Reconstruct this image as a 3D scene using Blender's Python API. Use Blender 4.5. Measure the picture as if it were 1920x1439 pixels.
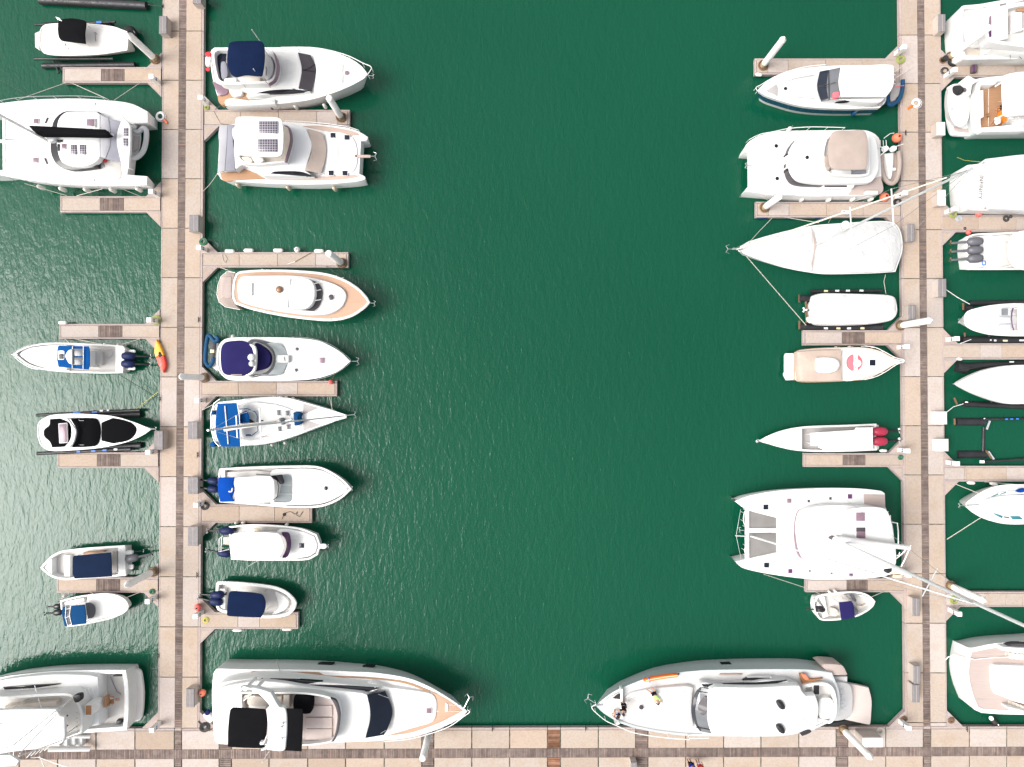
import bpy, bmesh, math, random
from math import radians, sin, cos, pi, sqrt, atan2
from mathutils import Vector, Matrix
from mathutils.geometry import tessellate_polygon
random.seed(7)
scene = bpy.context.scene
for o in list(bpy.data.objects): bpy.data.objects.remove(o)
COL = scene.collection

# ---------------------------------------------------------------- camera
H = 59.0; F = 1280.0; TILT = radians(0.75)
cam_d = bpy.data.cameras.new('camera'); cam = bpy.data.objects.new('camera', cam_d); COL.objects.link(cam)
cam_d.sensor_width = 36; cam_d.lens = 24; cam_d.clip_end = 2000
cam.location = (0, 0, H); cam.rotation_euler = (TILT, 0, 0)
scene.camera = cam
# ---------------------------------------------------------------- sky and sun (bright overcast, sun veiled at lower left)
SUN_EL, SUN_AZ = 50.0, 258.0      # azimuth clockwise from +Y
w = bpy.data.worlds.new('World'); scene.world = w; w.use_nodes = True
nt = w.node_tree; nt.nodes.clear()
sky = nt.nodes.new('ShaderNodeTexSky'); sky.sky_type = 'NISHITA'; sky.sun_disc = False
sky.sun_elevation = radians(SUN_EL); sky.sun_rotation = radians(SUN_AZ)
sky.air_density = 1.0; sky.dust_density = 6.0; sky.ozone_density = 1.0
hs = nt.nodes.new('ShaderNodeHueSaturation'); hs.inputs['Saturation'].default_value = 0.22
bg = nt.nodes.new('ShaderNodeBackground'); bg.inputs['Strength'].default_value = 0.15
wo = nt.nodes.new('ShaderNodeOutputWorld')
nt.links.new(sky.outputs[0], hs.inputs['Color']); nt.links.new(hs.outputs[0], bg.inputs['Color']); nt.links.new(bg.outputs[0], wo.inputs[0])
sd = bpy.data.lights.new('sun', 'SUN'); sd.energy = 1.2; sd.angle = radians(32); sd.color = (1.0, 0.96, 0.90)
sun = bpy.data.objects.new('sun', sd); COL.objects.link(sun)
_d = Vector((sin(radians(SUN_AZ))*cos(radians(SUN_EL)), cos(radians(SUN_AZ))*cos(radians(SUN_EL)), sin(radians(SUN_EL))))
sun.rotation_euler = _d.to_track_quat('Z', 'Y').to_euler(); sun.location = _d*120
vs = scene.view_settings; vs.view_transform = 'Standard'; vs.look = 'None'; vs.exposure = 0.82; vs.gamma = 1.0
vs.use_curve_mapping = False

# ---------------------------------------------------------------- pixels to places
_R = Matrix.Rotation(TILT, 3, 'X')
def unproj(px, py, z):
    d = _R @ Vector(((px-960.0)/F, -(py-719.5)/F, -1.0))
    t = (z-H)/d.z
    return Vector((d.x*t, d.y*t, z))
_V = [0.0, 0.0, 1.0]
def view(x=0, y=0, s=1.0): _V[:] = [x, y, s]
def W(p, z): return unproj(_V[0]+p[0]/_V[2], _V[1]+p[1]/_V[2], z)

# ---------------------------------------------------------------- materials
MAT = {}
def newmat(name, col, rough=0.5, metal=0.0, spec=0.5, coat=0.0):
    m = bpy.data.materials.new(name); m.use_nodes = True
    b = m.node_tree.nodes['Principled BSDF']
    b.inputs['Base Color'].default_value = (*col, 1); b.inputs['Roughness'].default_value = rough
    b.inputs['Metallic'].default_value = metal; b.inputs['Specular IOR Level'].default_value = spec
    b.inputs['Coat Weight'].default_value = coat
    MAT[name] = m
    return m, m.node_tree, b
def N(t, kind, **kw):
    n = t.nodes.new(kind)
    for k, v in kw.items():
        if k in n.inputs.keys(): n.inputs[k].default_value = v
        else: setattr(n, k, v)
    return n
def ramp(t, src, stops):
    r = t.nodes.new('ShaderNodeValToRGB'); e = r.color_ramp.elements
    while len(e) < len(stops): e.new(0.5)
    for i, (p, c) in enumerate(stops):
        e[i].position = p; e[i].color = (*c, 1) if len(c) == 3 else c
    t.links.new(src, r.inputs[0]); return r
def mixc(t, mode, fac, a, b):
    m = t.nodes.new('ShaderNodeMix'); m.data_type = 'RGBA'; m.blend_type = mode
    if isinstance(fac, (int, float)): m.inputs[0].default_value = fac
    else: t.links.new(fac, m.inputs[0])
    for s, i in ((a, 6), (b, 7)):
        if isinstance(s, tuple): m.inputs[i].default_value = (*s, 1)
        else: t.links.new(s, m.inputs[i])
    return m.outputs[2]
def coords(t, scale=(1,1,1), rot=0.0, kind='Object'):
    c = t.nodes.new('ShaderNodeTexCoord'); m = t.nodes.new('ShaderNodeMapping')
    m.inputs['Scale'].default_value = scale; m.inputs['Rotation'].default_value = (0,0,rot)
    t.links.new(c.outputs[kind], m.inputs[0]); return m.outputs[0]
def bump(t, b, h, strength=0.3, dist=0.02):
    n = t.nodes.new('ShaderNodeBump'); n.inputs['Strength'].default_value = strength; n.inputs['Distance'].default_value = dist
    t.links.new(h, n.inputs['Height']); t.links.new(n.outputs[0], b.inputs['Normal']); return n

def gelcoat(name, col, rough=0.42, dirt=0.10, spec=0.5, wear=(0.72, 0.68, 0.60)):
    m, t, b = newmat(name, col, rough, 0, spec)
    v = coords(t, (0.5, 0.5, 0.5))
    n = N(t, 'ShaderNodeTexNoise', Scale=1.1, Detail=5.0, Roughness=0.6); t.links.new(v, n.inputs[0])
    r = ramp(t, n.outputs[0], [(0.42, (0,0,0)), (0.75, (1,1,1))])
    dk = tuple(c*w_ for c, w_ in zip(col, wear))
    mx = t.nodes.new('ShaderNodeMath'); mx.operation = 'MULTIPLY'; mx.inputs[1].default_value = dirt*2.2
    t.links.new(r.outputs[0], mx.inputs[0])
    c1 = mixc(t, 'MIX', mx.outputs[0], col, dk)
    t.links.new(c1, b.inputs['Base Color'])
    n2 = N(t, 'ShaderNodeTexNoise', Scale=9.0, Detail=3.0); t.links.new(v, n2.inputs[0])
    r2 = ramp(t, n2.outputs[0], [(0.3, (rough*0.8,)*3), (0.7, (min(1, rough*1.5),)*3)]); t.links.new(r2.outputs[0], b.inputs['Roughness'])
    return m
gelcoat('gelcoat', (0.69, 0.69, 0.68), dirt=0.14)
gelcoat('gelcoat_warm', (0.70, 0.665, 0.63), dirt=0.14)
gelcoat('gelcoat_grey', (0.52, 0.515, 0.51), dirt=0.14)
gelcoat('gelcoat_hull_grey', (0.47, 0.50, 0.505), rough=0.55, dirt=0.03)
gelcoat('gelcoat_cream', (0.60, 0.51, 0.455), dirt=0.14)
gelcoat('gelcoat_navy', (0.018, 0.07, 0.135), rough=0.2, dirt=0.1)
gelcoat('nonskid', (0.55, 0.53, 0.51), rough=0.7, dirt=0.18)
gelcoat('nonskid_grey', (0.38, 0.355, 0.35), rough=0.75, dirt=0.2)
gelcoat('pvc_grey', (0.52, 0.53, 0.54), rough=0.55, dirt=0.15)
gelcoat('pvc_blue', (0.010, 0.06, 0.14), rough=0.6, spec=0.2, dirt=0.15)
gelcoat('kayak_red', (0.72, 0.06, 0.035), rough=0.4, dirt=0.12)
gelcoat('kayak_yellow', (0.85, 0.40, 0.03), rough=0.4, dirt=0.12)
gelcoat('orange_plastic', (0.85, 0.17, 0.02), rough=0.45, dirt=0.12)
gelcoat('buoy_orange', (0.85, 0.20, 0.11), rough=0.5, dirt=0.15)
gelcoat('buoy_pink', (0.80, 0.14, 0.12), rough=0.5, dirt=0.15)
gelcoat('fender_white', (0.72, 0.70, 0.66), rough=0.5, dirt=0.3, wear=(0.6,0.56,0.46))
gelcoat('fender_navy', (0.015, 0.03, 0.10), rough=0.5)
gelcoat('red_cowl', (0.33, 0.018, 0.05), rough=0.4)
gelcoat('black_cowl', (0.012, 0.012, 0.014), rough=0.25)
gelcoat('navy_cowl', (0.005, 0.012, 0.06), rough=0.45, spec=0.25)
gelcoat('silver_cowl', (0.10, 0.10, 0.115), rough=0.35)
gelcoat('box_lid', (0.19, 0.175, 0.18), rough=0.6, dirt=0.25)
gelcoat('box_beige', (0.46, 0.40, 0.36), rough=0.6, dirt=0.25)
gelcoat('box_white', (0.72, 0.69, 0.65), rough=0.55, dirt=0.2)
gelcoat('pile_white', (0.84, 0.82, 0.80), rough=0.45, dirt=0.2)
gelcoat('lift_black', (0.012, 0.012, 0.014), rough=0.45, dirt=0.3, wear=(3,3,3))
gelcoat('rubber', (0.010, 0.010, 0.011), rough=0.7)
gelcoat('nonskid_light', (0.635, 0.63, 0.615), rough=0.7, dirt=0.2)
gelcoat('roof_grey', (0.66, 0.66, 0.665), rough=0.35)
gelcoat('pink_toy', (0.75, 0.13, 0.16), rough=0.5)
def fabric(name, col, rough=0.85, wr=0.25):
    m, t, b = newmat(name, col, rough, 0, 0.04)
    v = coords(t)
    n = N(t, 'ShaderNodeTexNoise', Scale=0.9, Detail=4.0); t.links.new(v, n.inputs[0])
    c = mixc(t, 'MIX', n.outputs[0], tuple(x*0.78 for x in col), tuple(min(1, x*1.18) for x in col)); t.links.new(c, b.inputs['Base Color'])
    n2 = N(t, 'ShaderNodeTexNoise', Scale=2.2, Detail=4.0, Distortion=1.2); t.links.new(v, n2.inputs[0]); bump(t, b, n2.outputs[0], wr, 0.08)
    b.inputs['Sheen Weight'].default_value = 0.0
    return m
fabric('canvas_navy', (0.006, 0.013, 0.042)); fabric('canvas_purple', (0.020, 0.017, 0.08)); fabric('canvas_ink', (0.008, 0.016, 0.04))
fabric('canvas_blue', (0.005, 0.065, 0.23)); fabric('canvas_royal', (0.004, 0.05, 0.28)); fabric('canvas_teal', (0.008, 0.050, 0.14)); fabric('canvas_black', (0.006, 0.006, 0.007), 0.8)
fabric('canvas_taupe', (0.36, 0.295, 0.26)); fabric('canvas_beige', (0.44, 0.36, 0.315)); fabric('canvas_grey', (0.24, 0.24, 0.275))
fabric('canvas_lightgrey', (0.37, 0.365, 0.39)); fabric('canvas_white', (0.56, 0.553, 0.55), 0.8, 0.9); fabric('canvas_cream', (0.72, 0.66, 0.60), 0.8, 0.4)
fabric('vinyl_white', (0.74, 0.73, 0.71), 0.5, 0.12); fabric('vinyl_beige', (0.62, 0.55, 0.48), 0.5, 0.12); fabric('vinyl_black', (0.004, 0.004, 0.005), 0.8, 0.1)
fabric('sail_cream', (0.66, 0.60, 0.51), 0.8, 0.4); fabric('shirt_navy', (0.012, 0.016, 0.07)); fabric('shirt_lime', (0.50, 0.80, 0.22)); fabric('shirt_white', (0.75, 0.75, 0.75))
fabric('shirt_blue', (0.02, 0.03, 0.35)); fabric('shirt_red', (0.6, 0.03, 0.03)); fabric('cloth_dark', (0.012, 0.012, 0.016)); fabric('towel_orange', (0.70, 0.24, 0.03))
def glass(name, col, rough=0.06):
    m, t, b = newmat(name, col, rough, 0, 0.3)
    n = N(t, 'ShaderNodeTexNoise', Scale=0.8, Detail=2.0); t.links.new(coords(t), n.inputs[0])
    c = mixc(t, 'MIX', n.outputs[0], tuple(x*0.7 for x in col), tuple(x*1.35 for x in col)); t.links.new(c, b.inputs['Base Color'])
    return m
glass('glass_dark', (0.012, 0.012, 0.016)); glass('glass_smoke', (0.062, 0.055, 0.062)); glass('glass_violet', (0.10, 0.035, 0.11)); glass('glass_grey', (0.105, 0.11, 0.12))
glass('glass_pale', (0.34, 0.37, 0.37), 0.1); glass('glass_teal', (0.03, 0.16, 0.20)); glass('glass_pink', (0.20, 0.13, 0.165)); glass('glass_ink', (0.008, 0.012, 0.022))
m, t, b = newmat('steel', (0.62, 0.62, 0.63), 0.25, 0.9)
m, t, b = newmat('white_rail', (0.76, 0.745, 0.73), 0.3)
m, t, b = newmat('alloy', (0.66, 0.66, 0.67), 0.4, 0.35)
m, t, b = newmat('white_paint', (0.78, 0.77, 0.755), 0.35)
m, t, b = newmat('rope', (0.48, 0.44, 0.38), 0.9)
m, t, b = newmat('rope_dark', (0.05, 0.05, 0.05), 0.9)
m, t, b = newmat('rope_yellow', (0.45, 0.42, 0.08), 0.8)
m, t, b = newmat('hose_green', (0.02, 0.12, 0.06), 0.6)
m, t, b = newmat('hose_lime', (0.24, 0.27, 0.07), 0.6)
m, t, b = newmat('hose_black', (0.015, 0.015, 0.015), 0.6)
m, t, b = newmat('skin', (0.42, 0.22, 0.14), 0.6)
m, t, b = newmat('hair', (0.02, 0.013, 0.009), 0.7)
m, t, b = newmat('print_dark', (0.10, 0.075, 0.08), 0.5)
m, t, b = newmat('print_grey', (0.36, 0.37, 0.41), 0.5)
m, t, b = newmat('flag_red', (0.65, 0.03, 0.04), 0.8)
m, t, b = newmat('black_paint', (0.01, 0.01, 0.012), 0.5)
m, t, b = newmat('label_white', (0.7, 0.7, 0.7), 0.5)
m, t, b = newmat('label_blue', (0.03, 0.16, 0.55), 0.5)
m, t, b = newmat('label_yellow', (0.75, 0.6, 0.35), 0.5)
m, t, b = newmat('rust', (0.14, 0.08, 0.04), 0.85)
m, t, b = newmat('copper', (0.24, 0.13, 0.075), 0.4, 0.3)
# solar cells
m, t, b = newmat('solar', (0.10, 0.09, 0.11), 0.25)
br = N(t, 'ShaderNodeTexBrick', Scale=1.0); br.offset = 0.0; br.inputs['Color1'].default_value = (0.045,0.04,0.06,1); br.inputs['Color2'].default_value = (0.075,0.06,0.09,1)
br.inputs['Mortar'].default_value = (0.42,0.40,0.42,1); br.inputs['Mortar Size'].default_value = 0.015; br.inputs['Brick Width'].default_value = 0.2; br.inputs['Row Height'].default_value = 0.2
t.links.new(coords(t), br.inputs[0]); t.links.new(br.outputs[0], b.inputs['Base Color'])
# teak: long narrow boards with dark caulk
def teak(name, c1, c2, ang=0.0, caulk=0.55):
    m, t, b = newmat(name, c1, 0.65, 0, 0.3)
    v = coords(t, (1,1,1), ang)
    sx = t.nodes.new('ShaderNodeSeparateXYZ'); t.links.new(v, sx.inputs[0])
    wv = N(t, 'ShaderNodeMath', operation='MULTIPLY'); wv.inputs[1].default_value = 7.0; t.links.new(sx.outputs[1], wv.inputs[0])
    fr = N(t, 'ShaderNodeMath', operation='FRACT'); t.links.new(wv.outputs[0], fr.inputs[0])
    ln = ramp(t, fr.outputs[0], [(0.0, (1,1,1)), (0.10, (0,0,0))])
    n = N(t, 'ShaderNodeTexNoise', Scale=2.0, Detail=4.0); t.links.new(coords(t, (0.6, 5, 1), ang), n.inputs[0])
    c = mixc(t, 'MIX', n.outputs[0], c1, c2)
    ml = N(t, 'ShaderNodeMath', operation='MULTIPLY'); ml.inputs[1].default_value = caulk; t.links.new(ln.outputs[0], ml.inputs[0])
    c = mixc(t, 'MIX', ml.outputs[0], c, tuple(x*0.35 for x in c1)); t.links.new(c, b.inputs['Base Color'])
teak('teak', (0.30, 0.165, 0.09), (0.39, 0.23, 0.135)); teak('teak_pale', (0.38, 0.235, 0.16), (0.44, 0.29, 0.205), 0.0, 0.25); teak('teak_grey', (0.40, 0.29, 0.24), (0.48, 0.36, 0.30), 0.0, 0.25)
teak('teak_dark', (0.24, 0.11, 0.05), (0.36, 0.18, 0.085)); teak('teak_bleached', (0.36, 0.29, 0.265), (0.43, 0.355, 0.325), 0.0, 0.25)
# concrete deck
def concrete(name, c1, c2, stain):
    m, t, b = newmat(name, c1, 0.9, 0, 0.25)
    oi = t.nodes.new('ShaderNodeObjectInfo')
    v = coords(t, (1,1,1), 0, 'Object')
    ad = N(t, 'ShaderNodeVectorMath', operation='ADD'); t.links.new(v, ad.inputs[0])
    sc = N(t, 'ShaderNodeVectorMath', operation='SCALE'); sc.inputs['Scale'].default_value = 37.0
    cb = t.nodes.new('ShaderNodeCombineXYZ')
    for i in range(3): t.links.new(oi.outputs['Random'], cb.inputs[i])
    t.links.new(cb.outputs[0], sc.inputs[0]); t.links.new(sc.outputs[0], ad.inputs[1])
    base = ramp(t, oi.outputs['Random'], [(0.0, c1), (0.35, tuple((a+b_)/2 for a, b_ in zip(c1, c2))), (0.7, c2), (1.0, tuple(x*0.86 for x in c1))])
    n = N(t, 'ShaderNodeTexNoise', Scale=0.55, Detail=6.0, Roughness=0.65); t.links.new(ad.outputs[0], n.inputs[0])
    r = ramp(t, n.outputs[0], [(0.48, (0,0,0)), (0.72, (0.75,0.75,0.75))])
    c = mixc(t, 'MIX', r.outputs[0], base.outputs[0], stain)
    n2 = N(t, 'ShaderNodeTexNoise', Scale=6.0, Detail=6.0, Roughness=0.7); t.links.new(ad.outputs[0], n2.inputs[0])
    r2 = ramp(t, n2.outputs[0], [(0.25, (0.80,)*3), (0.55, (1,)*3), (0.8, (1.06,)*3)])
    c = mixc(t, 'MULTIPLY', 1.0, c, r2.outputs[0])
    n3 = N(t, 'ShaderNodeTexNoise', Scale=1.3, Detail=3.0, Distortion=2.0); t.links.new(ad.outputs[0], n3.inputs[0])
    r3 = ramp(t, n3.outputs[0], [(0.66, (0,0,0)), (0.78, (0.35,)*3)])
    c = mixc(t, 'MIX', r3.outputs[0], c, tuple(x*0.62 for x in stain))
    t.links.new(c, b.inputs['Base Color'])
    n4 = N(t, 'ShaderNodeTexNoise', Scale=30.0, Detail=3.0); t.links.new(ad.outputs[0], n4.inputs[0]); bump(t, b, n4.outputs[0], 0.35, 0.01)
concrete('concrete', (0.41, 0.322, 0.258), (0.395, 0.332, 0.288), (0.365, 0.275, 0.20))
concrete('concrete_new', (0.45, 0.39, 0.355), (0.43, 0.37, 0.34), (0.40, 0.325, 0.27))
concrete('waler', (0.39, 0.31, 0.285), (0.35, 0.30, 0.285), (0.31, 0.24, 0.21))
m, t, b = newmat('float_side', (0.10, 0.095, 0.08), 0.9)
n = N(t, 'ShaderNodeTexNoise', Scale=2.5, Detail=5.0); t.links.new(coords(t), n.inputs[0])
r = ramp(t, n.outputs[0], [(0.35, (0.03,0.035,0.02)), (0.65, (0.16,0.14,0.11))]); t.links.new(r.outputs[0], b.inputs['Base Color'])
def plankmat(name, stops):
    m, t, b = newmat(name, (0.2,0.15,0.13), 0.85, 0, 0.25)
    g = t.nodes.new('ShaderNodeNewGeometry')
    r = ramp(t, g.outputs['Random Per Island'], stops)
    n = N(t, 'ShaderNodeTexNoise', Scale=3.0, Detail=5.0); t.links.new(coords(t), n.inputs[0])
    r2 = ramp(t, n.outputs[0], [(0.3, (0.72,)*3), (0.7, (1.15,)*3)])
    n1 = N(t, 'ShaderNodeTexNoise', Scale=0.22, Detail=2.0); t.links.new(coords(t), n1.inputs[0])
    r3 = ramp(t, n1.outputs[0], [(0.35, (0.8,)*3), (0.65, (1.1,)*3)])
    c = mixc(t, 'MULTIPLY', 1.0, r.outputs[0], r2.outputs[0]); c = mixc(t, 'MULTIPLY', 1.0, c, r3.outputs[0]); t.links.new(c, b.inputs['Base Color'])
plankmat('planks', [(0.0, (0.145,0.108,0.095)), (0.3, (0.18,0.137,0.122)), (0.65, (0.205,0.158,0.14)), (0.95, (0.24,0.185,0.16)), (1.0, (0.27,0.18,0.14))])
plankmat('planks_new', [(0.0, (0.16,0.075,0.04)), (0.5, (0.23,0.11,0.065)), (1.0, (0.31,0.17,0.11))])

# ---------------------------------------------------------------- things and parts
def tag(o, label=None, cat=None, group=None, kind=None):
    if label: o['label'] = label
    if cat: o['category'] = cat
    if group: o['group'] = group
    if kind: o['kind'] = kind
    return o
def thing(name, label, cat, loc=(0,0,0), group=None, kind=None):
    o = bpy.data.objects.new(name, None); COL.objects.link(o); o.location = loc; o.empty_display_size = 0.3
    return tag(o, label, cat, group, kind)
def root_loc(par):
    v = Vector((0,0,0))
    while par is not None:
        v = v + Vector(par.location); par = par.parent
    return v
def mesh(name, par, verts, faces, mat, smooth=35, tags=None):
    base = root_loc(par)
    loc = Vector((0,0,0))
    if par is None:
        xs = [v[0] for v in verts]; ys = [v[1] for v in verts]; zs = [v[2] for v in verts]
        loc = Vector(((min(xs)+max(xs))/2, (min(ys)+max(ys))/2, min(zs))); base = loc
    me = bpy.data.meshes.new(name)
    me.from_pydata([tuple(Vector(v)-base) for v in verts], [], faces)
    bm = bmesh.new(); bm.from_mesh(me); bmesh.ops.recalc_face_normals(bm, faces=bm.faces); bm.to_mesh(me); bm.free()
    me.materials.append(MAT[mat])
    if smooth:
        for p in me.polygons: p.use_smooth = True
        me.set_sharp_from_angle(angle=radians(smooth))
    o = bpy.data.objects.new(name, me); COL.objects.link(o)
    if par is not None: o.parent = par
    else: o.location = loc
    if tags: tag(o, *tags)
    return o
class MB:
    def __init__(s): s.v = []; s.f = []
    def add(s, v, f):
        k = len(s.v); s.v += [tuple(x) for x in v]; s.f += [[i+k for i in q] for q in f]; return s
    def build(s, name, par, mat, smooth=35, tags=None): return mesh(name, par, s.v, s.f, mat, smooth, tags)

# ---------------------------------------------------------------- shapes
def smooth_poly(pts, n=5, closed=True):
    P_ = [Vector((p[0], p[1])) for p in pts]; C_ = [len(p) > 2 and p[2] for p in pts]
    out = []; L = len(P_)
    for i in range(L if closed else L-1):
        a, b_ = P_[i], P_[(i+1) % L]; ca, cb_ = C_[i], C_[(i+1) % L]
        if not closed:
            ca = ca or i == 0; cb_ = cb_ or i+1 == L-1
        if ca and cb_: out.append(a); continue
        ma = (b_-a) if ca else (b_-P_[i-1])*0.5
        mb_ = (b_-a) if cb_ else (P_[(i+2) % L]-a)*0.5
        ln = (b_-a).length
        for m_ in (ma, mb_):
            if m_.length > ln*1.2: m_ *= ln*1.2/m_.length
        for k in range(n):
            t_ = k/n; t2 = t_*t_; t3 = t2*t_
            out.append(a*(2*t3-3*t2+1)+ma*(t3-2*t2+t_)+b_*(-2*t3+3*t2)+mb_*(t3-t2))
    if not closed: out.append(P_[-1])
    return out
def area2(p): return sum(p[i][0]*p[(i+1) % len(p)][1]-p[(i+1) % len(p)][0]*p[i][1] for i in range(len(p)))
def inset(poly, d):
    """move a CCW xy polygon inwards by d"""
    L = len(poly); out = []
    for i in range(L):
        a, b_, c = poly[i-1], poly[i], poly[(i+1) % L]
        e1 = Vector((b_[0]-a[0], b_[1]-a[1])); e2 = Vector((c[0]-b_[0], c[1]-b_[1]))
        if e1.length < 1e-6: e1 = e2
        if e2.length < 1e-6: e2 = e1
        n1 = Vector((-e1.y, e1.x)).normalized(); n2 = Vector((-e2.y, e2.x)).normalized()
        nn = n1+n2
        if nn.length < 0.3: nn = n1.copy()
        nn.normalize(); k = max(0.45, nn.dot(n1))
        out.append(Vector((b_[0]+nn.x*d/k, b_[1]+nn.y*d/k)))
    return out
LASTD = [None]
def capf(pts, k0, flip=False):
    """triangles that fill a possibly concave ring whose vertex indices start at k0"""
    tr = tessellate_polygon([[Vector((p[0], p[1], 0)) for p in pts]])
    return [[k0+i for i in (t_[::-1] if flip else t_)] for t_ in tr]
def zof(z, p):
    if isinstance(z, (int, float)): return float(z)
    if z[0] == 'd':                      # follows the sheer of the last hull, plus an offset
        zs, rise, A_, B_ = LASTD[0]; ax = B_-A_; t_ = min(1.05, max(0.0, (Vector((p[0], p[1]))-A_).dot(ax)/ax.length_squared)); return zs+rise*t_*t_+z[1]
    za, a, zb, b_ = z                    # sloped: za at view point a, zb at view point b
    ax = Vector((b_[0]-a[0], b_[1]-a[1])); t_ = ((p[0]-a[0])*ax.x+(p[1]-a[1])*ax.y)/ax.length_squared
    t_ = min(1.0, max(0.0, t_)); return za+(zb-za)*t_
def outline(pts, z, n=5):
    """view polygon -> world points, CCW"""
    pp = smooth_poly(pts, n); wp = [W(p, zof(z, p)) for p in pp]
    if area2(wp) < 0: wp.reverse()
    return wp
def slab(par, name, pts, z0, z1, mat, r=0.04, dome=0.0, flare=0.0, thick=None, n=5, tags=None, smooth=35, floor=True):
    """solid with the traced outline at its top; z1 may slope; thick replaces z0"""
    top = outline(pts, z1, n); L = len(top)
    xy = [Vector((p.x, p.y)) for p in top]; zz = [p.z for p in top]
    zb = [(z-thick) if thick else z0 for z in zz]
    rings = []
    lo = inset(xy, -flare) if flare else xy
    rings.append([(q.x, q.y, z) for q, z in zip(lo, zb)])
    if r > 0:
        rings.append([(q.x, q.y, max(z-r, b_+0.001)) for q, z, b_ in zip(xy, zz, zb)])
        i1 = inset(xy, r*0.3); rings.append([(q.x, q.y, max(z-r*0.3, b_+0.002)) for q, z, b_ in zip(i1, zz, zb)])
        i2 = inset(xy, r); rings.append([(q.x, q.y, z) for q, z in zip(i2, zz)])
    else:
        i2 = xy; rings.append([(q.x, q.y, z) for q, z in zip(xy, zz)])
    c = Vector((sum(q.x for q in i2)/L, sum(q.y for q in i2)/L)); cz = sum(zz)/L
    if dome:
        for k, s in enumerate((0.8, 0.55, 0.28)):
            rings.append([(c.x+(q.x-c.x)*s, c.y+(q.y-c.y)*s, z+(cz-z)*(1-s)*0.0+dome*(1-s*s)) for q, z in zip(i2, zz)])
    v = [p for rg in rings for p in rg]; f = []
    for k in range(len(rings)-1):
        for i in range(L):
            j = (i+1) % L; f.append([k*L+i, k*L+j, (k+1)*L+j, (k+1)*L+i])
    f += capf(rings[-1], (len(rings)-1)*L)
    if floor: f += capf(rings[0], 0, True)
    o = mesh(name, par, v, f, mat, smooth, tags)
    if not dome and mat in ('gelcoat', 'gelcoat_grey') and name in ('foredeck', 'coachroof', 'saloon', 'bridge_deck', 'trunk_cabin', 'mezzanine', 'foredeck_trunk') and par.parent is None:
        ip = inset(xy, max(r, 0.05)+0.14); q = [(a.x, a.y, z+0.003) for a, z in zip(ip, zz)]; mesh('nonskid_panel', o, q, capf(q, 0), 'nonskid_light', 0)
    return o
def rect(x0, y0, x1, y1): return [(x0,y0,1), (x1,y0,1), (x1,y1,1), (x0,y1,1)]
def rrect(x0, y0, x1, y1, r):
    return [(x0+r,y0,1), (x1-r,y0,1), (x1-r*0.3,y0+r*0.3), (x1,y0+r,1), (x1,y1-r,1), (x1-r*0.3,y1-r*0.3), (x1-r,y1,1), (x0+r,y1,1), (x0+r*0.3,y1-r*0.3), (x0,y1-r,1), (x0,y0+r,1), (x0+r*0.3,y0+r*0.3)]
def ngon(cx, cy, rx, ry=None, n=14, a0=0.0):
    ry = ry or rx; return [(cx+rx*cos(a0+2*pi*i/n), cy+ry*sin(a0+2*pi*i/n), 1) for i in range(n)]
def sweep(pts, r, seg=6, r2=None, cap=True):
    pts = [Vector(p) for p in pts]; v = []; f = []; L = len(pts)
    for i, p in enumerate(pts):
        d = (pts[min(i+1, L-1)]-pts[max(i-1, 0)])
        if d.length < 1e-9: d = Vector((0,0,1))
        d.normalize(); up = Vector((0,0,1)) if abs(d.z) < 0.95 else Vector((1,0,0))
        x = d.cross(up).normalized(); y = d.cross(x)
        rr = r if r2 is None else r+(r2-r)*i/(L-1)
        for k in range(seg):
            a = 2*pi*k/seg; v.append(p+x*cos(a)*rr+y*sin(a)*rr)
    for i in range(L-1):
        for k in range(seg):
            q = (k+1) % seg; f.append([i*seg+k, i*seg+q, (i+1)*seg+q, (i+1)*seg+k])
    if cap: f.append([k for k in range(seg)][::-1]); f.append([(L-1)*seg+k for k in range(seg)])
    return v, f
def tube(par, name, pts, r, mat, seg=6, r2=None, tags=None):
    """pts = (viewx, viewy, z)"""
    v, f = sweep([W(p, p[2]) for p in pts], r, seg, r2); return mesh(name, par, v, f, mat, 60, tags)
def wtube(par, name, pts, r, mat, seg=6, r2=None, tags=None):
    v, f = sweep(pts, r, seg, r2); return mesh(name, par, v, f, mat, 60, tags)
def boxw(c, sx, sy, sz, ang=0.0, z0=None):
    """world box verts/faces centred on c, base at c.z"""
    ca, sa = cos(ang), sin(ang); v = []
    for z in (0, sz):
        for x, y in ((-1,-1), (1,-1), (1,1), (-1,1)):
            X, Y = x*sx/2, y*sy/2; v.append((c[0]+X*ca-Y*sa, c[1]+X*sa+Y*ca, c[2]+z))
    return v, [[3,2,1,0], [4,5,6,7], [0,1,5,4], [1,2,6,5], [2,3,7,6], [3,0,4,7]]
def lathe(c, prof, seg=14, axis=None):
    """prof = (radius, height) pairs"""
    v = []; f = []
    d = Vector(axis or (0,0,1)).normalized(); up = Vector((0,0,1)) if abs(d.z) < 0.95 else Vector((1,0,0))
    x = d.cross(up).normalized(); y = d.cross(x); c = Vector(c)
    for rr, h in prof:
        for k in range(seg):
            a = 2*pi*k/seg; v.append(c+d*h+(x*cos(a)+y*sin(a))*max(rr, 0.001))
    for i in range(len(prof)-1):
        for k in range(seg):
            q = (k+1) % seg; f.append([i*seg+k, i*seg+q, (i+1)*seg+q, (i+1)*seg+k])
    f.append(list(range(seg))[::-1]); f.append([(len(prof)-1)*seg+k for k in range(seg)])
    return v, f
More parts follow.
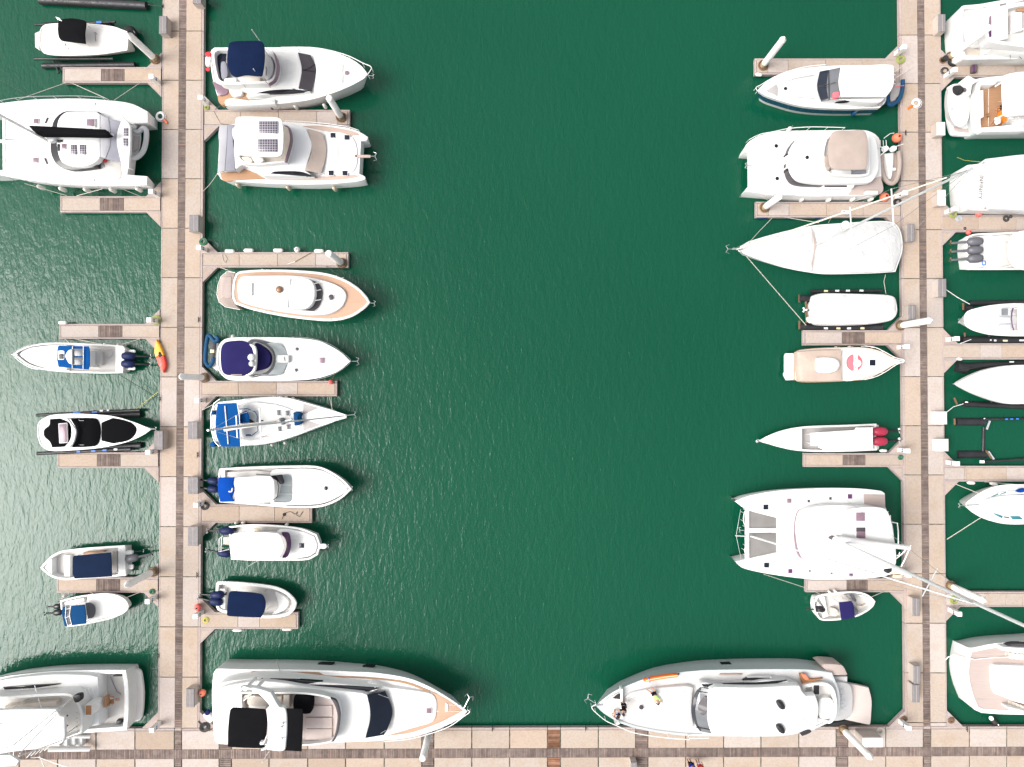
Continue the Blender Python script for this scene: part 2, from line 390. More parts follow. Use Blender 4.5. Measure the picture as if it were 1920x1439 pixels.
def torus(c, R, r, n=20, m=6, flat=1.0, turns=1):
    pts = [Vector((c[0]+R*cos(2*pi*i/n), c[1]+R*sin(2*pi*i/n), c[2])) for i in range(n)]
    v = []; f = []
    for i, p in enumerate(pts):
        d = Vector((cos(2*pi*i/n), sin(2*pi*i/n), 0))
        for k in range(m):
            a = 2*pi*k/m; v.append(p+d*cos(a)*r+Vector((0,0,sin(a)*r*flat)))
    for i in range(n):
        j = (i+1) % n
        for k in range(m):
            q = (k+1) % m; f.append([i*m+k, j*m+k, j*m+q, i*m+q])
    return v, f
# ================================================================ water
m, t, b = newmat('water', (0.006, 0.085, 0.052), 0.09, 0, 0.5)
b.inputs['IOR'].default_value = 1.33
n0 = N(t, 'ShaderNodeTexNoise', Scale=0.035, Detail=3.0); t.links.new(coords(t), n0.inputs[0])
r0 = ramp(t, n0.outputs[0], [(0.3, (0.0014, 0.052, 0.027)), (0.7, (0.0024, 0.061, 0.031))]); t.links.new(r0.outputs[0], b.inputs['Base Color'])
def wave(scale, rot, sc, det, dist=0.0):
    n_ = N(t, 'ShaderNodeTexNoise', Scale=sc, Detail=det, Distortion=dist, Roughness=0.55); t.links.new(coords(t, scale, rot), n_.inputs[0]); return n_.outputs[0]
def madd(a, ka, b2, kb):
    x = N(t, 'ShaderNodeMath', operation='MULTIPLY'); x.inputs[1].default_value = ka; t.links.new(a, x.inputs[0])
    y = N(t, 'ShaderNodeMath', operation='MULTIPLY_ADD'); y.inputs[1].default_value = kb; t.links.new(b2, y.inputs[0]); t.links.new(x.outputs[0], y.inputs[2]); return y.outputs[0]
hgt = madd(wave((1.0, 0.36, 1), radians(-12), 2.4, 3.0, 0.6), 1.0, wave((1.0, 0.5, 1), radians(20), 5.6, 3.0, 0.4), 0.4)
hgt = madd(hgt, 1.0, wave((1.0, 0.7, 1), radians(-30), 0.7, 2.0), 0.7)
bump(t, b, hgt, 1.0, 0.042)
v, f = boxw((0, 0, -0.004), 460, 460, 0.004)
mesh('water', None, [(-230,-230,0), (230,-230,0), (230,230,0), (-230,230,0)], [[0,1,2,3]], 'water', 0, (None, None, None, 'structure'))

# ================================================================ pontoons and walkways
DZ = 0.5
view()
def quad_solid(par, name, q, z0, z1, mat):
    """q: four world xy corners CCW"""
    if area2(q) < 0: q = q[::-1]
    e = 0.012; qi = inset(q, e)
    v = [(p[0],p[1],z0) for p in q]+[(p[0],p[1],z1-e) for p in q]+[(p[0],p[1],z1) for p in qi]
    f = [[3,2,1,0], [8,9,10,11]]+[[i, (i+1)%4, 4+(i+1)%4, 4+i] for i in range(4)]+[[4+i, 4+(i+1)%4, 8+(i+1)%4, 8+i] for i in range(4)]
    return mesh(name, par, v, f, mat, 0)
def lerp2(a, b_, t_): return (a[0]+(b_[0]-a[0])*t_, a[1]+(b_[1]-a[1])*t_)
def planks(par, A, B, C, D, pitch, mat, zt, name='plank_strip'):
    """planks across the strip A-B (one long side) / D-C (other long side)"""
    L = (Vector(B)-Vector(A)).length; n_ = max(1, int(round(L/pitch))); mb = MB()
    for i in range(n_):
        g = 0.09; a = lerp2(A, B, (i+g)/n_); b_ = lerp2(A, B, (i+1-g)/n_); c = lerp2(D, C, (i+1-g)/n_); d = lerp2(D, C, (i+g)/n_)
        q = [a, b_, c, d]
        if area2(q) < 0: q = q[::-1]
        dz = random.uniform(-0.006, 0.004)
        mb.add([(p[0],p[1],zt-0.04) for p in q]+[(p[0],p[1],zt+dz) for p in q], [[3,2,1,0],[4,5,6,7]]+[[k,(k+1)%4,4+(k+1)%4,4+k] for k in range(4)])
    o = mb.build(name, par, mat, 0); o['kind'] = 'stuff'; return o
def walkway(name, corners, cross, joints, planked):
    """corners: px TL, TR, BR, BL of the deck; cross: fractions of the strips across; joints: fractions along"""
    tl, tr, br, bl = [tuple(unproj(p[0], p[1], DZ)[:2]) for p in corners]
    o = thing(name, None, None, (0,0,0), None, 'structure')
    def at(u, v_): return lerp2(lerp2(tl, tr, u), lerp2(bl, br, u), v_)
    quad_solid(o, 'float', [at(0.012,0), at(0.988,0), at(0.988,1), at(0.012,1)], -0.5, DZ-0.05, 'float_side')
    for (u0, u1, what) in cross:
        if what == 'planks':
            a, b_, c, d = at(u0,0), at(u0,1), at(u1,1), at(u1,0); planks(o, a, b_, c, d, 0.145, 'planks', DZ+0.004)
        elif what == 'waler':
            for i in range(len(joints)-1): quad_solid(o, 'edge_beam', [at(u0,joints[i]+0.0003), at(u1,joints[i]+0.0003), at(u1,joints[i+1]-0.0003), at(u0,joints[i+1]-0.0003)], 0.1, DZ-0.012, 'waler')
        else:
            for i in range(len(joints)-1):
                g = 0.0005
                if planked and (i in planked):
                    planks(o, at(u0,joints[i]+g), at(u1,joints[i]+g), at(u1,joints[i+1]-g), at(u0,joints[i+1]-g), 0.145, 'planks_new' if planked[i] else 'planks', DZ+0.004, 'cross_planks')
                else:
                    quad_solid(o, 'concrete_slab', [at(u0,joints[i]+g), at(u1,joints[i]+g), at(u1,joints[i+1]-g), at(u0,joints[i+1]-g)], DZ-0.06, DZ+random.uniform(-0.006,0.006), 'concrete_new' if random.random() < 0.14 else 'concrete')
    return o
# frames: pixel corners of each walkway deck (top edge beyond the picture)
def long_joints(first, step, n_, y0, y1): return [0.0]+[(first+step*i-y0)/(y1-y0) for i in range(n_) if y0+4 < first+step*i < y1-4]+[1.0]
LW = walkway('walkway_left', [(305.8,-140), (383.2,-140), (374.4,1366), (296.0,1366)], [(0.0,0.035,'waler'), (0.037,0.402,'slab'), (0.406,0.572,'planks'), (0.576,0.945,'slab'), (0.947,1.0,'waler')], long_joints(-125, 93.1, 18, -140, 1366), None)
RW = walkway('walkway_right', [(1685.5,-140), (1762.4,-140), (1776.0,1363), (1698.0,1363)], [(0.0,0.05,'waler'), (0.052,0.430,'slab'), (0.434,0.600,'planks'), (0.604,0.963,'slab'), (0.965,1.0,'waler')], long_joints(-115, 91.9, 18, -140, 1363), None)
bx = [-110,-36,36,108,180,253,327,340.5,411,434,504.5,577,648,720.5,791,813.5,884.6,955.7,1026.6,1051,1122,1192,1215,1286,1357,1427,1498,1568,1590,1661,1731.5,1745.7,1818,1888,1960,2032]
BW = walkway('walkway_bottom', [(2032,1362.3), (2032,1440.5), (-110,1449.5), (-110,1367.3)], [(0.0,0.055,'waler'), (0.06,0.485,'slab'), (0.49,0.70,'planks'), (0.705,1.0,'slab')], [(2032-x)/2142 for x in reversed(bx)], {len(bx)-2-bx.index(x): (x == 1026.6) for x in (327,411,791,1026.6,1192,1568,1731.5)})

FINGERS = []
def finger(label, x0, y0, x1, y1, joints, side, new=(), pl=None, end=None):
    """x0..x1 px along; side 'l' = walkway on the left end, 'r' = on the right; pl = plank section px"""
    P_ = lambda x, y: tuple(unproj(x, y, DZ)[:2])
    c = unproj((x0+x1)/2, (y0+y1)/2, 0)
    o = thing('finger_pontoon', label, 'pontoon', (c.x, c.y, -0.4), 'finger pontoons')
    e = 3.2
    quad_solid(o, 'float', [P_(x0+1,y0+1), P_(x1-1,y0+1), P_(x1-1,y1-1), P_(x0+1,y1-1)], -0.4, DZ-0.07, 'float_side')
    quad_solid(o, 'edge_beam', [P_(x0,y0), P_(x1,y0), P_(x1,y0+e), P_(x0,y0+e)], 0.12, DZ-0.015, 'waler')
    quad_solid(o, 'edge_beam', [P_(x0,y1-e), P_(x1,y1-e), P_(x1,y1), P_(x0,y1)], 0.12, DZ-0.015, 'waler')
    xe = x1-e if side == 'l' else x0
    quad_solid(o, 'edge_beam', [P_(xe,y0+e+.3), P_(xe+e,y0+e+.3), P_(xe+e,y1-e-.3), P_(xe,y1-e-.3)], 0.12, DZ-0.015, 'waler')
    a = x0+(0 if side == 'l' else e)+0.4; b_ = x1-(e if side == 'l' else 0)-0.4
    js = [a]+list(joints)+[b_]
    for i in range(len(js)-1):
        q = [P_(js[i]+.3,y0+e+.4), P_(js[i+1]-.3,y0+e+.4), P_(js[i+1]-.3,y1-e-.4), P_(js[i]+.3,y1-e-.4)]
        if pl and abs(js[i]-pl[0]) < 1: planks(o, q[0], q[1], q[2], q[3], 0.14, 'planks', DZ)
        else: quad_solid(o, 'concrete_slab', q, DZ-0.08, DZ+random.uniform(-0.006,0.004), 'concrete_new' if i in new else 'concrete')
    xb = x0 if side == 'l' else x1; sg = 1 if side == 'l' else -1
    for (yb, dy) in ((y0, -1), (y1, 1)):
        g = 27
        if end and dy in end: continue
        tri = [P_(xb, yb), P_(xb+sg*g, yb), P_(xb, yb+dy*g)]
        if area2(tri) < 0: tri = tri[::-1]
        ti = inset(tri, 0.16)
        mb = MB(); mb.add([(p[0],p[1],0.1) for p in tri]+[(p[0],p[1],DZ-0.02) for p in tri], [[2,1,0],[3,4,5]]+[[k,(k+1)%3,3+(k+1)%3,3+k] for k in range(3)]); g1 = mb.build('gusset', o, 'waler', 0)
        mb = MB(); mb.add([(p[0],p[1],DZ-0.05) for p in ti]+[(p[0],p[1],DZ-0.008) for p in ti], [[2,1,0],[3,4,5]]+[[k,(k+1)%3,3+(k+1)%3,3+k] for k in range(3)]); mb.build('gusset_plate', g1, 'concrete', 0)
    return o
finger('topmost short pontoon on the outer left side, beneath the boat with a black top', 117,126,302.5,155.5, (190,233), 'r', (0,), (190,233))
finger('short left pontoon along the lower side of the sailing catamaran', 112.5,368,301,398.5, (187.6,231.8), 'r', (), (187.6,231.8))
finger('short left pontoon above the open boat with a blue top', 110.5,607.5,299,636, (185,229), 'r', (0,), (185,229))
finger('short left pontoon below the boat with black upholstery', 106.7,848.5,297,878, (182,225.5), 'r', (), (182,225.5))
finger('short left pontoon between the two small navy topped boats', 106,1083,296.5,1112, (181,224.7), 'r', (), (181,224.7))
finger('long pontoon between the flybridge yacht and the power catamaran with solar panels', 382.5,206,655.5,237, (451,522,594,633), 'l', (3,))
finger('long pontoon above the trawler yacht with tan side decks', 380,473,653,502, (448.5,520,591.7,634), 'l', (3,))
finger('pontoon between the cruiser with a navy cover and the sailing yacht', 378,714.5,631.5,743.5, (446.7,518,558), 'l', (2,))
finger('pontoon under the express cruiser with a blue aft cover, rope lying on it', 377,946,584.5,981, (448.5,515), 'l', ())
finger('shortest centre left pontoon, under the runabout with a navy top', 375.5,1148.5,559,1180, (446,486.6), 'l', (1,))
finger('topmost pontoon of the right row, behind the blue striped cruiser', 1415.6,109.7,1687,140, (1439.6,1478,1548,1617), 'r', (1,))
finger('right row pontoon between the beige topped catamaran and the covered sailing yacht', 1417.5,378.5,1689,408, (1441,1479.4,1549.8,1619), 'r', (1,))
finger('right row pontoon between the shrouded boat lift and the cream cruiser', 1506.5,619.5,1692,648, (1579,1621.7), 'r', (0,), (1579,1621.7))
finger('right row pontoon below the long white speedboat with red engines', 1508,850,1694,876, (1580.5,1622.7), 'r', (), (1580.5,1622.7))
finger('right row pontoon half hidden by the big sailing catamaran', 1511,1085,1696.5,1111, (1588,1627), 'r', (0,), (1588,1627))
finger('far right pontoon below the sport fisher with a light pile over its stern', 1764,119.5,2010,145, (1833,1904), 'l', (), None)
finger('far right pontoon above the boat with three grey engines', 1766.5,403.5,2010,435, (1834.8,1905.5), 'l', (2,), None)
finger('far right pontoon above the shrouded pointed boat on a lift', 1769,644,2010,674.5, (1838,1879), 'l', (1,), None)
finger('far right pontoon with a pale first slab, below the empty boat lift', 1771,874,2010,903.5, (1809,1813,1888), 'l', (0,3), None)
finger('lowest far right pontoon, crossed by the tall catamaran mast', 1774,1110,2010,1138.5, (1847,1886,1918), 'l', (0,), None)
# lone corner gussets where the walkways meet
def corner(px, py, sx, sy):
    P_ = lambda x, y: tuple(unproj(x, y, DZ)[:2]); g = 30
    tri = [P_(px, py), P_(px+sx*g, py), P_(px, py+sy*g)]
    if area2(tri) < 0: tri = tri[::-1]
    o = MB().add([(p[0],p[1],0.1) for p in tri]+[(p[0],p[1],DZ-0.018) for p in tri], [[2,1,0],[3,4,5]]+[[k,(k+1)%3,3+(k+1)%3,3+k] for k in range(3)]).build('corner_gusset', BW, 'waler', 0)
corner(295.9,1366,-1,-1); corner(374.8,1366,1,-1); corner(1697.6,1363,-1,-1); corner(1776.2,1363,1,-1)

# ---------------------------------------------------------------- mooring piles
def pile(px, py, zt, label, cone=True, r=0.27, base_h=0.55):
    c = unproj(px, py, DZ)
    o = thing('mooring_pile', label, 'pile', (c.x, c.y, -2.0), 'white mooring piles')
    v, f = lathe((c.x, c.y, -2.0), [(r*0.98,0), (r*0.98,2.0+DZ+base_h)], 14); mesh('pile_base', o, v, f, 'pile_rusty', 40)
    h = zt-0.45 if cone else zt-0.12
    prof = [(r,DZ+base_h), (r,h)]+([(r*1.04,h), (r*1.04,h+0.03), (0.02,zt)] if cone else [(r*0.92,h+0.06), (r*0.6,zt)])
    v, f = lathe((c.x, c.y, 0), prof, 16); mesh('sleeve', o, v, f, 'pile_white', 40)
    v, f = torus((c.x, c.y, DZ+0.12), r+0.11, 0.07, 16, 6); mesh('guide_ring', o, v, f, 'rust', 50)
    return o
gelcoat('pile_rusty', (0.36, 0.27, 0.16), rough=0.8, dirt=0.45, wear=(0.55,0.45,0.35))
pile(291.5,112, 4.8, 'white pointed pile at the inner end of the topmost left pontoon')
pile(640,221, 4.5, 'round topped white pile on the pontoon below the flybridge yacht', False)
pile(641,494, 4.8, 'round topped white pile at the end of the pontoon above the tan decked trawler', False)
pile(384,708.5, 5.0, 'white pile leaning over the left walkway beside the navy covered cruiser', True, 0.25, 0.6)
pile(288,1072, 4.9, 'white pointed pile beside the stern of the skiff with a long navy top')
pile(1430,124, 5.3, 'white pointed pile at the outer end of the topmost right row pontoon')
pile(1433,390, 3.9, 'shorter white pile at the outer end of the pontoon below the beige topped catamaran', False)
pile(1687,611, 5.1, 'white pointed pile reaching over the right walkway beside the shrouded boat lift')
pile(1781,108, 5.4, 'white pile in front of the stern of the sport fisher, top right', False)
pile(1781,1098, 5.0, 'white pile beside the lowest far right pontoon, behind the mast')
pile(1580,1367.5, 5.3, 'white pointed pile at the stern of the big grey yacht')
pile(806,1368, 5.2, 'round topped white pile below the bow of the big white motor yacht', False)

# ---------------------------------------------------------------- dock boxes
def dockbox(x0, y0, x1, y1, label, lid='box_lid', body='box_beige', h=0.85):
    """px rectangle of the lid"""
    z = DZ+h; a = unproj(x0, y0, z); b_ = unproj(x1, y1, z); cx, cy = (a.x+b_.x)/2, (a.y+b_.y)/2; sx, sy = abs(b_.x-a.x), abs(b_.y-a.y)
    o = thing('dock_box', label, 'dock box', (cx, cy, DZ), 'dock boxes along the walkways')
    v, f = boxw((cx, cy, DZ), sx*0.94, sy*0.96, h-0.1); mesh('box_body', o, v, f, body, 0)
    e = 0.04
    q = [(-1,-1),(1,-1),(1,1),(-1,1)]
    v = [(cx+i*sx/2, cy+j*sy/2, z-0.1) for i, j in q]+[(cx+i*sx/2, cy+j*sy/2, z-e) for i, j in q]+[(cx+i*(sx/2-e), cy+j*(sy/2-e), z) for i, j in q]
    f = [[3,2,1,0],[8,9,10,11]]+[[i,(i+1)%4,4+(i+1)%4,4+i] for i in range(4)]+[[4+i,4+(i+1)%4,8+(i+1)%4,8+i] for i in range(4)]
    l = mesh('lid', o, v, f, lid, 0)
    v, f = boxw((cx, cy, z), 0.02, sy-0.1, 0.012); mesh('lid_ridge', l, v, f, body, 0)
    return o
dockbox(298,30,312.5,63.5, 'grey lidded dock box at the top left, beside the white pointed pile')
dockbox(288.5,808,305.5,844, 'grey lidded dock box at the bow of the boat with black upholstery')
dockbox(361,-14,377.5,7, 'dock box cut off by the top edge on the left walkway')
dockbox(354.5,403,372.5,435, 'dock box on the left walkway beside the empty berth below the solar panel catamaran')
dockbox(352,791,370.5,824, 'dock box on the left walkway beside the stern of the sailing yacht')
dockbox(352,894.5,371.5,927, 'dock box on the left walkway astern of the cruiser with a royal blue aft cover')
dockbox(352,987.5,371.5,1024, 'dock box on the left walkway astern of the blunt nosed white boat')
dockbox(348.6,1292,364,1327, 'dock box on the left walkway beside the orange ball and the big motor yacht')
dockbox(1702,420,1715.5,453.5, 'dock box on the right walkway beside the stern of the covered sailing yacht')
dockbox(1704,572.5,1717.5,600, 'dock box on the right walkway just above the pile crossing it')
dockbox(1712,1122,1725.5,1156, 'dock box on the right walkway beside the small bow rider')
dockbox(1714,1249,1726.5,1283, 'upper one of the two touching dock boxes low on the right walkway')
dockbox(1711.5,1284.2,1725,1318, 'lower one of the two touching dock boxes low on the right walkway')
dockbox(1760,26.5,1773.5,60, 'grey lidded dock box astern of the top right sport fisher')
dockbox(1757.5,229,1773,253.5, 'white rounded dock box astern of the boat carrying a white tender', 'box_white', 'box_beige', 0.9)
dockbox(1759,356,1774,385.5, 'white rounded dock box beneath the mast of the covered sailing yacht', 'box_white', 'box_beige', 0.9)
dockbox(1760,523,1775,557, 'grey lidded dock box with a white line running off to the right boat lift')
dockbox(1752,772,1776.3,796, 'upper one of two white square dock boxes beside the empty lift', 'box_white', 'box_white', 0.55)
dockbox(1755,823.5,1779,846.5, 'lower one of two white square dock boxes beside the empty lift', 'box_white', 'box_white', 0.55)
c_ = unproj(1618,1372,DZ)
dockbox(1618,1384,1656,1402, 'tall beige cabinet with a white lid at the stern of the big grey yacht', 'box_white', 'box_beige', 1.5)
dockbox(1183,1430,1195,1446, 'beige dock box cut off by the bottom edge near the middle')

# ---------------------------------------------------------------- service pedestals
def pedestal(px, py, label, h=1.3, wd=0.34, dp=0.34):
    c = unproj(px, py, DZ); o = thing('power_pedestal', label, 'pedestal', (c.x, c.y, DZ), 'power pedestals on the gussets')
    v, f = boxw((c.x, c.y, DZ), wd*1.25, dp*1.25, 0.06); mesh('foot', o, v, f, 'box_beige', 0)
    v, f = boxw((c.x, c.y, DZ+0.06), wd, dp, h-0.2); col_ = mesh('column', o, v, f, 'box_white', 0)
    v, f = boxw((c.x, c.y, DZ+h-0.14), wd*1.1, dp*1.1, 0.14); mesh('cap', o, v, f, 'white_paint', 0)
    s = -1 if c.x > 0 else 1
    for k in (-1, 1):
        v, f = boxw((c.x+s*wd/2, c.y+k*0.08, DZ+0.7), 0.05, 0.10, 0.16); mesh('socket', col_, v, f, 'label_blue' if k > 0 else 'black_paint', 0)
    return o
for (x, y, l) in [(298,156.5,'of the topmost left pontoon'), (297,367,'between the sailing catamaran and its pontoon'), (294,603,'above the kayak'), (292,846,'by the bow of the boat with black upholstery'),
                  (291,1120,'below the pile near the two small navy topped boats'), (388,195,'astern of the flybridge yacht'), (385,470,'above the tan decked trawler, with a green hose'), (382,751,'astern of the sailing yacht'),
                  (380,943,'astern of the cruiser with a royal blue cover, by a coiled hose'), (379,1147,'astern of the runabout, beside a red ball'), (1680,102,'at the topmost right row pontoon'), (1682,370,'astern of the beige topped catamaran'),
                  (1685,652,'by the bow of the cream cruiser'), (1686,843.5,'by the red engines of the speedboat'), (1688,1072,'astern of the big sailing catamaran'), (1773,144,'beside the boat carrying a white tender'),
                  (1774,399,'under the mast top of the covered sailing yacht'), (1777,637.5,'at the bow of the right boat on a lift'), (1777,867,'at the empty boat lift'), (1781,1143,'at the lowest far right pontoon'),
                  (299,1356,'in the lower left corner of the left walkway'), (1688,1352,'in the lower right corner beside the tall beige cabinet')]:
    pedestal(x, y, 'white service pedestal '+l)

# ---------------------------------------------------------------- loose things on the docks
def coil(px, py, label, mat, R=0.3, r=0.03, z=DZ, turns=4):
    c = unproj(px, py, z); pts = []
    for i in range(turns*14+1):
        a = 2*pi*i/14; rr = R*(1-0.13*(i/14)+0.05*sin(a*2.3)); pts.append((c.x+rr*cos(a), c.y+rr*sin(a), z+r+0.012*(i/14)))
    return wtube(None, 'hose_coil', pts, r, mat, 5, None, (label, 'hose', 'hoses on the docks'))
coil(293,601,'lime green hose coiled round the pedestal above the kayak','hose_lime',0.42,0.04)
coil(285.5,1109.5,'dark green coiled hose next to the two small navy topped boats','hose_green',0.22,0.045)
coil(384.5,949.5,'black coiled hose on the pontoon astern of the cruiser with a royal blue cover','hose_black',0.34,0.045)
coil(381.5,454,'green hose coil above the pedestal of the tan decked trawler','hose_green',0.32,0.05)
coil(1688,113,'bright lime hose heap at the topmost right row pontoon','hose_lime',0.36,0.06)
coil(1786,403,'pale lime coil at the pontoon above the three grey engines','hose_lime',0.32,0.05)
coil(388,203,'yellow green hose lying by the flybridge yacht pedestal','hose_lime',0.2,0.04)
coil(1771,134,'grey cable loop astern of the boat with a white tender','hose_black',0.36,0.022)
coil(1682,380,'black cable loop under the mast of the covered sailing yacht','hose_black',0.34,0.045)
coil(1688,858,'small dark coil beside the red engines','hose_green',0.2,0.05)
coil(1788,1125,'yellow hose heap at the lowest far right pontoon','hose_lime',0.34,0.06)
coil(386,1163,'yellow hose loop on the shortest centre left pontoon','rope_yellow',0.26,0.03)
coil(1650,1371,'brown rope heap behind the tall beige cabinet','rope',0.34,0.035)
coil(384,1364,'dark hose loops in the corner under the big motor yacht stern','hose_black',0.42,0.05)
coil(1783,1351,'brown rope in the lower right corner gusset','rust',0.25,0.05)
coil(1694,1349,'rust brown hose in the corner left of the right walkway','rust',0.25,0.05)
# tyre used as fender
c = unproj(1785,117,DZ); v, f = torus((c.x,c.y,DZ+0.13), 0.32, 0.13, 20, 8, 0.9); mesh('tyre', None, v, f, 'rubber', 50, ('black tyre lying on the pontoon below the top right sport fisher', 'tyre'))
# life rings with throw lines
def lifering(px, py, z, lab, mat2):
    c = unproj(px, py, z); o = thing('life_ring', lab, 'life ring', (c.x, c.y, z), 'life rings')
    v, f = torus((c.x,c.y,z+0.06), 0.30, 0.09, 20, 8, 0.65); mesh('ring', o, v, f, 'white_paint', 50)
    v, f = torus((c.x+0.05,c.y-0.03,z+0.07), 0.43, 0.018, 22, 5); mesh('grab_line', o, v, f, 'white_rail', 50)
    v, f = sweep([(c.x+0.3,c.y-0.3,z+0.06), (c.x+0.45,c.y-0.42,z+0.08), (c.x+0.62,c.y-0.62,z+0.06)] if c.x < 0 else [(c.x-0.3,c.y-0.22,z+0.06), (c.x-0.5,c.y-0.35,z+0.08), (c.x-0.72,c.y-0.52,z+0.06)], 0.12, 8, 0.09); mesh('line_bag', o, v, f, mat2, 60)
    return o
lifering(301,219,DZ,'white life ring with a red bag on the edge of the left walkway','buoy_orange')
lifering(1717,194,DZ,'white life ring with an orange bag lying on the right walkway','orange_plastic')
# kayak on the left walkway
view(0,560,4.7975)
k = thing('kayak', 'red and yellow kayak lying on the left walkway beside two black engines', 'kayak', tuple(W((1435,520), DZ)))
KP = [(1405,365,1), (1445,430), (1475,520), (1490,600), (1468,668,1), (1440,630), (1400,545), (1380,470)]
slab(k, 'hull', [(1405,368,1), (1440,430), (1470,508,1), (1470,508,1), (1395,527,1), (1383,470)], DZ, DZ+0.34, 'kayak_yellow', 0.1)
slab(k, 'bow_half', [(1395,528,1), (1470,509,1), (1488,600), (1468,668,1), (1435,625)], DZ, DZ+0.34, 'kayak_red', 0.1)
slab(k, 'cockpit', ngon(1437,505,14,26,12), DZ+0.3, DZ+0.36, 'rubber', 0.01)
view()
# buoys
def ball(px, py, z, r, lab, mat, grp='ball fenders'):
    c = unproj(px, py, z); o = thing('ball_fender', lab, 'fender', (c.x, c.y, z-r), grp)
    prof = [(r*sin(pi*i/10), -r*cos(pi*i/10)) for i in range(11)]
    v, f = lathe((c.x,c.y,z), prof, 16); mesh('ball', o, v, f, mat, 80)
    v, f = lathe((c.x,c.y,z+r*0.93), [(r*0.22,0),(r*0.22,r*0.22),(r*0.1,r*0.3)], 10); mesh('eye', o, v, f, 'rubber', 40)
    return o
ball(1681.5,259,0.9,0.40,'orange ball fender at the upper stern of the beige topped catamaran','buoy_orange')
ball(1658,370,0.75,0.38,'orange ball fender at the lower stern of the beige topped catamaran','buoy_orange')
ball(379.5,1299.5,0.6,0.30,'small orange ball fender astern of the big motor yacht on the left','buoy_orange')
ball(371,1139,0.85,0.30,'red ball fender beside the pedestal astern of the runabout','buoy_pink')
ball(1835,400.5,0.55,0.30,'pink ball fender below the stern with dark lettering','buoy_pink')
ball(1816,436,0.5,0.22,'small red ball fender beside the boat with three grey engines','buoy_pink')
ball(620,717,DZ+0.2,0.2,'tiny red ball on the pontoon end between navy covered cruiser and sailing yacht','buoy_pink')
# ================================================================ boat building helpers
def boat(name, label, cat, at, group='moored boats'):
    p = W(at, 0.0); return thing(name, label, cat, (p.x, p.y, -0.4), group)
def hull(par, pts, zs, rise, stern, bow, mat='gelcoat', deck='gelcoat', floor=None, rim=0.09, bot=0.86, rake=0.5, n=6, band=None, rub=None, drop=0.05, lift=0.0, bowcut=0.3):
    pp = smooth_poly(pts, n); A_, B_ = Vector(stern[:2]), Vector(bow[:2]); ax = B_-A_; LASTD[0] = (zs, rise, A_, B_)
    top = []
    for p in pp:
        t_ = min(1.05, max(0.0, (p-A_).dot(ax)/ax.length_squared)); top.append(W(p, zs+rise*t_*t_))
    if area2(top) < 0: top.reverse()
    L = len(top)
    a3 = W(A_, zs); b3 = W(B_, zs+rise); u = Vector((b3.x-a3.x, b3.y-a3.y)); LL = u.length; u.normalize(); s = Vector((-u.y, u.x))
    def ring(k, zl, extra=1.0):
        out = []
        for p in top:
            d = Vector((p.x-a3.x, p.y-a3.y)); al = d.dot(u); ac = d.dot(s); tt = min(1.0, max(0.0, al/LL))
            ac *= (1-(1-bot)*k-bowcut*k*tt**3)*extra; al -= rake*k*tt**4*1.0
            q = Vector((a3.x, a3.y))+u*al+s*ac; out.append((q.x, q.y, p.z+(zl-p.z)*k))
        return out
    z0 = lift
    rings = [ring(1.0, z0-0.35, 0.8) if False else [(x, y, z0-0.38) for x, y, z in ring(1.25, z0, 0.9)], ring(1.0, z0), ring(0.5, z0), ring(0.12, z0), [tuple(p) for p in top]]
    xy = [Vector((p.x, p.y)) for p in top]
    def inn(d, zf): return [(q.x, q.y, zf(p)) for q, p in zip(inset(xy, d), top)]
    rings.append(inn(rim*0.2, lambda p: p.z+0.02)); rings.append(inn(rim, lambda p: p.z+0.02))
    fz = (lambda p: p.z-drop) if floor is None else (lambda p: min(floor, p.z-0.02))
    rings.append(inn(rim+0.02, fz))
    v = [p for rg in rings for p in rg]; f = []
    for k in range(len(rings)-1):
        for i in range(L):
            j = (i+1) % L; f.append([k*L+i, k*L+j, (k+1)*L+j, (k+1)*L+i])
    f += capf(rings[0], 0, True)
    ho = mesh('hull', par, v, f, mat, 40)
    dv = inn(rim+0.005, lambda p: fz(p)+0.004)
    mesh('deck' if floor is None else 'cockpit_floor', par, dv, capf(dv, 0), deck, 0)
    if band:
        k0, k1, bm_ = band
        r0 = ring(k0, z0); r1 = ring(k1, z0)
        def out(r): return [(q.x, q.y, p[2]) for q, p in zip(inset([Vector((p[0], p[1])) for p in r], -0.015), r)]
        r0, r1 = out(r0), out(r1); f = [[i, (i+1) % L, L+(i+1) % L, L+i] for i in range(L)]
        mesh('hull_stripe', ho, r0+r1, f, bm_, 40)
    if rub:
        q = [Vector((a.x, a.y, p.z-0.06)) for a, p in zip(inset(xy, -0.012), top)]; q.append(q[0])
        v, f = sweep(q, 0.035, 5); mesh('rub_rail', ho, v, f, rub, 60)
    return ho
def tray(par, name, pts, z0, z1, depth, rim, mat, fmat, n=5, fname='tray_floor', r=0.03):
    top = outline(pts, z1, n); L = len(top); xy = [Vector((p.x, p.y)) for p in top]
    def lay(d, dz): return [(q.x, q.y, p.z+dz) for q, p in zip(inset(xy, d), top)]
    rings = [[(p.x, p.y, z0) for p in top], lay(0, -r), lay(r, 0), lay(rim, 0), lay(rim+0.03, -depth)]
    v = [p for rg in rings for p in rg]; f = []
    for k in range(len(rings)-1):
        for i in range(L):
            j = (i+1) % L; f.append([k*L+i, k*L+j, (k+1)*L+j, (k+1)*L+i])
    f += capf(rings[0], 0, True); o = mesh(name, par, v, f, mat, 35)
    fl = lay(rim+0.01, -depth+0.004); mesh(fname, o, fl, capf(fl, 0), fmat, 0); return o
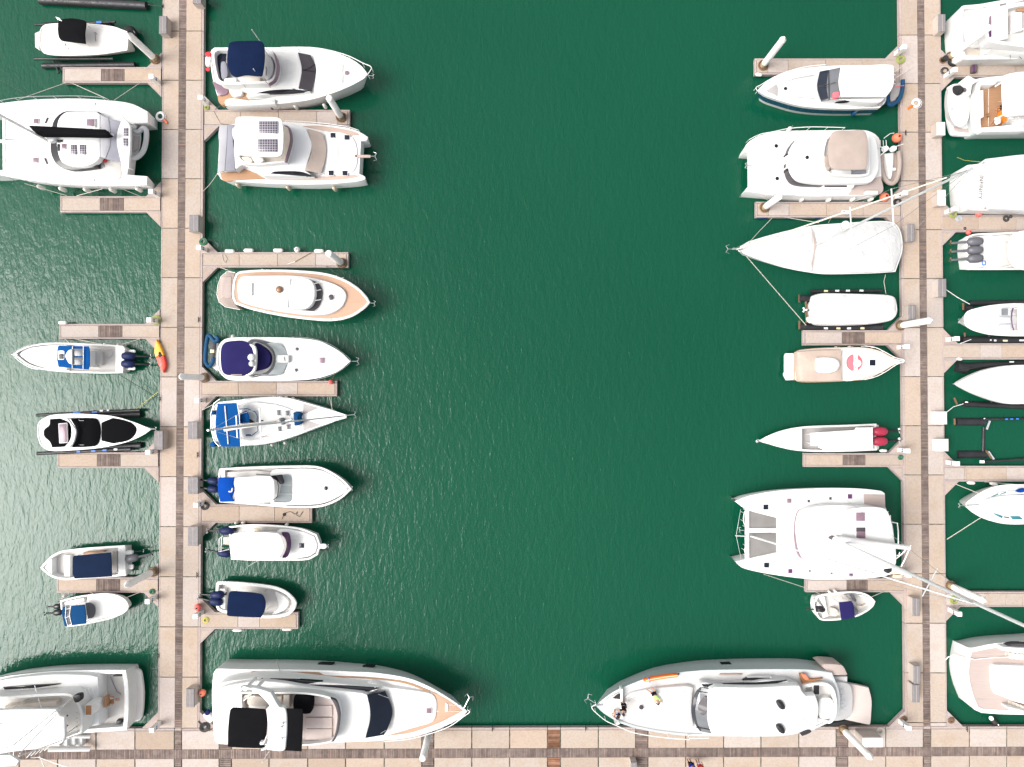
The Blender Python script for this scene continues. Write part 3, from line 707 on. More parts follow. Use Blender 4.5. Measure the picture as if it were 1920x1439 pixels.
def rail(par, pts, z, h, mat='steel', r=0.028, name='guard_rail', post=0.02, every=1):
    """pts: view points of the top rail; posts go straight down to z"""
    pp = smooth_poly(pts, 4, False); zz = lambda p: z if isinstance(z, (int, float)) else zof(z, p)
    v, f = sweep([W(p, zz(p)+h) for p in pp], r, 5); mb = MB(); mb.add(v, f)
    for i, p in enumerate(pts):
        if i % every: continue
        q = W(p, zz(p)+h); v, f = sweep([(q.x, q.y, zz(p)-0.05), q], post, 4); mb.add(v, f)
    return mb.build(name, par, mat, 60)
def hatch(par, pts, z, mat='glass_dark', fr='gelcoat', th=0.05, name='hatch'):
    o = slab(par, name, pts, z-0.02, z+th, fr, 0.012, n=3)
    cx = sum(p[0] for p in pts)/len(pts); cy = sum(p[1] for p in pts)/len(pts)
    q = [(cx+(p[0]-cx)*0.86, cy+(p[1]-cy)*0.86)+tuple(p[2:]) for p in pts]
    slab(o, 'pane', q, z+th-0.02, z+th+0.012, mat, 0.006, n=3); return o
def posts(par, pts, z0, z1, mat='steel', r=0.022, name='frame_post'):
    for p in pts:
        q = W(p, z1); wtube(par, name, [(q.x, q.y, z0), (q.x, q.y, z1)], r, mat, 6)
def canopy(par, name, pts, z, mat, zdeck, corners=None, dome=0.08, th=0.06, frame='steel'):
    o = slab(par, name, pts, None, z, mat, 0.03, dome=dome, thick=th)
    if corners is None:
        xs = [p[0] for p in pts]; ys = [p[1] for p in pts]; mx = (max(xs)-min(xs))*0.12; my = (max(ys)-min(ys))*0.12
        corners = [(min(xs)+mx, min(ys)+my), (max(xs)-mx, min(ys)+my), (max(xs)-mx, max(ys)-my), (min(xs)+mx, max(ys)-my)]
    posts(o, corners, zdeck, z-0.03, frame); return o
def outboard(par, x, y, dx, dy, z, mat='black_cowl', L=1.0, prop='white_paint', legm='black_cowl', tilt=0.22):
    o = W((x, y), z); u = Vector((dx, -dy, 0)).normalized(); v_ = Vector((-u.y, u.x, 0)); d = (u*cos(tilt)-Vector((0,0,1))*sin(tilt))
    up = v_.cross(u)
    if up.z < 0: up = -up
    c = o-u*0.05
    v, f = lathe(c, [(0.06*L,-0.10*L),(0.19*L,-0.03*L),(0.25*L,0.14*L),(0.26*L,0.38*L),(0.23*L,0.60*L),(0.13*L,0.74*L),(0.04*L,0.77*L)], 12, u+Vector((0,0,-0.06)))
    m_ = mesh('outboard_engine', par, v, f, mat, 70)
    a = c+u*0.55*L; e = a+d*0.85*L
    v, f = sweep([a, a+d*0.3*L, e], 0.10*L, 6, 0.055*L); mesh('leg', m_, v, f, legm, 60)
    g = e+up*(-0.05)
    v, f = lathe(g-u*0.05, [(0.03*L,-0.2*L),(0.075*L,-0.05*L),(0.07*L,0.12*L),(0.03*L,0.2*L)], 8, d); mesh('gearcase', m_, v, f, legm, 60)
    mb = MB(); pc = g+d*0.2*L; s2 = d.cross(v_).normalized()
    for k in range(3):
        an = 2*pi*k/3+0.4; rd = v_*cos(an)+s2*sin(an); td = v_*(-sin(an))+s2*cos(an)
        q = [pc+rd*0.03*L, pc+rd*0.11*L+td*0.07*L+d*0.03*L, pc+rd*0.18*L+td*0.01*L, pc+rd*0.10*L-td*0.06*L-d*0.03*L]
        mb.add(q+[p+d*0.012 for p in q], [[0,1,2,3],[7,6,5,4],[0,4,5,1],[1,5,6,2],[2,6,7,3],[3,7,4,0]])
    mb.build('propeller', m_, prop, 0)
    p0 = o-u*0.3; wtube(m_, 'bracket', [p0+Vector((0,0,-0.25)), c+u*0.1+Vector((0,0,-0.12))], 0.09*L, legm, 6)
    return m_
def seat(par, pts, z0, z1, mat='vinyl_white', name='seat'): return slab(par, name, pts, z0, z1, mat, 0.06, n=4)
def anchor(par, x, y, dx, dy, z, mat='steel', L=0.5):
    o = W((x, y), z); u = Vector((dx, -dy, 0)).normalized(); v_ = Vector((-u.y, u.x, 0)); mb = MB()
    v, f = sweep([o-u*0.5*L, o+u*0.5*L], 0.03, 5); mb.add(v, f)
    for s in (-1, 1):
        v, f = sweep([o+u*0.55*L, o+u*0.7*L+v_*s*0.3*L+Vector((0,0,-0.1)), o+u*0.4*L+v_*s*0.42*L+Vector((0,0,-0.05))], 0.05, 5, 0.02); mb.add(v, f)
    return mb.build('anchor', par, mat, 60)
ORD = ['first', 'second', 'third', 'fourth', 'fifth', 'sixth', 'seventh']
def fenders(tail, items, z=0.55, mat='fender_white', L=0.75, r=0.14, start='from the left', color='white', hang=True):
    """items: view x, y [, dx, dy direction of the long axis]; upright ones lean by themselves"""
    for i, it in enumerate(items):
        lab = (color+' fender '+tail) if len(items) == 1 else '%s %s fender %s %s' % (ORD[i], color, start, tail)
        c = W(it, z)
        o = thing('fender', lab, 'fender', (c.x, c.y, z-L/2), 'fenders')
        ax = Vector((it[2], -it[3], 0)) if len(it) > 2 else Vector((0,0,1))
        prof = [(r*0.3,-L/2), (r*0.75,-L/2+0.06), (r,-L/2+0.15), (r,L/2-0.15), (r*0.75,L/2-0.06), (r*0.3,L/2)]
        v, f = lathe(c, prof, 10, ax); mesh('tube_body', o, v, f, mat, 60)
        if len(it) == 2: wtube(o, 'lanyard', [(c.x, c.y, z+L/2-0.02), (c.x, c.y, z+L/2+0.45)], 0.015, 'rope', 4)
def line(label, pts, mat='rope', r=0.026, sag=0.0, name='mooring_line'):
    w_ = [W(p, p[2]) for p in pts]; out = []
    for i in range(len(w_)-1):
        a, b_ = w_[i], w_[i+1]; n_ = 8 if sag else 2
        for k in range(n_): t_ = k/n_; q = a.lerp(b_, t_); q.z -= sag*4*t_*(1-t_); out.append(q)
    out.append(w_[-1])
    return wtube(None, name, out, r, mat, 5, None, (label, 'rope', 'mooring lines'))
def text(par, s, x, y, z, size, rot, mat, name='lettering'):
    cu = bpy.data.curves.new('t', 'FONT'); cu.body = s; cu.size = size; cu.align_x = 'CENTER'; cu.align_y = 'CENTER'; cu.extrude = 0.004; cu.space_character = 1.15
    to = bpy.data.objects.new('t', cu); COL.objects.link(to); dg = bpy.context.evaluated_depsgraph_get()
    me = bpy.data.meshes.new_from_object(to.evaluated_get(dg)); bpy.data.objects.remove(to); me.name = name; me.materials.clear(); me.materials.append(MAT[mat])
    c = W((x, y), z)-root_loc(par); me.transform(Matrix.Translation(c) @ Matrix.Rotation(rot, 4, 'Z'))
    o = bpy.data.objects.new(name, me); COL.objects.link(o); o.parent = par; return o
def mast(par, x, y, z0, zt, r=0.12, mat='alloy', name='mast'):
    a = W((x, y), z0); v, f = sweep([a, (a.x, a.y, (z0+zt)/2), (a.x, a.y, zt)], r, 10, r*0.72); mesh(name, par, v, f, mat, 60); return a
def spreader(par, a, z, half, ang, mat='alloy', name='spreader', r=0.045):
    d = Vector((cos(ang), sin(ang), 0)); wtube(par, name, [Vector((a.x, a.y, z))-d*half, Vector((a.x, a.y, z))+d*half], r, mat, 6)
def lift(label, tubes, cross, at, labs=(), z=0.28):
    """floating boat lift: black tubes (x0,y0,x1,y1,radius), cross members"""
    p = W(at, 0); o = thing('boat_lift', label, 'boat lift', (p.x, p.y, -0.3), 'floating boat lifts')
    for (x0, y0, x1, y1, r, zz) in tubes: tube(o, 'pontoon_tube', [(x0, y0, zz), ((x0+x1)/2, (y0+y1)/2, zz), (x1, y1, zz)], r, 'lift_black', 10)
    for (x0, y0, x1, y1, m_) in cross: tube(o, 'cross_member', [(x0, y0, z), (x1, y1, z)], 0.09, m_, 6)
    for (x, y, sx, sy, m_, zz) in labs:
        c = W((x, y), zz); v, f = boxw((c.x, c.y, zz), sx, sy, 0.012); mesh('sticker', o, v, f, m_, 0)
    return o
def rib(name, label, path, floor, z, r, mat, fmat, group='tenders', cat='dinghy'):
    c = W(floor[0], z); o = thing(name, label, cat, (c.x, c.y, z-r), group)
    pp = smooth_poly(path, 5, False); v, f = sweep([W(p, z) for p in pp], r, 10); mesh('air_tube', o, v, f, mat, 70)
    slab(o, 'floor_panel', floor, z-r*0.7, z-r*0.3, fmat, 0.02, n=4); return o
def skinned(name, par, joints, edges, mat, sub=2):
    me = bpy.data.meshes.new(name); base = root_loc(par); keys = list(joints)
    bm = bmesh.new(); lay = bm.verts.layers.skin.verify(); vv = {}
    for k in keys:
        p, r = joints[k]; q = bm.verts.new(Vector(p)-base); q[lay].radius = (r, r) if not isinstance(r, tuple) else r; vv[k] = q
    for a, b_ in edges: bm.edges.new((vv[a], vv[b_]))
    vv[keys[0]][lay].use_root = True
    bm.to_mesh(me); bm.free()
    o = bpy.data.objects.new(name, me); COL.objects.link(o)
    o.modifiers.new('s', 'SKIN'); md = o.modifiers.new('u', 'SUBSURF'); md.levels = sub; md.render_levels = sub
    dg = bpy.context.evaluated_depsgraph_get(); m2 = bpy.data.meshes.new_from_object(o.evaluated_get(dg)); bpy.data.objects.remove(o)
    m2.name = name; m2.materials.clear(); m2.materials.append(MAT[mat])
    for p in m2.polygons: p.use_smooth = True
    o = bpy.data.objects.new(name, m2); COL.objects.link(o); o.parent = par; return o
def person(label, at, z, J, shirt, legs, hair='hair', head_dir=(0,0,1)):
    """J: local joints in metres (x right, y up in the picture, z up) for pelvis chest neck head, l/r shoulder elbow hand hip knee foot"""
    c = W(at, z); o = thing('person', label, 'person', tuple(c), 'people')
    P_ = {k: c+Vector(v) for k, v in J.items()}
    R = dict(pelvis=0.14, chest=0.15, neck=0.06, head=0.105, ls=0.07, rs=0.07, le=0.05, re=0.05, lh=0.04, rh=0.04, lhip=0.095, rhip=0.095, lk=0.068, rk=0.068, lf=0.045, rf=0.045)
    E = [('pelvis','chest'),('chest','neck'),('neck','head'),('chest','ls'),('ls','le'),('le','lh'),('chest','rs'),('rs','re'),('re','rh'),('pelvis','lhip'),('lhip','lk'),('lk','lf'),('pelvis','rhip'),('rhip','rk'),('rk','rf')]
    JT = {k: (P_[k], R[k]) for k in ['pelvis','chest','neck','head','ls','le','lh','rs','re','rh','lhip','lk','lf','rhip','rk','rf']}
    fd = (P_['head']-P_['neck']).normalized(); JT['crown'] = (P_['head']+fd*0.12, 0.075); E.append(('head','crown'))
    for s in 'lr':                                       # hand: thumb and four fingers
        h = P_[s+'h']; d = (h-P_[s+'e']).normalized(); sd = d.cross(Vector((0,0,1))); sd = sd.normalized() if sd.length > 0.1 else Vector((1,0,0))
        JT[s+'p'] = (h+d*0.07, 0.035); E.append((s+'h', s+'p'))
        for i in range(4): JT[s+'f%d' % i] = (h+d*(0.14+0.012*(1-abs(i-1.4)))+sd*(0.02*(i-1.5)), 0.009); E.append((s+'p', s+'f%d' % i))
        JT[s+'t'] = (h+d*0.08+sd*0.055, 0.01); E.append((s+'h', s+'t'))
        k = P_[s+'f']; q = P_[s+'k']; dd = (k-q).normalized(); fw = dd.cross(Vector((0,0,1)).cross(dd)) if abs(dd.z) < 0.9 else Vector((0.0,-1,0))
        JT[s+'toe'] = (k+(fd*-1*0.0)+Vector((fw.x, fw.y, 0)).normalized()*0.16+Vector((0,0,-0.02)), 0.035) if Vector((fw.x, fw.y)).length > 1e-3 else (k+dd*0.1, 0.035); E.append((s+'f', s+'toe'))
    skinned('body', o, JT, E, 'skin')
    g = 1.16
    CT = {k: (P_[k], R[k]*g) for k in ('pelvis','chest','ls','rs')}
    CT['neck2'] = (P_['chest'].lerp(P_['neck'], 0.6), 0.08); CT['la'] = (P_['ls'].lerp(P_['le'], 0.7), R['le']*1.35); CT['ra'] = (P_['rs'].lerp(P_['re'], 0.7), R['re']*1.35)
    skinned('shirt', o, CT, [('pelvis','chest'),('chest','neck2'),('chest','ls'),('ls','la'),('chest','rs'),('rs','ra')], shirt)
    LT = {'pelvis': (P_['pelvis'], 0.165)}
    for s in 'lr': LT[s+'hip'] = (P_[s+'hip'], 0.115); LT[s+'k'] = (P_[s+'hip'].lerp(P_[s+'k'], 0.85), 0.09)
    skinned('shorts', o, LT, [('pelvis','lhip'),('lhip','lk'),('pelvis','rhip'),('rhip','rk')], legs)
    h = P_['head']+fd*0.05; v, f = lathe(h, [(0.118*sin(pi*(0.42+0.58*i/6)), -0.13*cos(pi*(0.42+0.58*i/6))) for i in range(7)], 12, fd); mesh('hair_cap', o, v, f, hair, 80)
    return o
# ================================================================ boats left of the left walkway
view(0,0,4.7975)
b_ = boat('console_boat', 'pale boat with a black bucket top standing on a black lift, top left', 'boat', (740,360))
hull(b_, [(355,300),(375,245),(430,217),(700,207),(1000,236),(1145,285,1),(1155,370),(1145,455,1),(900,492),(600,503),(410,488),(360,420)], 1.45, 0.1, (360,360), (1150,370), 'gelcoat_warm', 'gelcoat_warm', bot=0.7, lift=0.45, rake=0.2)
slab(b_, 'swim_platform', [(312,300,1),(355,280,1),(355,455,1),(315,425,1)], 0.9, 1.1, 'gelcoat_grey', 0.03)
slab(b_, 'boat_cover', [(375,300),(395,255),(440,235),(700,225),(1000,252),(1130,298,1),(1138,370),(1130,440,1),(900,475),(600,486),(425,470),(380,420)], 1.4, 1.56, 'gelcoat_warm', 0.08, dome=0.18)
canopy(b_, 'top_canopy', [(525,195),(560,175),(640,165),(740,180),(775,205),(765,300),(770,395,1),(640,380),(545,360),(520,290)], 2.7, 'canvas_black', 1.5, dome=0.1)
tube(b_, 'logo', [(845,300,1.76),(860,292,1.76),(868,305,1.76),(855,315,1.77),(858,345,1.77),(862,375,1.76)], 0.02, 'print_dark', 5)
for i in range(3): tube(b_, 'rod_holder', [(500+8*i,155+10*i,2.7),(540+8*i,170+10*i,2.75)], 0.03, 'white_paint', 5)
for i in range(5): tube(b_, 'rod_holder', [(575+12*i,375+18*i,2.0),(580+12*i,400+16*i,2.1)], 0.03, 'black_paint' if i % 2 else 'white_paint', 5)
ball(1.0,1.0,0.5,0.01,'x','rubber') if False else None
o = thing('bow_cushion', 'black round fender under the tip of the top left pile', 'fender', tuple(W((1205,325),0.5)), 'fenders')
v, f = lathe(W((1205,325),0.0), [(0.2,0.1),(0.5,0.25),(0.55,0.6),(0.45,0.85),(0.2,0.95)], 16); mesh('pad', o, v, f, 'rubber', 60)
tube(o, 'mooring_ring', [(1200,280,0.9),(1215,300,1.0)], 0.03, 'steel', 5)
lift('black floating lift under the pale boat with a black top, top left', [(315,225,1040,200,0.10,0.75),(310,532,1020,530,0.12,0.7),(385,595,1215,585,0.24,0.2),(400,225,1000,215,0.2,0.2)], [(430,215,560,640,'lift_black'),(470,520,530,660,'lift_black'),(900,210,900,600,'lift_black')], (740,560), [(890,202,0.45,0.2,'label_blue',0.86)])
lift('black lift tube cut off by the top edge at the far left', [(360,5,1320,55,0.36,0.25),(345,-60,1300,-50,0.3,0.25)], [(700,-60,700,40,'lift_black'),(1200,-60,1200,40,'lift_black')], (800,0))
line('dark line from the top left lift tube to the walkway', [(1330,45,0.5),(1470,60,0.52)], 'rope_dark')
view(0,180,6.5414)
b_ = boat('sailing_catamaran', 'white sailing catamaran with a black boom bag, moored at the left edge', 'catamaran', (900,580))
slab(b_, 'hull', [(-340,150,1),(-100,100),(0,88),(400,44),(900,30),(1300,50),(1600,92),(1810,190,1),(1812,332,1),(1500,350,1),(300,345,1),(0,240),(-250,200)], -0.4, 1.9, 'gelcoat', 0.06, flare=-0.18)
slab(b_, 'hull', [(-340,930,1),(0,972),(300,1035),(800,1088),(1400,1106),(1800,1096,1),(1806,985,1),(1500,960,1),(300,850,1),(0,910),(-250,920)], -0.4, 1.9, 'gelcoat', 0.06, flare=-0.32)
slab(b_, 'bridge_deck', [(300,310,1),(1560,315,1),(1590,640),(1560,985,1),(300,900,1)], 0.9, 1.915, 'gelcoat', 0.03)
slab(b_, 'trampoline', [(72,210,1),(305,280,1),(305,545,1),(72,530,1)], 1.76, 1.8, 'canvas_white', 0.01); slab(b_, 'trampoline', [(72,580,1),(305,580,1),(305,885,1),(72,905,1)], 1.76, 1.8, 'canvas_white', 0.01)
slab(b_, 'crossbeam', [(22,200,1),(66,200,1),(66,925,1),(30,925,1)], 1.55, 1.85, 'alloy', 0.08)
slab(b_, 'centre_plank', [(-20,535,1),(305,545,1),(305,582,1),(-20,570,1)], 1.7, 1.86, 'gelcoat', 0.03)
slab(b_, 'cabin_windows', [(614,640),(640,340),(720,225),(830,182),(1200,190,1),(1200,880,1),(900,912),(740,872),(650,780)], 1.9, 2.35, 'glass_dark', 0.1)
rf = slab(b_, 'cabin_roof', [(690,600),(700,330),(760,225),(850,188),(1180,195),(1226,232,1),(1228,740,1),(1190,800),(1050,862),(850,852),(740,792)], 2.25, 2.8, 'gelcoat', 0.12, dome=0.1)
for q in (rect(868,602,940,720), rect(975,602,1048,720)): slab(rf, 'solar_panel', q, 2.8, 2.93, 'solar', 0.01)
hatch(rf, rect(1055,278,1168,380), 2.88, 'glass_pink'); hatch(rf, rect(752,585,815,655), 2.86, 'glass_pink'); slab(rf, 'slide_rail', rect(702,590,720,672), 2.8, 2.92, 'black_paint', 0.01); slab(rf, 'slide_rail', [(702,545,1),(762,538,1),(764,565,1),(706,572,1)], 2.8, 2.92, 'black_paint', 0.01)
for q in (rect(405,278,476,346), rect(400,754,470,826)): hatch(b_, q, 1.93, 'glass_pink')
slab(b_, 'grab_bar', [(545,330,1),(575,262,1),(588,268,1),(558,338,1)], 1.9, 1.98, 'black_paint', 0.01); slab(b_, 'grab_bar', [(540,768,1),(556,762,1),(583,832,1),(568,838,1)], 1.9, 1.98, 'black_paint', 0.01)
hatch(b_, rect(1135,85,1170,112), 1.91, 'gelcoat_grey'); hatch(b_, rect(1128,1022,1160,1050), 1.91, 'gelcoat_grey')
slab(b_, 'cockpit_floor', [(1060,852,1),(1300,780,1),(1480,825,1),(1480,1000),(1380,1062,1),(1280,1010)], 1.9, 1.94, 'nonskid', 0.005)
o = slab(b_, 'cockpit_canopy', [(1230,230,1),(1330,275,1),(1350,420),(1350,600),(1290,772,1),(1230,745,1)], None, 3.05, 'canvas_lightgrey', 0.03, thick=0.06, dome=0.08); posts(o, [(1330,300),(1300,750)], 1.9, 3.0)
slab(b_, 'cockpit_canopy', [(1334,276,1),(1495,318,1),(1430,520),(1482,820,1),(1294,774,1),(1353,600),(1353,420)], None, 3.0, 'canvas_grey', 0.03, thick=0.06)
o = slab(b_, 'stern_arch', [(1500,255,1),(1585,345),(1600,480),(1596,640),(1578,890,1),(1492,878,1),(1425,520)], 2.95, 3.2, 'gelcoat', 0.08); posts(o, [(1540,320),(1530,850)], 1.9, 3.1, 'white_paint', 0.06)
for q in (rect(1515,392,1570,490), rect(1510,520,1568,620)): slab(o, 'solar_panel', q, 3.2, 3.24, 'solar', 0.01)
slab(b_, 'boom_bag', [(345,372,1),(372,357),(900,385),(1280,405,1),(1340,470,1),(1270,485),(800,478),(470,478,1),(400,430)], 3.75, 4.35, 'canvas_black', 0.15)
tube(b_, 'boom', [(400,415,3.75),(1390,480,3.85)], 0.10, 'alloy', 8)
a = mast(b_, 585,552, 2.8, 23.0, 0.10, 'white_paint')
slab(b_, 'mast_gear', [(560,480),(660,490),(665,545),(590,560)], 2.8, 3.2, 'pvc_grey', 0.1)
rail(b_, [(-200,100),(0,60),(180,28),(400,10),(650,4),(950,2),(1250,20),(1320,40)], 1.9, 0.75, 'steel', 0.026)
rail(b_, [(-200,1010),(100,1000),(300,1032),(560,1060),(850,1078),(1150,1086),(1400,1080)], 1.9, 0.65, 'steel', 0.018, every=1)
tube(b_, 'cushion', [(1235,770,2.1),(1300,800,2.1)], 0.13, 'flag_red', 8)
tube(b_, 'steering_wheel', [(1240,830,2.5),(1275,845,2.6),(1280,875,2.5)], 0.03, 'black_paint', 6)
rib('dinghy', 'grey inflatable dinghy hung on the stern of the left edge sailing catamaran', [(1640,410),(1700,440),(1760,395),(1795,430),(1790,560),(1755,680),(1680,755),(1600,770)], [(1640,430),(1720,440),(1720,600),(1680,710),(1610,730),(1610,560)], 1.5, 0.21, 'pvc_grey', 'pvc_grey')
slab(bpy.data.objects['dinghy'], 'thwart', [(1640,490,1),(1705,495,1),(1690,650,1),(1630,690,1)], 1.45, 1.55, 'nonskid_grey', 0.02)
tube(bpy.data.objects['dinghy'], 'outboard_engine', [(1620,360,1.9),(1665,395,1.7)], 0.2, 'pvc_grey', 8)
fenders('along the lower side of the left edge sailing catamaran', [(505,1125),(770,1148),(1070,1160),(1385,1160),(1705,1150)], 0.95, 'fender_white', 0.95, 0.17)
for i, (p, l) in enumerate([([(230,45,1.95),(810,-160,DZ+.02)],'upper bow line of the left edge catamaran to the pontoon above'), ([(860,-165,DZ+.02),(1330,45,1.95)],'spring line from the topmost left pontoon down to the catamaran'), ([(1400,55,1.95),(1720,-160,DZ+.02)],'stern line of the catamaran up to the topmost left pontoon'),
                        ([(300,1075,1.9),(820,1225,DZ+.02)],'lower bow line of the left edge catamaran'), ([(940,1228,DZ+.02),(1260,1140,1.9)],'lower spring line of the left edge catamaran'), ([(1490,1140,1.9),(1760,1248,DZ+.02)],'lower stern line of the left edge catamaran')]): line(l, p)
view(0,0,1)
line('dark thin line running off the upper left edge of the picture', [(-40,130,0.9),(65,185,1.9)], 'rope_dark', 0.016)
# ---- blue topped centre console
view(0,560,4.7975)
b_ = boat('center_console_boat', 'white open boat with a blue top and twin black engines, at the middle left', 'boat', (650,540))
hull(b_, [(118,502,1),(170,462),(280,420),(450,398),(700,402),(1000,416),(1105,426,1),(1125,450,1),(1105,672,1),(900,675),(600,664),(400,644),(260,605),(170,545)], 1.05, 0.4, (1110,548), (118,502), 'gelcoat', 'nonskid', floor=0.62, rim=0.14)
slab(b_, 'foredeck', [(170,502,1),(220,465),(300,438),(470,418),(600,418,1),(600,648,1),(430,632),(290,590),(220,548)], 0.6, (1.06,(560,520),1.36,(170,502)), 'gelcoat', 0.05, n=6)
slab(b_, 'transom_bench', rect(1035,432,1105,660), 0.6, 1.0, 'gelcoat', 0.05)
slab(b_, 'leaning_post', rect(830,480,910,600), 0.6, 1.0, 'nonskid', 0.04); slab(b_, 'console', rect(640,470,800,610), 0.6, 1.9, 'gelcoat', 0.06)
o = canopy(b_, 'hard_top', [(518,440),(530,424,1),(795,430,1),(805,470),(805,600),(795,640,1),(525,615,1),(512,540)], 2.75, 'canvas_blue', 0.7, [(560,450),(780,450),(780,610),(560,600)], dome=0.02)
slab(o, 'deck_hatch', rrect(520,468,578,552,12), 2.75, 2.8, 'gelcoat', 0.01); slab(o, 'deck_hatch_pad', rrect(530,498,572,546,8), 2.79, 2.82, 'black_paint', 0.005)
slab(o, 'radar_cover', [(585,520),(610,470),(645,455,1),(645,595,1),(615,580)], 2.75, 3.0, 'gelcoat', 0.06)
for q in (rect(660,452,745,518), rect(658,530,742,598)): slab(o, 'solar_panel', q, 2.78, 2.84, 'glass_grey', 0.01)
for x in (652,750): tube(o, 'panel_rail', [(x,428,2.86),(x,525,2.86),(x-2,636,2.86)], 0.03, 'white_rail')
rail(b_, [(620,650),(400,632),(290,628),(170,560),(120,500),(170,455),(250,425),(330,412)], 1.35, 0.4, 'steel', 0.024, every=2)
outboard(b_, 1115,517,1,0.02,1.05,'navy_cowl',1.35); outboard(b_, 1110,588,1,0.02,1.05,'navy_cowl',1.35)
for y in (475,628): slab(b_, 'swim_step', rrect(1115,y-14,1215,y+16,12), 0.6, 0.72, 'gelcoat', 0.03)
tube(b_, 'hose', [(950,470,0.72),(1000,455,0.74),(1015,500,0.72),(980,540,0.74),(955,520,0.72)], 0.02, 'print_grey', 5)
anchor(b_, 130,505,-1,0,1.5)
fenders('on the upper side of the blue topped open boat', [(950,412),(1070,418)], 0.75, 'fender_white', 0.6, 0.12)
for p, l in [([(680,365,DZ),(920,412,1.1)],'upper spring line of the blue topped open boat'), ([(1100,412,1.1),(1270,360,DZ)],'stern line of the blue topped open boat'), ([(580,362,DZ),(620,398,1.2)],'short bow line of the blue topped open boat'), ([(1060,680,1.0),(1440,905,DZ)],'dark stern line from the blue topped open boat to the walkway')]: line(l, p, 'rope_dark' if 'dark' in l else 'rope')
fenders('on the outer tip of the pontoon above the blue topped boat', [(565,218,1,0)], DZ+0.1, 'fender_white', 0.75, 0.16)
line('yellowish line from the black and white boat lift to the walkway', [(1220,1000,0.4),(1340,905,0.2),(1425,840,DZ)], 'rope_yellow')
# ---- black and white boat on a lift
b_ = boat('bow_rider', 'white boat with black cockpit cover and black bow pad on a left lift', 'boat', (800,1200))
hull(b_, [(335,1190),(345,1120),(400,1072),(480,1046),(700,1036),(1000,1056),(1200,1110),(1310,1155),(1362,1176,1),(1300,1222),(1150,1290),(900,1345),(600,1370),(450,1370),(375,1330),(342,1260)], 1.65, 0.25, (340,1200), (1362,1176), 'gelcoat', 'gelcoat', bot=0.65, lift=0.45)
slab(b_, 'cockpit_cover', [(447,1087,1),(540,1082),(622,1110),(640,1200),(622,1320),(560,1335),(467,1340,1),(447,1290),(397,1240),(397,1180),(442,1140)], 1.6, 1.72, 'vinyl_black', 0.03, dome=0.12)
slab(b_, 'helm_cover', [(630,1078,1),(840,1078),(882,1110),(900,1200),(882,1290),(840,1330),(645,1340,1),(685,1200)], 1.6, 1.86, 'vinyl_black', 0.06, dome=0.2)
o = slab(b_, 'roll_bar', [(542,1080,1),(602,1075,1),(660,1150),(682,1200),(662,1290),(622,1345,1),(572,1340,1),(625,1280),(642,1200),(622,1120)], 2.3, 2.45, 'gelcoat', 0.05); posts(o, [(570,1085),(595,1335)], 1.6, 2.4, 'white_paint', 0.06)
slab(b_, 'bow_pad', [(910,1117,1),(1005,1077,1),(1140,1100),(1205,1140),(1228,1182),(1200,1240),(1140,1280),(1015,1305,1),(910,1280,1)], 1.75, 1.86, 'vinyl_black', 0.05)
slab(b_, 'skylight', [(523,1125,1),(602,1118,1),(608,1300,1),(532,1305,1)], 1.8, 1.92, 'gelcoat_grey', 0.02); slab(b_, 'skylight_pane', [(530,1132,1),(596,1126,1),(602,1292,1),(538,1297,1)], 1.9, 1.94, 'glass_pink', 0.01)
for y in (1100,1318): tube(b_, 'cleat', [(708,y-8,1.95),(720,y,1.98),(755,y,1.95)], 0.025, 'steel', 5)
anchor(b_, 1365,1176,1,0,1.9)
lift('black floating lift with blue and white marks under the black and white boat', [(330,1050,1260,1005,0.13,0.6),(335,1395,1180,1355,0.15,0.6),(420,1070,1270,1040,0.26,0.22),(500,1370,1275,1320,0.26,0.22)], [(600,1030,600,1380,'lift_black'),(1050,1030,1050,1350,'lift_black')], (800,1380),
     [(690,1026,0.6,0.16,'label_blue',0.75),(850,1022,0.4,0.14,'label_blue',0.75),(910,1010,0.25,0.14,'label_white',0.75),(970,1006,0.15,0.12,'label_white',0.75),(705,1378,0.3,0.15,'label_blue',0.77),(840,1372,0.35,0.15,'label_blue',0.77),(940,1366,0.35,0.15,'label_blue',0.77),(1040,1358,0.3,0.15,'label_white',0.77)])
fenders('on the pontoon below the black and white boat', [(565,1510,1,0),(755,1508,1,0),(1040,1506,1,0),(1205,1500,1,0)], 0.32, 'fender_white', 0.65, 0.11)
# ---- two small navy topped boats
view(60,1010,7.996)
b_ = boat('skiff', 'white skiff with a long navy top and tilted engine, left of the lower pile', 'boat', (750,380))
hull(b_, [(122,440,1),(200,350),(300,255),(450,185),(800,140),(1395,100,1),(1412,560,1),(1200,577),(800,602),(500,625),(310,585),(190,505)], 0.95, 0.25, (1400,330), (122,440), 'gelcoat', 'nonskid', floor=0.5, rim=0.17)
slab(b_, 'bow_deck', [(180,440,1),(250,345),(300,300,1),(300,560,1),(240,510)], 0.5, 1.12, 'gelcoat', 0.04)
slab(b_, 'bow_well_step', rect(480,250,570,580), 0.5, 0.85, 'gelcoat', 0.05); slab(b_, 'aft_bench', rect(1205,200,1278,505), 0.5, 0.8, 'nonskid_grey', 0.03)
slab(b_, 'transom', rect(1290,130,1400,545), 0.5, 1.0, 'gelcoat', 0.05); slab(b_, 'console', rect(720,300,1000,500), 0.5, 1.6, 'gelcoat', 0.06); slab(b_, 'side_seat', [(760,215,1),(1080,180,1),(1085,205,1),(770,245,1)], 0.5, 0.8, 'teak', 0.03)
canopy(b_, 'long_top', [(607,300),(622,262,1),(900,235),(1183,210,1),(1192,400),(1195,570,1),(900,590),(640,603,1),(608,530)], 2.4, 'canvas_ink', 0.6, dome=0.06)
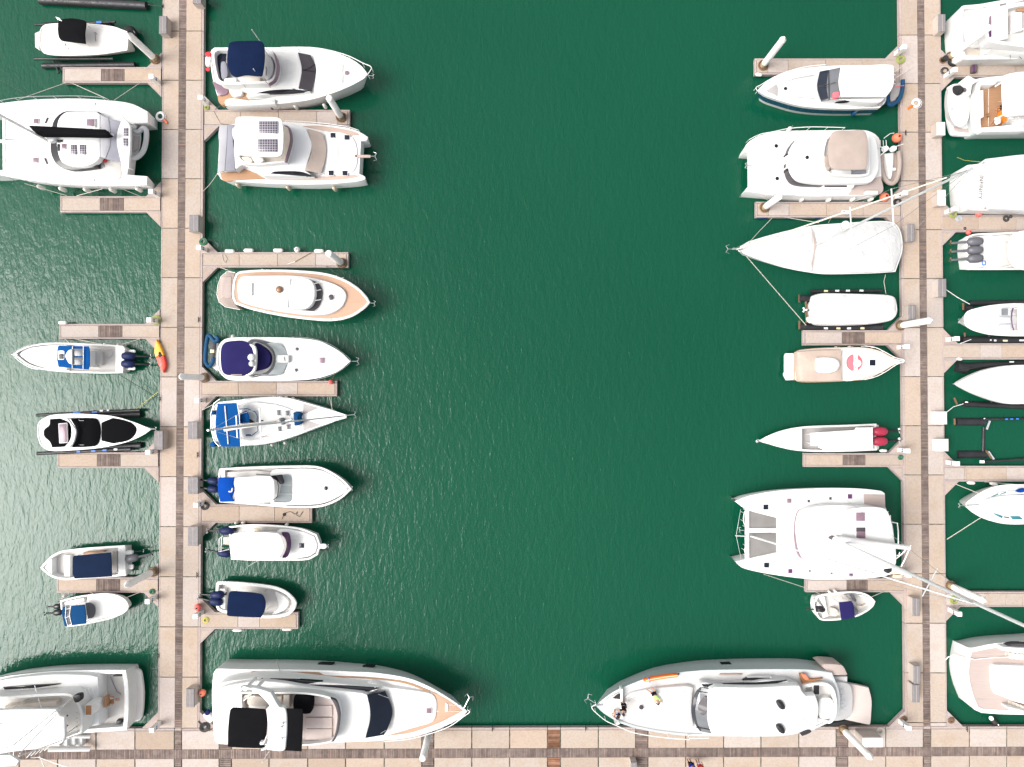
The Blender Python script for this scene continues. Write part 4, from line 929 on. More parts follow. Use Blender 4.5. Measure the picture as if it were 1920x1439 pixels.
outboard(b_, 1420,215,1,-0.1,0.95,'gelcoat_grey',0.85); outboard(b_, 1430,310,1,-0.2,1.0,'silver_cowl',1.3,'black_paint','silver_cowl')
slab(b_, 'swim_step', rrect(1415,390,1515,465,20), 0.5, 0.65, 'gelcoat', 0.03)
b_ = boat('cuddy_boat', 'small white cuddy boat with two navy canvas panels, lowest at far left', 'boat', (900,1070))
hull(b_, [(418,932,1),(700,862),(1050,822),(1250,842),(1380,900),(1440,980),(1446,1045),(1380,1120),(1200,1200),(950,1260),(700,1308),(500,1330,1),(440,1100)], 1.0, 0.25, (450,1120), (1446,1015), 'gelcoat', 'nonskid', floor=0.55, rim=0.15, rake=0.8)
slab(b_, 'foredeck', [(820,880,1),(1050,850),(1230,868),(1350,925),(1405,990),(1410,1040),(1350,1105),(1200,1170),(960,1230),(800,1265,1)], 0.6, 1.22, 'gelcoat', 0.1)
slab(b_, 'windscreen', [(800,972,1),(870,965),(935,1010),(948,1095),(920,1180),(840,1205,1),(815,1100)], None, (1.75,(810,1100),1.35,(945,1095)), 'glass_grey', 0.02, thick=0.04)
slab(b_, 'dashboard', [(790,970,1),(850,960),(900,1010),(915,1100),(890,1180),(800,1230,1)], 0.6, 1.3, 'gelcoat_grey', 0.04); slab(b_, 'side_bench', [(450,960,1),(700,900,1),(780,890,1),(790,960,1),(480,1010,1)], 0.55, 0.85, 'vinyl_white', 0.05)
o = canopy(b_, 'canvas_top', [(585,1012,1),(790,990,1),(808,1130),(808,1278,1),(602,1305,1),(572,1150)], 2.2, 'canvas_teal', 0.6, dome=0.05)
o2 = slab(b_, 'canvas_flap', [(450,1030,1),(520,1020,1),(515,1150),(545,1318,1),(492,1325,1),(450,1150)], None, 2.1, 'canvas_teal', 0.02, thick=0.05)
for p in ([(510,1020,2.22),(500,1180,2.22),(540,1322,2.22)], [(580,1010,2.24),(560,1150,2.24),(600,1308,2.24)]): tube(o, 'hoop', p, 0.03, 'white_rail')
for p in ([(515,1060,2.22),(568,1050,2.24)], [(505,1190,2.22),(565,1165,2.24)], [(545,1300,2.22),(598,1290,2.24)]): tube(o, 'hoop_tie', p, 0.025, 'white_rail')
outboard(b_, 425,1010,-1,0.12,0.9,'black_cowl',0.85,'black_paint'); outboard(b_, 445,1100,-1,0.15,0.95,'black_cowl',1.05,'black_paint')
slab(b_, 'swim_step', rrect(395,960,440,1010,10), 0.5, 0.6, 'vinyl_beige', 0.02)
fenders('at the upper stern of the small boat with two navy panels', [(497,860)], 0.6, 'fender_white', 0.55, 0.13, hang=True)
line('bow line of the small boat with two navy panels', [(1395,895,1.1),(1620,805,DZ)]); line('stern line of the small boat with two navy panels', [(455,925,1.0),(455,815,DZ)])
line('spring line of the small boat with two navy panels', [(880,808,DZ),(920,832,1.05)])
# ---- sport fisher lower left
view(0,1240,6.6207)
b_ = boat('sport_fisher', 'large white sport fisher with a fighting chair, cut off at the lower left', 'yacht', (700,480))
hull(b_, [(-750,520,1),(-400,310),(0,205),(300,160),(700,125),(1200,110),(1560,110,1),(1590,300),(1595,600),(1575,858,1),(1100,890),(600,925),(100,925),(-400,800)], 1.9, 1.2, (1585,480), (-750,520), 'gelcoat', 'nonskid', floor=1.25, rim=0.32, bot=0.9)
slab(b_, 'swim_platform', [(1590,95,1),(1700,104),(1745,140),(1770,300),(1778,450),(1765,640),(1735,735),(1620,762,1)], 0.35, 0.62, 'gelcoat_warm', 0.08)
for y in (165,270,380,490,590,690): slab(b_, 'platform_slot', [(1630+35*sin(y/260.0),y-26,1),(1640+35*sin(y/260.0),y-26,1),(1648+35*sin(y/260.0),y+26,1),(1638+35*sin(y/260.0),y+26,1)], 0.6, 0.635, 'rubber', 0.005)
slab(b_, 'saloon', [(-520,480),(-300,330),(0,240),(300,195),(700,165),(1100,175),(1215,200,1),(1230,800,1),(700,895),(100,895),(-300,770)], 1.2, (2.5,(1200,500),2.9,(-300,500)), 'gelcoat', 0.15, n=6)
slab(b_, 'mezzanine', rect(1145,215,1240,780), 1.2, 2.0, 'gelcoat', 0.05); slab(b_, 'teak_step', rect(1160,232,1225,748), 1.98, 2.05, 'teak_dark', 0.01)
slab(b_, 'side_window', [(35,322,1),(380,300,1),(740,290,1),(440,335,1),(55,356,1)], 2.6, 2.86, 'glass_dark', 0.02)
tr = tray(b_, 'flybridge', [(-300,480),(100,440),(700,400),(900,420),(1000,560),(1030,700),(1020,900,1),(700,1010),(100,1060),(-300,1040)], 2.4, 3.9, 0.7, 0.2, 'gelcoat', 'nonskid', fname='bridge_floor')
slab(b_, 'bridge_bench', [(60,560),(700,495,1),(700,560,1),(60,600,1)], 3.2, 3.75, 'vinyl_beige', 0.08)
slab(b_, 'bridge_door', rect(1052,546,1137,674), 2.5, 3.9, 'gelcoat', 0.03); slab(b_, 'teak_panel', rect(1060,552,1132,668), 3.9, 3.93, 'teak_dark', 0.01)
slab(b_, 'hard_top', [(-400,640),(0,605),(690,598,1),(745,680,1),(798,692,1),(802,960),(720,1040),(250,1120),(-400,1150)], 5.6, 5.85, 'gelcoat', 0.12, dome=0.1)
posts(b_, [(650,640),(700,1000),(60,650),(60,1080)], 3.2, 5.65, 'white_paint', 0.05, 'tower_leg')
tp = slab(b_, 'tower_platform', [(-200,1180,1),(120,1165,1),(235,1240,1),(200,1300,1),(-200,1330,1)], 9.6, 9.8, 'gelcoat', 0.05)
for p in ([(165,1045,9.8),(690,620,5.8)], [(245,1150,9.6),(900,440,3.9)], [(120,1160,9.7),(0,770,5.9)], [(170,1180,9.6),(165,1040,10.6)], [(235,1180,9.7),(1000,900,3.9)]): tube(b_, 'tower_leg', p, 0.035, 'white_rail')
for i in range(5): tube(b_, 'tower_rung', [(330+55*i,1200-22*i,8.6-0.25*i),(395+52*i,1130-16*i,8.6-0.25*i)], 0.035, 'white_rail')
for p in ([(430,305,3.0),(505,555,4.4),(690,980,7.0)], [(380,1200,8.6),(480,1195,8.4),(900,1345,10.5)], [(490,1180,8.4),(560,1330,10.0)]): tube(b_, 'outrigger', p, 0.03, 'white_rail', 5)
for i in range(4): tube(b_, 'ladder_rung', [(1060+42*i,345-12*i,3.3-0.3*i),(1075+42*i,430-14*i,3.3-0.3*i)], 0.03, 'white_rail')
slab(b_, 'helm_pod', [(905,440),(960,420),(990,430),(985,500),(930,515)], 3.8, 4.3, 'black_paint', 0.05)
for (x, y) in ((820,682),(820,805)): tube(b_, 'throttle', [(x-15,y+8,4.3),(x+20,y-6,4.4)], 0.06, 'black_paint', 6)
for y in (640,705,760,825,885): tube(b_, 'rocket_launcher', [(945,y,4.1),(965,y+4,4.4)], 0.035, 'steel', 5)
ch = W((1375,500),1.25); v, f = lathe(ch, [(0.35,0),(0.08,0.05),(0.07,0.6),(0.2,0.65)], 12); o = mesh('fighting_chair', b_, v, f, 'white_paint', 40)
slab(o, 'chair_seat', rect(1325,480,1408,533), 1.88, 2.0, 'teak_dark', 0.03); slab(o, 'chair_back', rect(1280,448,1318,580), 1.95, 2.5, 'teak', 0.04); slab(o, 'foot_rest', rect(1430,462,1475,495), 1.6, 1.7, 'teak_pale', 0.02)
tube(o, 'arm_rest', [(1310,450,2.2),(1410,440,2.2)], 0.05, 'teak_dark'); tube(o, 'arm_rest', [(1310,555,2.2),(1400,540,2.2)], 0.05, 'teak_pale')
tube(b_, 'wash_hose', [(1370,195,1.4),(1410,290,1.3),(1450,380,1.3),(1500,410,1.3)], 0.03, 'canvas_grey', 5)
slab(b_, 'deck_box', rrect(1440,735,1505,782,14), 1.25, 1.6, 'black_paint', 0.05); slab(b_, 'cockpit_rail_pad', [(1400,180,1),(1530,178,1),(1530,190,1),(1400,192,1)], 1.6, 1.9, 'black_paint', 0.02)
st = thing('boarding_steps', 'white boarding steps with round side rails below the lower left sport fisher', 'steps', tuple(W((900,1010),DZ)))
for i in range(4): slab(st, 'step', rect(640+95*i,950,735+95*i,1060), DZ, DZ+1.5-0.33*i, 'gelcoat', 0.03)
tube(st, 'side_rail', [(600,930,2.2),(1120,935,0.95)], 0.16, 'gelcoat', 10); tube(st, 'side_rail', [(600,1095,2.2),(1120,1090,0.95)], 0.2, 'gelcoat', 10)
view()
# ================================================================ boats right of the left walkway
# ---- flybridge yacht
view(370,40,5.4857)
b_ = boat('flybridge_yacht', 'white flybridge motor yacht with a navy bimini, topmost left of the fairway', 'yacht', (900,560))
hull(b_, [(135,420),(140,310),(175,272,1),(500,270),(800,270),(1100,272),(1350,302),(1550,372),(1680,455),(1755,545,1),(1700,600),(1500,700),(1200,800),(900,845),(600,862),(320,868),(245,850),(210,780),(160,600)], 1.9, 0.6, (150,560), (1755,545), 'gelcoat', 'gelcoat', rim=0.12, bot=0.92, rake=0.9)
slab(b_, 'swim_platform', [(205,765,1),(300,720,1),(640,740,1),(600,815,1),(300,855),(245,860),(215,820)], 1.5, 1.98, 'teak', 0.03)
slab(b_, 'aft_window', [(150,615,1),(230,655),(325,672,1),(305,745),(235,765),(205,745,1)], 1.9, 2.1, 'glass_pink', 0.05)
seat(b_, [(325,690),(450,715),(450,760),(360,770)], 1.9, 2.3)
slab(b_, 'bulwark', [(285,850),(300,800),(380,790),(520,812,1),(800,800,1),(800,850,1),(420,868)], 1.7, 2.25, 'gelcoat', 0.1)
slab(b_, 'saloon', [(300,285),(700,280),(900,290),(1035,325,1),(1080,480),(1045,690,1),(1160,722,1),(800,735),(600,770),(500,770),(520,720),(300,665,1)], 1.9, 2.75, 'gelcoat', 0.12, n=6)
slab(b_, 'side_window', [(600,742,1),(740,712),(950,700),(1150,716,1),(900,738)], 2.5, 2.80, 'glass_dark', 0.02)
slab(b_, 'coachroof', [(1150,340),(1350,370),(1560,450),(1640,530),(1560,600),(1350,690),(1160,715)], 1.9, (2.3,(1200,530),2.45,(1640,530)), 'gelcoat', 0.12, n=6)
slab(b_, 'windscreen', [(1035,322,1),(1165,347,1),(1218,470),(1215,560),(1172,716,1),(1040,690,1),(1072,500)], None, (2.95,(1060,500),2.35,(1218,500)), 'glass_smoke', 0.02, thick=0.08)
tube(b_, 'wiper', [(1080,505,2.92),(1140,490,2.7),(1205,440,2.45)], 0.02, 'black_paint', 5); tube(b_, 'wiper', [(1080,500,2.92),(1210,520,2.45)], 0.02, 'black_paint', 5)
tr = tray(b_, 'flybridge', [(150,330),(200,275,1),(500,275),(700,285),(790,360),(828,470),(790,600),(715,640,1),(320,650),(210,620),(165,480)], 2.6, 3.55, 0.55, 0.2, 'gelcoat', 'nonskid_grey', fname='bridge_floor')
slab(tr, 'aft_opening', [(195,400),(235,310),(295,310,1),(280,600,1),(230,590),(200,500)], 3.0, 3.06, 'glass_ink', 0.01)
seat(tr, [(420,580),(650,575,1),(640,632,1),(460,630)], 3.0, 3.5, 'vinyl_beige'); seat(tr, [(280,590),(390,585),(390,640),(290,635)], 3.0, 3.6); slab(tr, 'helm', [(690,330),(770,400),(775,520),(720,600),(690,560)], 3.0, 3.75, 'gelcoat_grey', 0.08)
tube(tr, 'steering_wheel', [(705,470,3.8),(715,500,3.9),(705,560,3.8)], 0.03, 'black_paint', 5)
slab(tr, 'fly_windscreen', [(770,300,1),(812,360),(832,470),(800,590),(730,645,1),(790,590),(815,470),(795,370)], 3.5, 3.95, 'glass_pink', 0.02)
seat(tr, [(240,430),(290,420),(310,560),(250,590)], 3.0, 3.4, 'canvas_grey')
canopy(b_, 'bimini', [(325,235),(375,208),(480,202),(640,203),(682,240),(692,380),(668,555),(640,566),(500,556),(385,572),(330,515),(304,400)], 5.5, 'canvas_navy', 3.0, [(350,250),(650,240),(640,540),(370,540)], dome=0.15, th=0.08)
for p in ([(640,200,4.5),(560,88,6.6)], [(635,570,4.5),(575,490,6.0)]): tube(b_, 'antenna', p, 0.03, 'white_rail', 5)
rail(b_, [(860,270),(1025,268),(1210,275),(1390,308),(1560,360),(1700,430),(1790,475),(1755,545)], 2.35, 0.85, 'white_rail', 0.035)
rail(b_, [(600,800),(750,800),(940,785),(1200,745),(1500,655),(1650,590),(1745,540)], 2.2, 0.6, 'white_rail', 0.022)
hatch(b_, ngon(1537,533,28), 2.44, 'glass_pink'); slab(b_, 'sun_pad', rrect(1290,430,1495,625,15), 2.35, 2.5, 'vinyl_white', 0.04); anchor(b_, 1770,560,1,0.1,2.4)
o = thing('flag', 'red and white flag hanging from the stern of the topmost flybridge yacht', 'flag', tuple(W((105,420),1.9)))
tube(o, 'staff', [(140,420,1.9),(105,400,3.0)], 0.025, 'steel'); slab(o, 'red_cloth', [(75,330),(110,312),(135,320),(130,360),(95,365)], 2.55, 2.75, 'flag_red', 0.05); slab(o, 'white_cloth', [(85,365),(130,350),(125,440),(95,465),(80,430)], 2.45, 2.7, 'shirt_white', 0.05); slab(o, 'red_fold', [(85,480),(120,478),(125,505),(95,510)], 2.5, 2.6, 'flag_red', 0.04)
fenders('on the lower side of the topmost flybridge yacht', [(395,885),(765,885)], 0.9, 'fender_navy', 0.7, 0.14, color='navy')
fenders('on the lower side of the topmost flybridge yacht', [(1015,885),(1312,875)], 0.9, 'fender_white', 0.8, 0.15)
line('dark stern line of the topmost flybridge yacht', [(240,870,1.6),(180,905,DZ)], 'rope_dark'); line('spring line of the topmost flybridge yacht', [(940,800,2.0),(820,930,DZ)], 'rope_dark', 0.016)
# ---- power catamaran with solar panels
view(370,200,5.4857)
b_ = boat('power_catamaran', 'white power catamaran with two solar panels on its hard top, left of the fairway', 'catamaran', (900,480))
slab(b_, 'hull', [(225,210,1),(380,178),(900,158),(1300,186),(1550,217),(1670,260),(1755,312,1),(1745,345),(1680,357,1),(1500,400,1),(300,400,1)], -0.4, 2.0, 'gelcoat', 0.06, flare=-0.2)
slab(b_, 'hull', [(225,640,1),(1500,640,1),(1665,690,1),(1725,722),(1715,755),(1600,778),(1200,800),(800,792),(400,768),(265,760),(222,710)], -0.4, 2.0, 'gelcoat', 0.06, flare=-0.25)
slab(b_, 'bridge_deck', [(215,300,1),(1685,330,1),(1665,705,1),(205,700,1),(222,400)], 0.8, 2.015, 'gelcoat', 0.04)
slab(b_, 'side_deck', [(230,680,1),(390,668),(480,640,1),(640,700),(700,745,1),(400,760),(270,765)], 1.95, 2.05, 'teak', 0.01)
slab(b_, 'side_deck', [(715,712,1),(1200,724),(1600,705),(1680,712,1),(1500,748),(1100,762),(715,752,1)], 1.95, 2.05, 'teak_grey', 0.01)
slab(b_, 'side_deck', [(1080,202,1),(1300,248),(1550,292),(1665,295,1),(1640,270),(1500,232),(1250,197)], 1.95, 2.05, 'teak_grey', 0.01)
slab(b_, 'boarding_gap', rect(985,718,1038,742), 2.0, 2.07, 'black_paint', 0.005)
slab(b_, 'aft_curtain', [(228,195,1),(312,188,1),(300,420),(282,665,1),(205,680,1),(228,420),(215,300)], None, 2.75, 'canvas_lightgrey', 0.03, thick=0.1); slab(b_, 'aft_curtain', [(313,188,1),(385,186,1),(382,420),(388,660,1),(284,665,1),(302,420)], None, 2.85, 'canvas_grey', 0.03, thick=0.1)
posts(b_, [(240,230),(225,650)], 2.0, 2.7, name='curtain_post')
slab(b_, 'saloon', [(385,190),(900,165),(1120,225,1),(1172,360),(1170,450),(1110,655,1),(1190,712,1),(1000,716),(740,715),(640,700),(480,600),(388,655,1)], 2.0, 2.85, 'roof_grey', 0.12, n=6)
slab(b_, 'side_window', [(745,690,1),(800,668),(1050,668),(1190,714,1),(1000,708)], 2.6, 2.9, 'glass_dark', 0.02)
slab(b_, 'windscreen_cover', [(1130,225,1),(1282,270,1),(1325,400),(1315,540),(1270,690,1),(1105,655,1),(1170,480),(1165,340)], None, (2.93,(1140,450),2.25,(1325,450)), 'canvas_beige', 0.03, thick=0.08)
slab(b_, 'foredeck_trunk', [(1270,290),(1600,320),(1610,660),(1260,660)], 2.0, 2.12, 'gelcoat', 0.05)
tr = tray(b_, 'flybridge', [(390,200),(880,180),(945,215),(968,350),(910,572,1),(600,600),(440,560),(390,400)], 2.8, 3.5, 0.5, 0.14, 'gelcoat', 'vinyl_beige', fname='bridge_floor')
seat(tr, [(560,510),(640,505),(680,560),(600,585)], 3.0, 3.5); seat(tr, [(450,520),(540,520),(560,575),(480,565)], 3.0, 3.4, 'vinyl_beige'); slab(tr, 'fly_windscreen', [(880,185,1),(948,215),(972,350),(912,575,1),(895,570,1),(950,350),(930,225)], 3.45, 3.75, 'glass_pink', 0.02)
o = canopy(b_, 'hard_top', [(395,130),(440,104),(640,106),(820,115),(868,150),(886,300),(872,480),(832,512),(700,517),(430,497),(388,465),(378,330)], 5.2, 'gelcoat', 2.95, [(450,150),(820,160),(810,470),(440,450)], dome=0.12, th=0.14, frame='white_paint')
for q in (rect(632,150,825,275), rect(625,332,818,462)): slab(o, 'solar_panel', q, 5.2, 5.34, 'solar', 0.01)
tube(o, 'antenna', [(520,250,5.3),(545,285,5.6),(575,300,5.9)], 0.02, 'white_rail', 5)
for q in (rect(1365,268,1425,325), rect(1508,290,1568,346), rect(1345,655,1405,713), rect(1487,658,1547,713)): hatch(b_, q, 2.12, 'glass_ink', 'gelcoat')
slab(b_, 'deck_locker', rrect(1380,395,1450,580,10), 2.1, 2.16, 'gelcoat', 0.02); slab(b_, 'deck_locker', rrect(1475,395,1560,585,10), 2.1, 2.16, 'gelcoat', 0.02)
slab(b_, 'bowsprit', [(1560,495,1),(1780,498,1),(1780,525,1),(1560,525,1)], 2.02, 2.12, 'teak_grey', 0.02); anchor(b_, 1765,512,1,0,2.1,'steel',0.9)
rail(b_, [(900,148),(1100,156),(1350,178),(1560,212),(1660,245)], 2.0, 0.65, 'white_rail', 0.024); rail(b_, [(400,770),(720,790),(1100,800),(1450,790),(1660,755)], 2.0, 0.5, 'white_rail', 0.02)
fenders('on the lower side of the solar panel power catamaran', [(425,815),(940,838),(1415,848)], 0.9, 'fender_cream', 0.95, 0.17, color='cream') if False else None
gelcoat('fender_cream', (0.52, 0.46, 0.34), rough=0.6, dirt=0.4)
fenders('on the lower side of the solar panel power catamaran', [(425,815),(940,838),(1415,848)], 0.9, 'fender_cream', 0.95, 0.17, color='cream')
line('long lower stern line of the solar panel catamaran to the walkway', [(205,690,1.8),(55,875,DZ)], 'rope', 0.02, 0.15); line('upper stern line of the solar panel catamaran', [(340,195,2.0),(240,175,DZ),(170,50,DZ+.02)], 'rope_dark', 0.018)
# ---- trawler with tan side decks
view(360,440,5.3306)
b_ = boat('trawler_yacht', 'white trawler yacht with broad tan side decks and bow, left of the fairway', 'yacht', (1000,600))
hull(b_, [(405,620),(412,480),(440,395,1),(480,372),(700,356),(1000,360),(1300,386),(1500,442),(1650,530),(1740,620),(1775,680,1),(1720,738),(1600,815),(1450,855),(1250,855),(900,812),(600,748),(430,690,1)], 1.6, 0.7, (405,560), (1775,680), 'gelcoat', 'teak_pale', rim=0.14, rub='white_rail', rake=0.9)
slab(b_, 'aft_cover', [(430,385,1),(355,375),(300,410),(265,490),(250,590),(270,670),(330,715),(480,745,1),(420,680),(405,600),(412,480)], 0.4, 1.3, 'canvas_taupe', 0.1); slab(b_, 'stern_hatch', rrect(285,420,395,635,15), 1.2, 1.36, 'teak_bleached', 0.05)
tube(b_, 'stern_rail', [(430,380,1.75),(350,372,1.75),(290,420,1.75),(258,510,1.75),(248,600,1.75),(270,675,1.75),(330,722,1.75),(480,752,1.75)], 0.03, 'white_rail')
slab(b_, 'trunk_cabin', [(455,600),(450,500),(482,428),(560,412),(1000,408),(1250,442),(1440,502),(1528,570),(1535,650),(1480,738),(1350,797),(1150,802),(800,757),(520,688),(465,650)], 1.6, 2.35, 'gelcoat', 0.14, n=6)
slab(b_, 'house_windows', [(560,600),(560,470),(620,440),(980,432),(1180,448,1),(1262,490),(1302,580),(1272,700),(1205,765,1),(1000,745),(730,705),(600,670)], 2.3, (2.75,(1150,600),2.5,(1300,600)), 'glass_smoke', 0.05, n=6)
for y in (478,552,650): tube(b_, 'window_frame', [(1215,y+14,3.0),(1290,y,2.55)], 0.04, 'white_paint')
o = slab(b_, 'house_roof', [(540,620),(530,480),(560,445),(760,432),(980,430),(1150,440),(1212,490),(1228,600),(1195,700),(1120,746),(960,738),(730,702),(600,675)], 2.6, 3.15, 'gelcoat', 0.14, dome=0.1, n=6)
slab(o, 'upper_roof', [(735,600),(745,500),(800,450),(985,445,1),(960,730,1),(780,690)], 3.15, 3.3, 'gelcoat', 0.08, dome=0.04); slab(o, 'roof_locker', rrect(540,478,600,612,10), 3.1, 3.35, 'gelcoat', 0.04)
v, f = lathe(W((877,552),3.3), [(0.1,0),(0.27,0.02),(0.29,0.14),(0.22,0.24),(0.06,0.27)], 16); mesh('radar_dome', o, v, f, 'copper', 60)
tube(o, 'antenna', [(755,525,3.3),(840,545,4.3)], 0.02, 'white_rail', 5)
hatch(b_, ngon(1390,628,34), 2.37, 'glass_smoke'); anchor(b_, 1780,685,1,0.1,2.2,'steel',0.6)
for (x, y) in ((700,348),(785,355),(1440,412),(1510,432),(620,762),(740,770),(1395,850),(1460,852)): tube(b_, 'cleat', [(x-8,y,2.0),(x+8,y,2.0)], 0.04, 'steel', 5)
fenders('on the pontoon above the tan decked trawler', [(378,168,1,0),(567,160,1,0),(862,160,1,0),(1270,166,1,0)], DZ-0.02, 'fender_white', 0.85, 0.17)
ball(557.5,468,DZ+0.05,0.27,'white ball fender on the upper edge of the pontoon above the tan decked trawler','fender_white') if False else None
view(); ball(557,468.5,DZ+0.02,0.25,'white ball fender at the pontoon above the tan decked trawler','fender_white'); view(360,440,5.3306)
line('brown rope with a white end lying across the pontoon above the trawler', [(1190,180,DZ+.03),(1100,235,DZ+.03),(1030,272,DZ+.03)], 'rope_brown', 0.03, 0, 'rope') if False else None
newmat('rope_brown', (0.20, 0.12, 0.05), 0.9)
line('brown rope with a white end lying across the pontoon above the trawler', [(1190,182,DZ+.035),(1100,235,DZ+.035),(1030,272,DZ+.035)], 'rope_brown', 0.03, 0, 'rope'); line('white rope end on the pontoon above the trawler', [(1030,272,DZ+.035),(955,296,DZ+.035)], 'white_rail', 0.03, 0, 'rope')
line('looped thin rope on the inner end of the pontoon above the trawler', [(300,200,DZ+.03),(310,260,DZ+.03),(335,285,DZ+.03),(350,240,DZ+.03),(330,205,DZ+.03)], 'rope', 0.02, 0, 'rope')
line('bow line of the tan decked trawler', [(1340,315,DZ),(1470,410,2.0)], 'rope_dark', 0.02); line('pale stern line of the tan decked trawler', [(285,330,DZ),(430,385,1.6)])
# ---- cruiser with navy cover
view(360,600,5.3306)
b_ = boat('express_cruiser', 'white express cruiser with a purple navy cover and two small domes, left of the fairway', 'yacht', (900,400))
hull(b_, [(246,400),(262,270),(345,188),(600,174),(1000,180),(1250,207),(1400,270),(1500,335),(1583,415,1),(1500,488),(1400,542),(1200,594),(900,610),(600,608),(375,602),(285,540),(252,470)], 1.5, 0.5, (246,400), (1583,415), 'gelcoat', 'gelcoat', rim=0.12, rake=0.9)
slab(b_, 'coachroof', [(900,250),(1050,235),(1250,270),(1420,360),(1480,415),(1420,470),(1250,540),(1040,575),(900,555),(965,400)], 1.5, (1.75,(960,400),1.95,(1480,415)), 'gelcoat', 0.12, n=6)
slab(b_, 'cockpit_surround', [(560,215),(800,227),(905,262),(968,380),(940,465),(880,552),(700,560),(560,555)], 1.5, 1.72, 'glass_grey', 0.05); slab(b_, 'cockpit_well', [(600,240),(720,250),(800,320),(815,395),(790,470),(720,530),(600,540)], 1.7, 1.75, 'nonskid', 0.01)
slab(b_, 'windscreen', [(745,235,1),(805,228),(905,262),(968,380),(940,465),(880,552),(760,548,1),(820,480),(840,390),(815,300)], None, (2.3,(800,390),1.72,(968,390)), 'glass_pale', 0.02, thick=0.05)
slab(b_, 'centre_door', rect(838,352,965,428), 1.7, 2.12, 'gelcoat_grey', 0.03); tube(b_, 'wiper', [(920,370,2.15),(930,415,2.15)], 0.02, 'black_paint', 5)
tube(b_, 'windscreen_frame', [(650,222,2.3),(745,240,2.4),(805,290,2.45),(833,390,2.45),(805,480,2.45),(740,538,2.4),(570,555,2.3)], 0.035, 'black_paint')
slab(b_, 'helm_cover', [(625,240),(700,262),(765,320),(785,395),(745,475),(625,515,1)], 1.7, 2.2, 'canvas_purple', 0.08, dome=0.1)
o = canopy(b_, 'cockpit_cover', [(288,300),(312,242),(362,216),(500,208),(590,245),(618,300),(622,400),(600,500),(520,560),(400,558),(312,530),(286,420)], 2.95, 'canvas_purple', 1.5, [(330,260),(560,250),(560,520),(340,510)], dome=0.12)
o = slab(b_, 'radar_arch', [(575,238,1),(632,272),(642,400),(622,520),(540,568,1),(520,562,1),(606,500),(616,400),(606,300),(570,246,1)], 2.85, 3.12, 'gelcoat', 0.06); posts(o, [(585,255),(545,555)], 1.5, 2.95, 'white_paint', 0.08)
for (x, y, r) in ((600,376,0.29),(604,440,0.23)): v, f = lathe(W((x,y),3.1), [(r*0.7,0),(r,0.06),(r,0.2),(r*0.75,0.32),(r*0.2,0.38)], 14); mesh('satellite_dome', o, v, f, 'gelcoat', 60)
slab(b_, 'side_vent', [(385,545,1),(500,545,1),(495,558,1),(390,556,1)], 2.9, 2.97, 'canvas_taupe', 0.01)
for (x, y) in ((1047,293),(1040,503)): hatch(b_, ngon(x,y,20), 1.82, 'glass_smoke', 'gelcoat_grey')
hatch(b_, rrect(1266,374,1330,436,10), 1.9, 'glass_pink', 'gelcoat_grey'); anchor(b_, 1600,415,1,0,1.9,'steel',0.8)
rail(b_, [(1000,172),(1200,188),(1380,245),(1500,325),(1585,412),(1500,495),(1380,560),(1200,612)], 1.9, 0.4, 'steel', 0.014)
rib('dinghy', 'dark blue inflatable dinghy stowed across the stern of the purple navy covered cruiser', [(240,165),(262,195),(225,215),(190,170),(160,160),(140,290),(135,410),(165,462),(200,440),(215,380)], [(185,200),(235,215),(215,420),(175,420)], 0.75, 0.17, 'pvc_blue', 'black_paint')
slab(bpy.data.objects['dinghy.001'], 'thwart', rect(180,298,218,330), 0.7, 0.82, 'label_yellow', 0.02); slab(b_, 'swim_platform', [(190,240,1),(260,230,1),(255,520,1),(200,470,1)], 0.35, 0.5, 'gelcoat', 0.04)
fenders('at the upper stern corner of the purple navy covered cruiser', [(410,168)], 1.2, 'fender_white', 0.5, 0.16)
line('short bow line of the purple navy covered cruiser', [(1440,520,1.8),(1400,590,DZ)], 'rope_brown', 0.02)
# ---- sailing yacht with blue bimini
view(370,730,6.4)
b_ = boat('sailing_yacht', 'white sailing yacht with a bright blue bimini, left of the fairway', 'sailboat', (900,400))
hull(b_, [(168,400),(195,220),(250,155,1),(500,128),(700,106),(900,97),(1100,110),(1300,160),(1500,218),(1690,275),(1792,308,1),(1792,345,1),(1640,392),(1400,475),(1200,552),(950,630),(700,672),(500,682),(300,685),(245,675,1),(195,560)], 1.25, 0.45, (170,420), (1795,325), 'gelcoat', 'gelcoat', rim=0.07, rake=0.7)
slab(b_, 'foredeck_panel', [(1268,178,1),(1450,222,1),(1615,272,1),(1612,388,1),(1450,440,1),(1268,500,1)], 1.4, 1.5, 'nonskid_grey', 0.01)
slab(b_, 'coachroof', [(560,190),(900,180),(1130,245),(1250,310),(1250,430),(1130,470),(900,530),(560,600)], 1.2, (1.75,(600,390),1.6,(1250,370)), 'gelcoat', 0.1, n=6)
tr = tray(b_, 'cockpit', [(230,250),(560,210,1),(560,600,1),(250,620)], 1.2, 1.5, 0.5, 0.18, 'gelcoat', 'teak_pale', fname='cockpit_sole')
slab(b_, 'companionway', rect(625,358,712,405), 1.7, 1.78, 'black_paint', 0.01); tube(b_, 'dodger_hoop', [(500,240,1.9),(600,235,2.4),(690,270,2.3),(720,320,2.2),(715,420,2.2),(730,500,2.2),(650,560,1.9)], 0.03, 'canvas_teal')
slab(b_, 'dodger_window', [(600,240,1),(690,275),(716,330),(712,410,1),(625,350,1),(625,300)], None, (2.3,(610,300),1.9,(716,330)), 'glass_pale', 0.01, thick=0.03)
slab(b_, 'dodger', [(510,290,1),(598,255,1),(622,320),(622,400,1),(510,412,1)], None, 2.5, 'canvas_blue', 0.03, thick=0.05, dome=0.06); slab(b_, 'dodger_flap', rect(578,545,628,562), 2.0, 2.3, 'canvas_teal', 0.02)
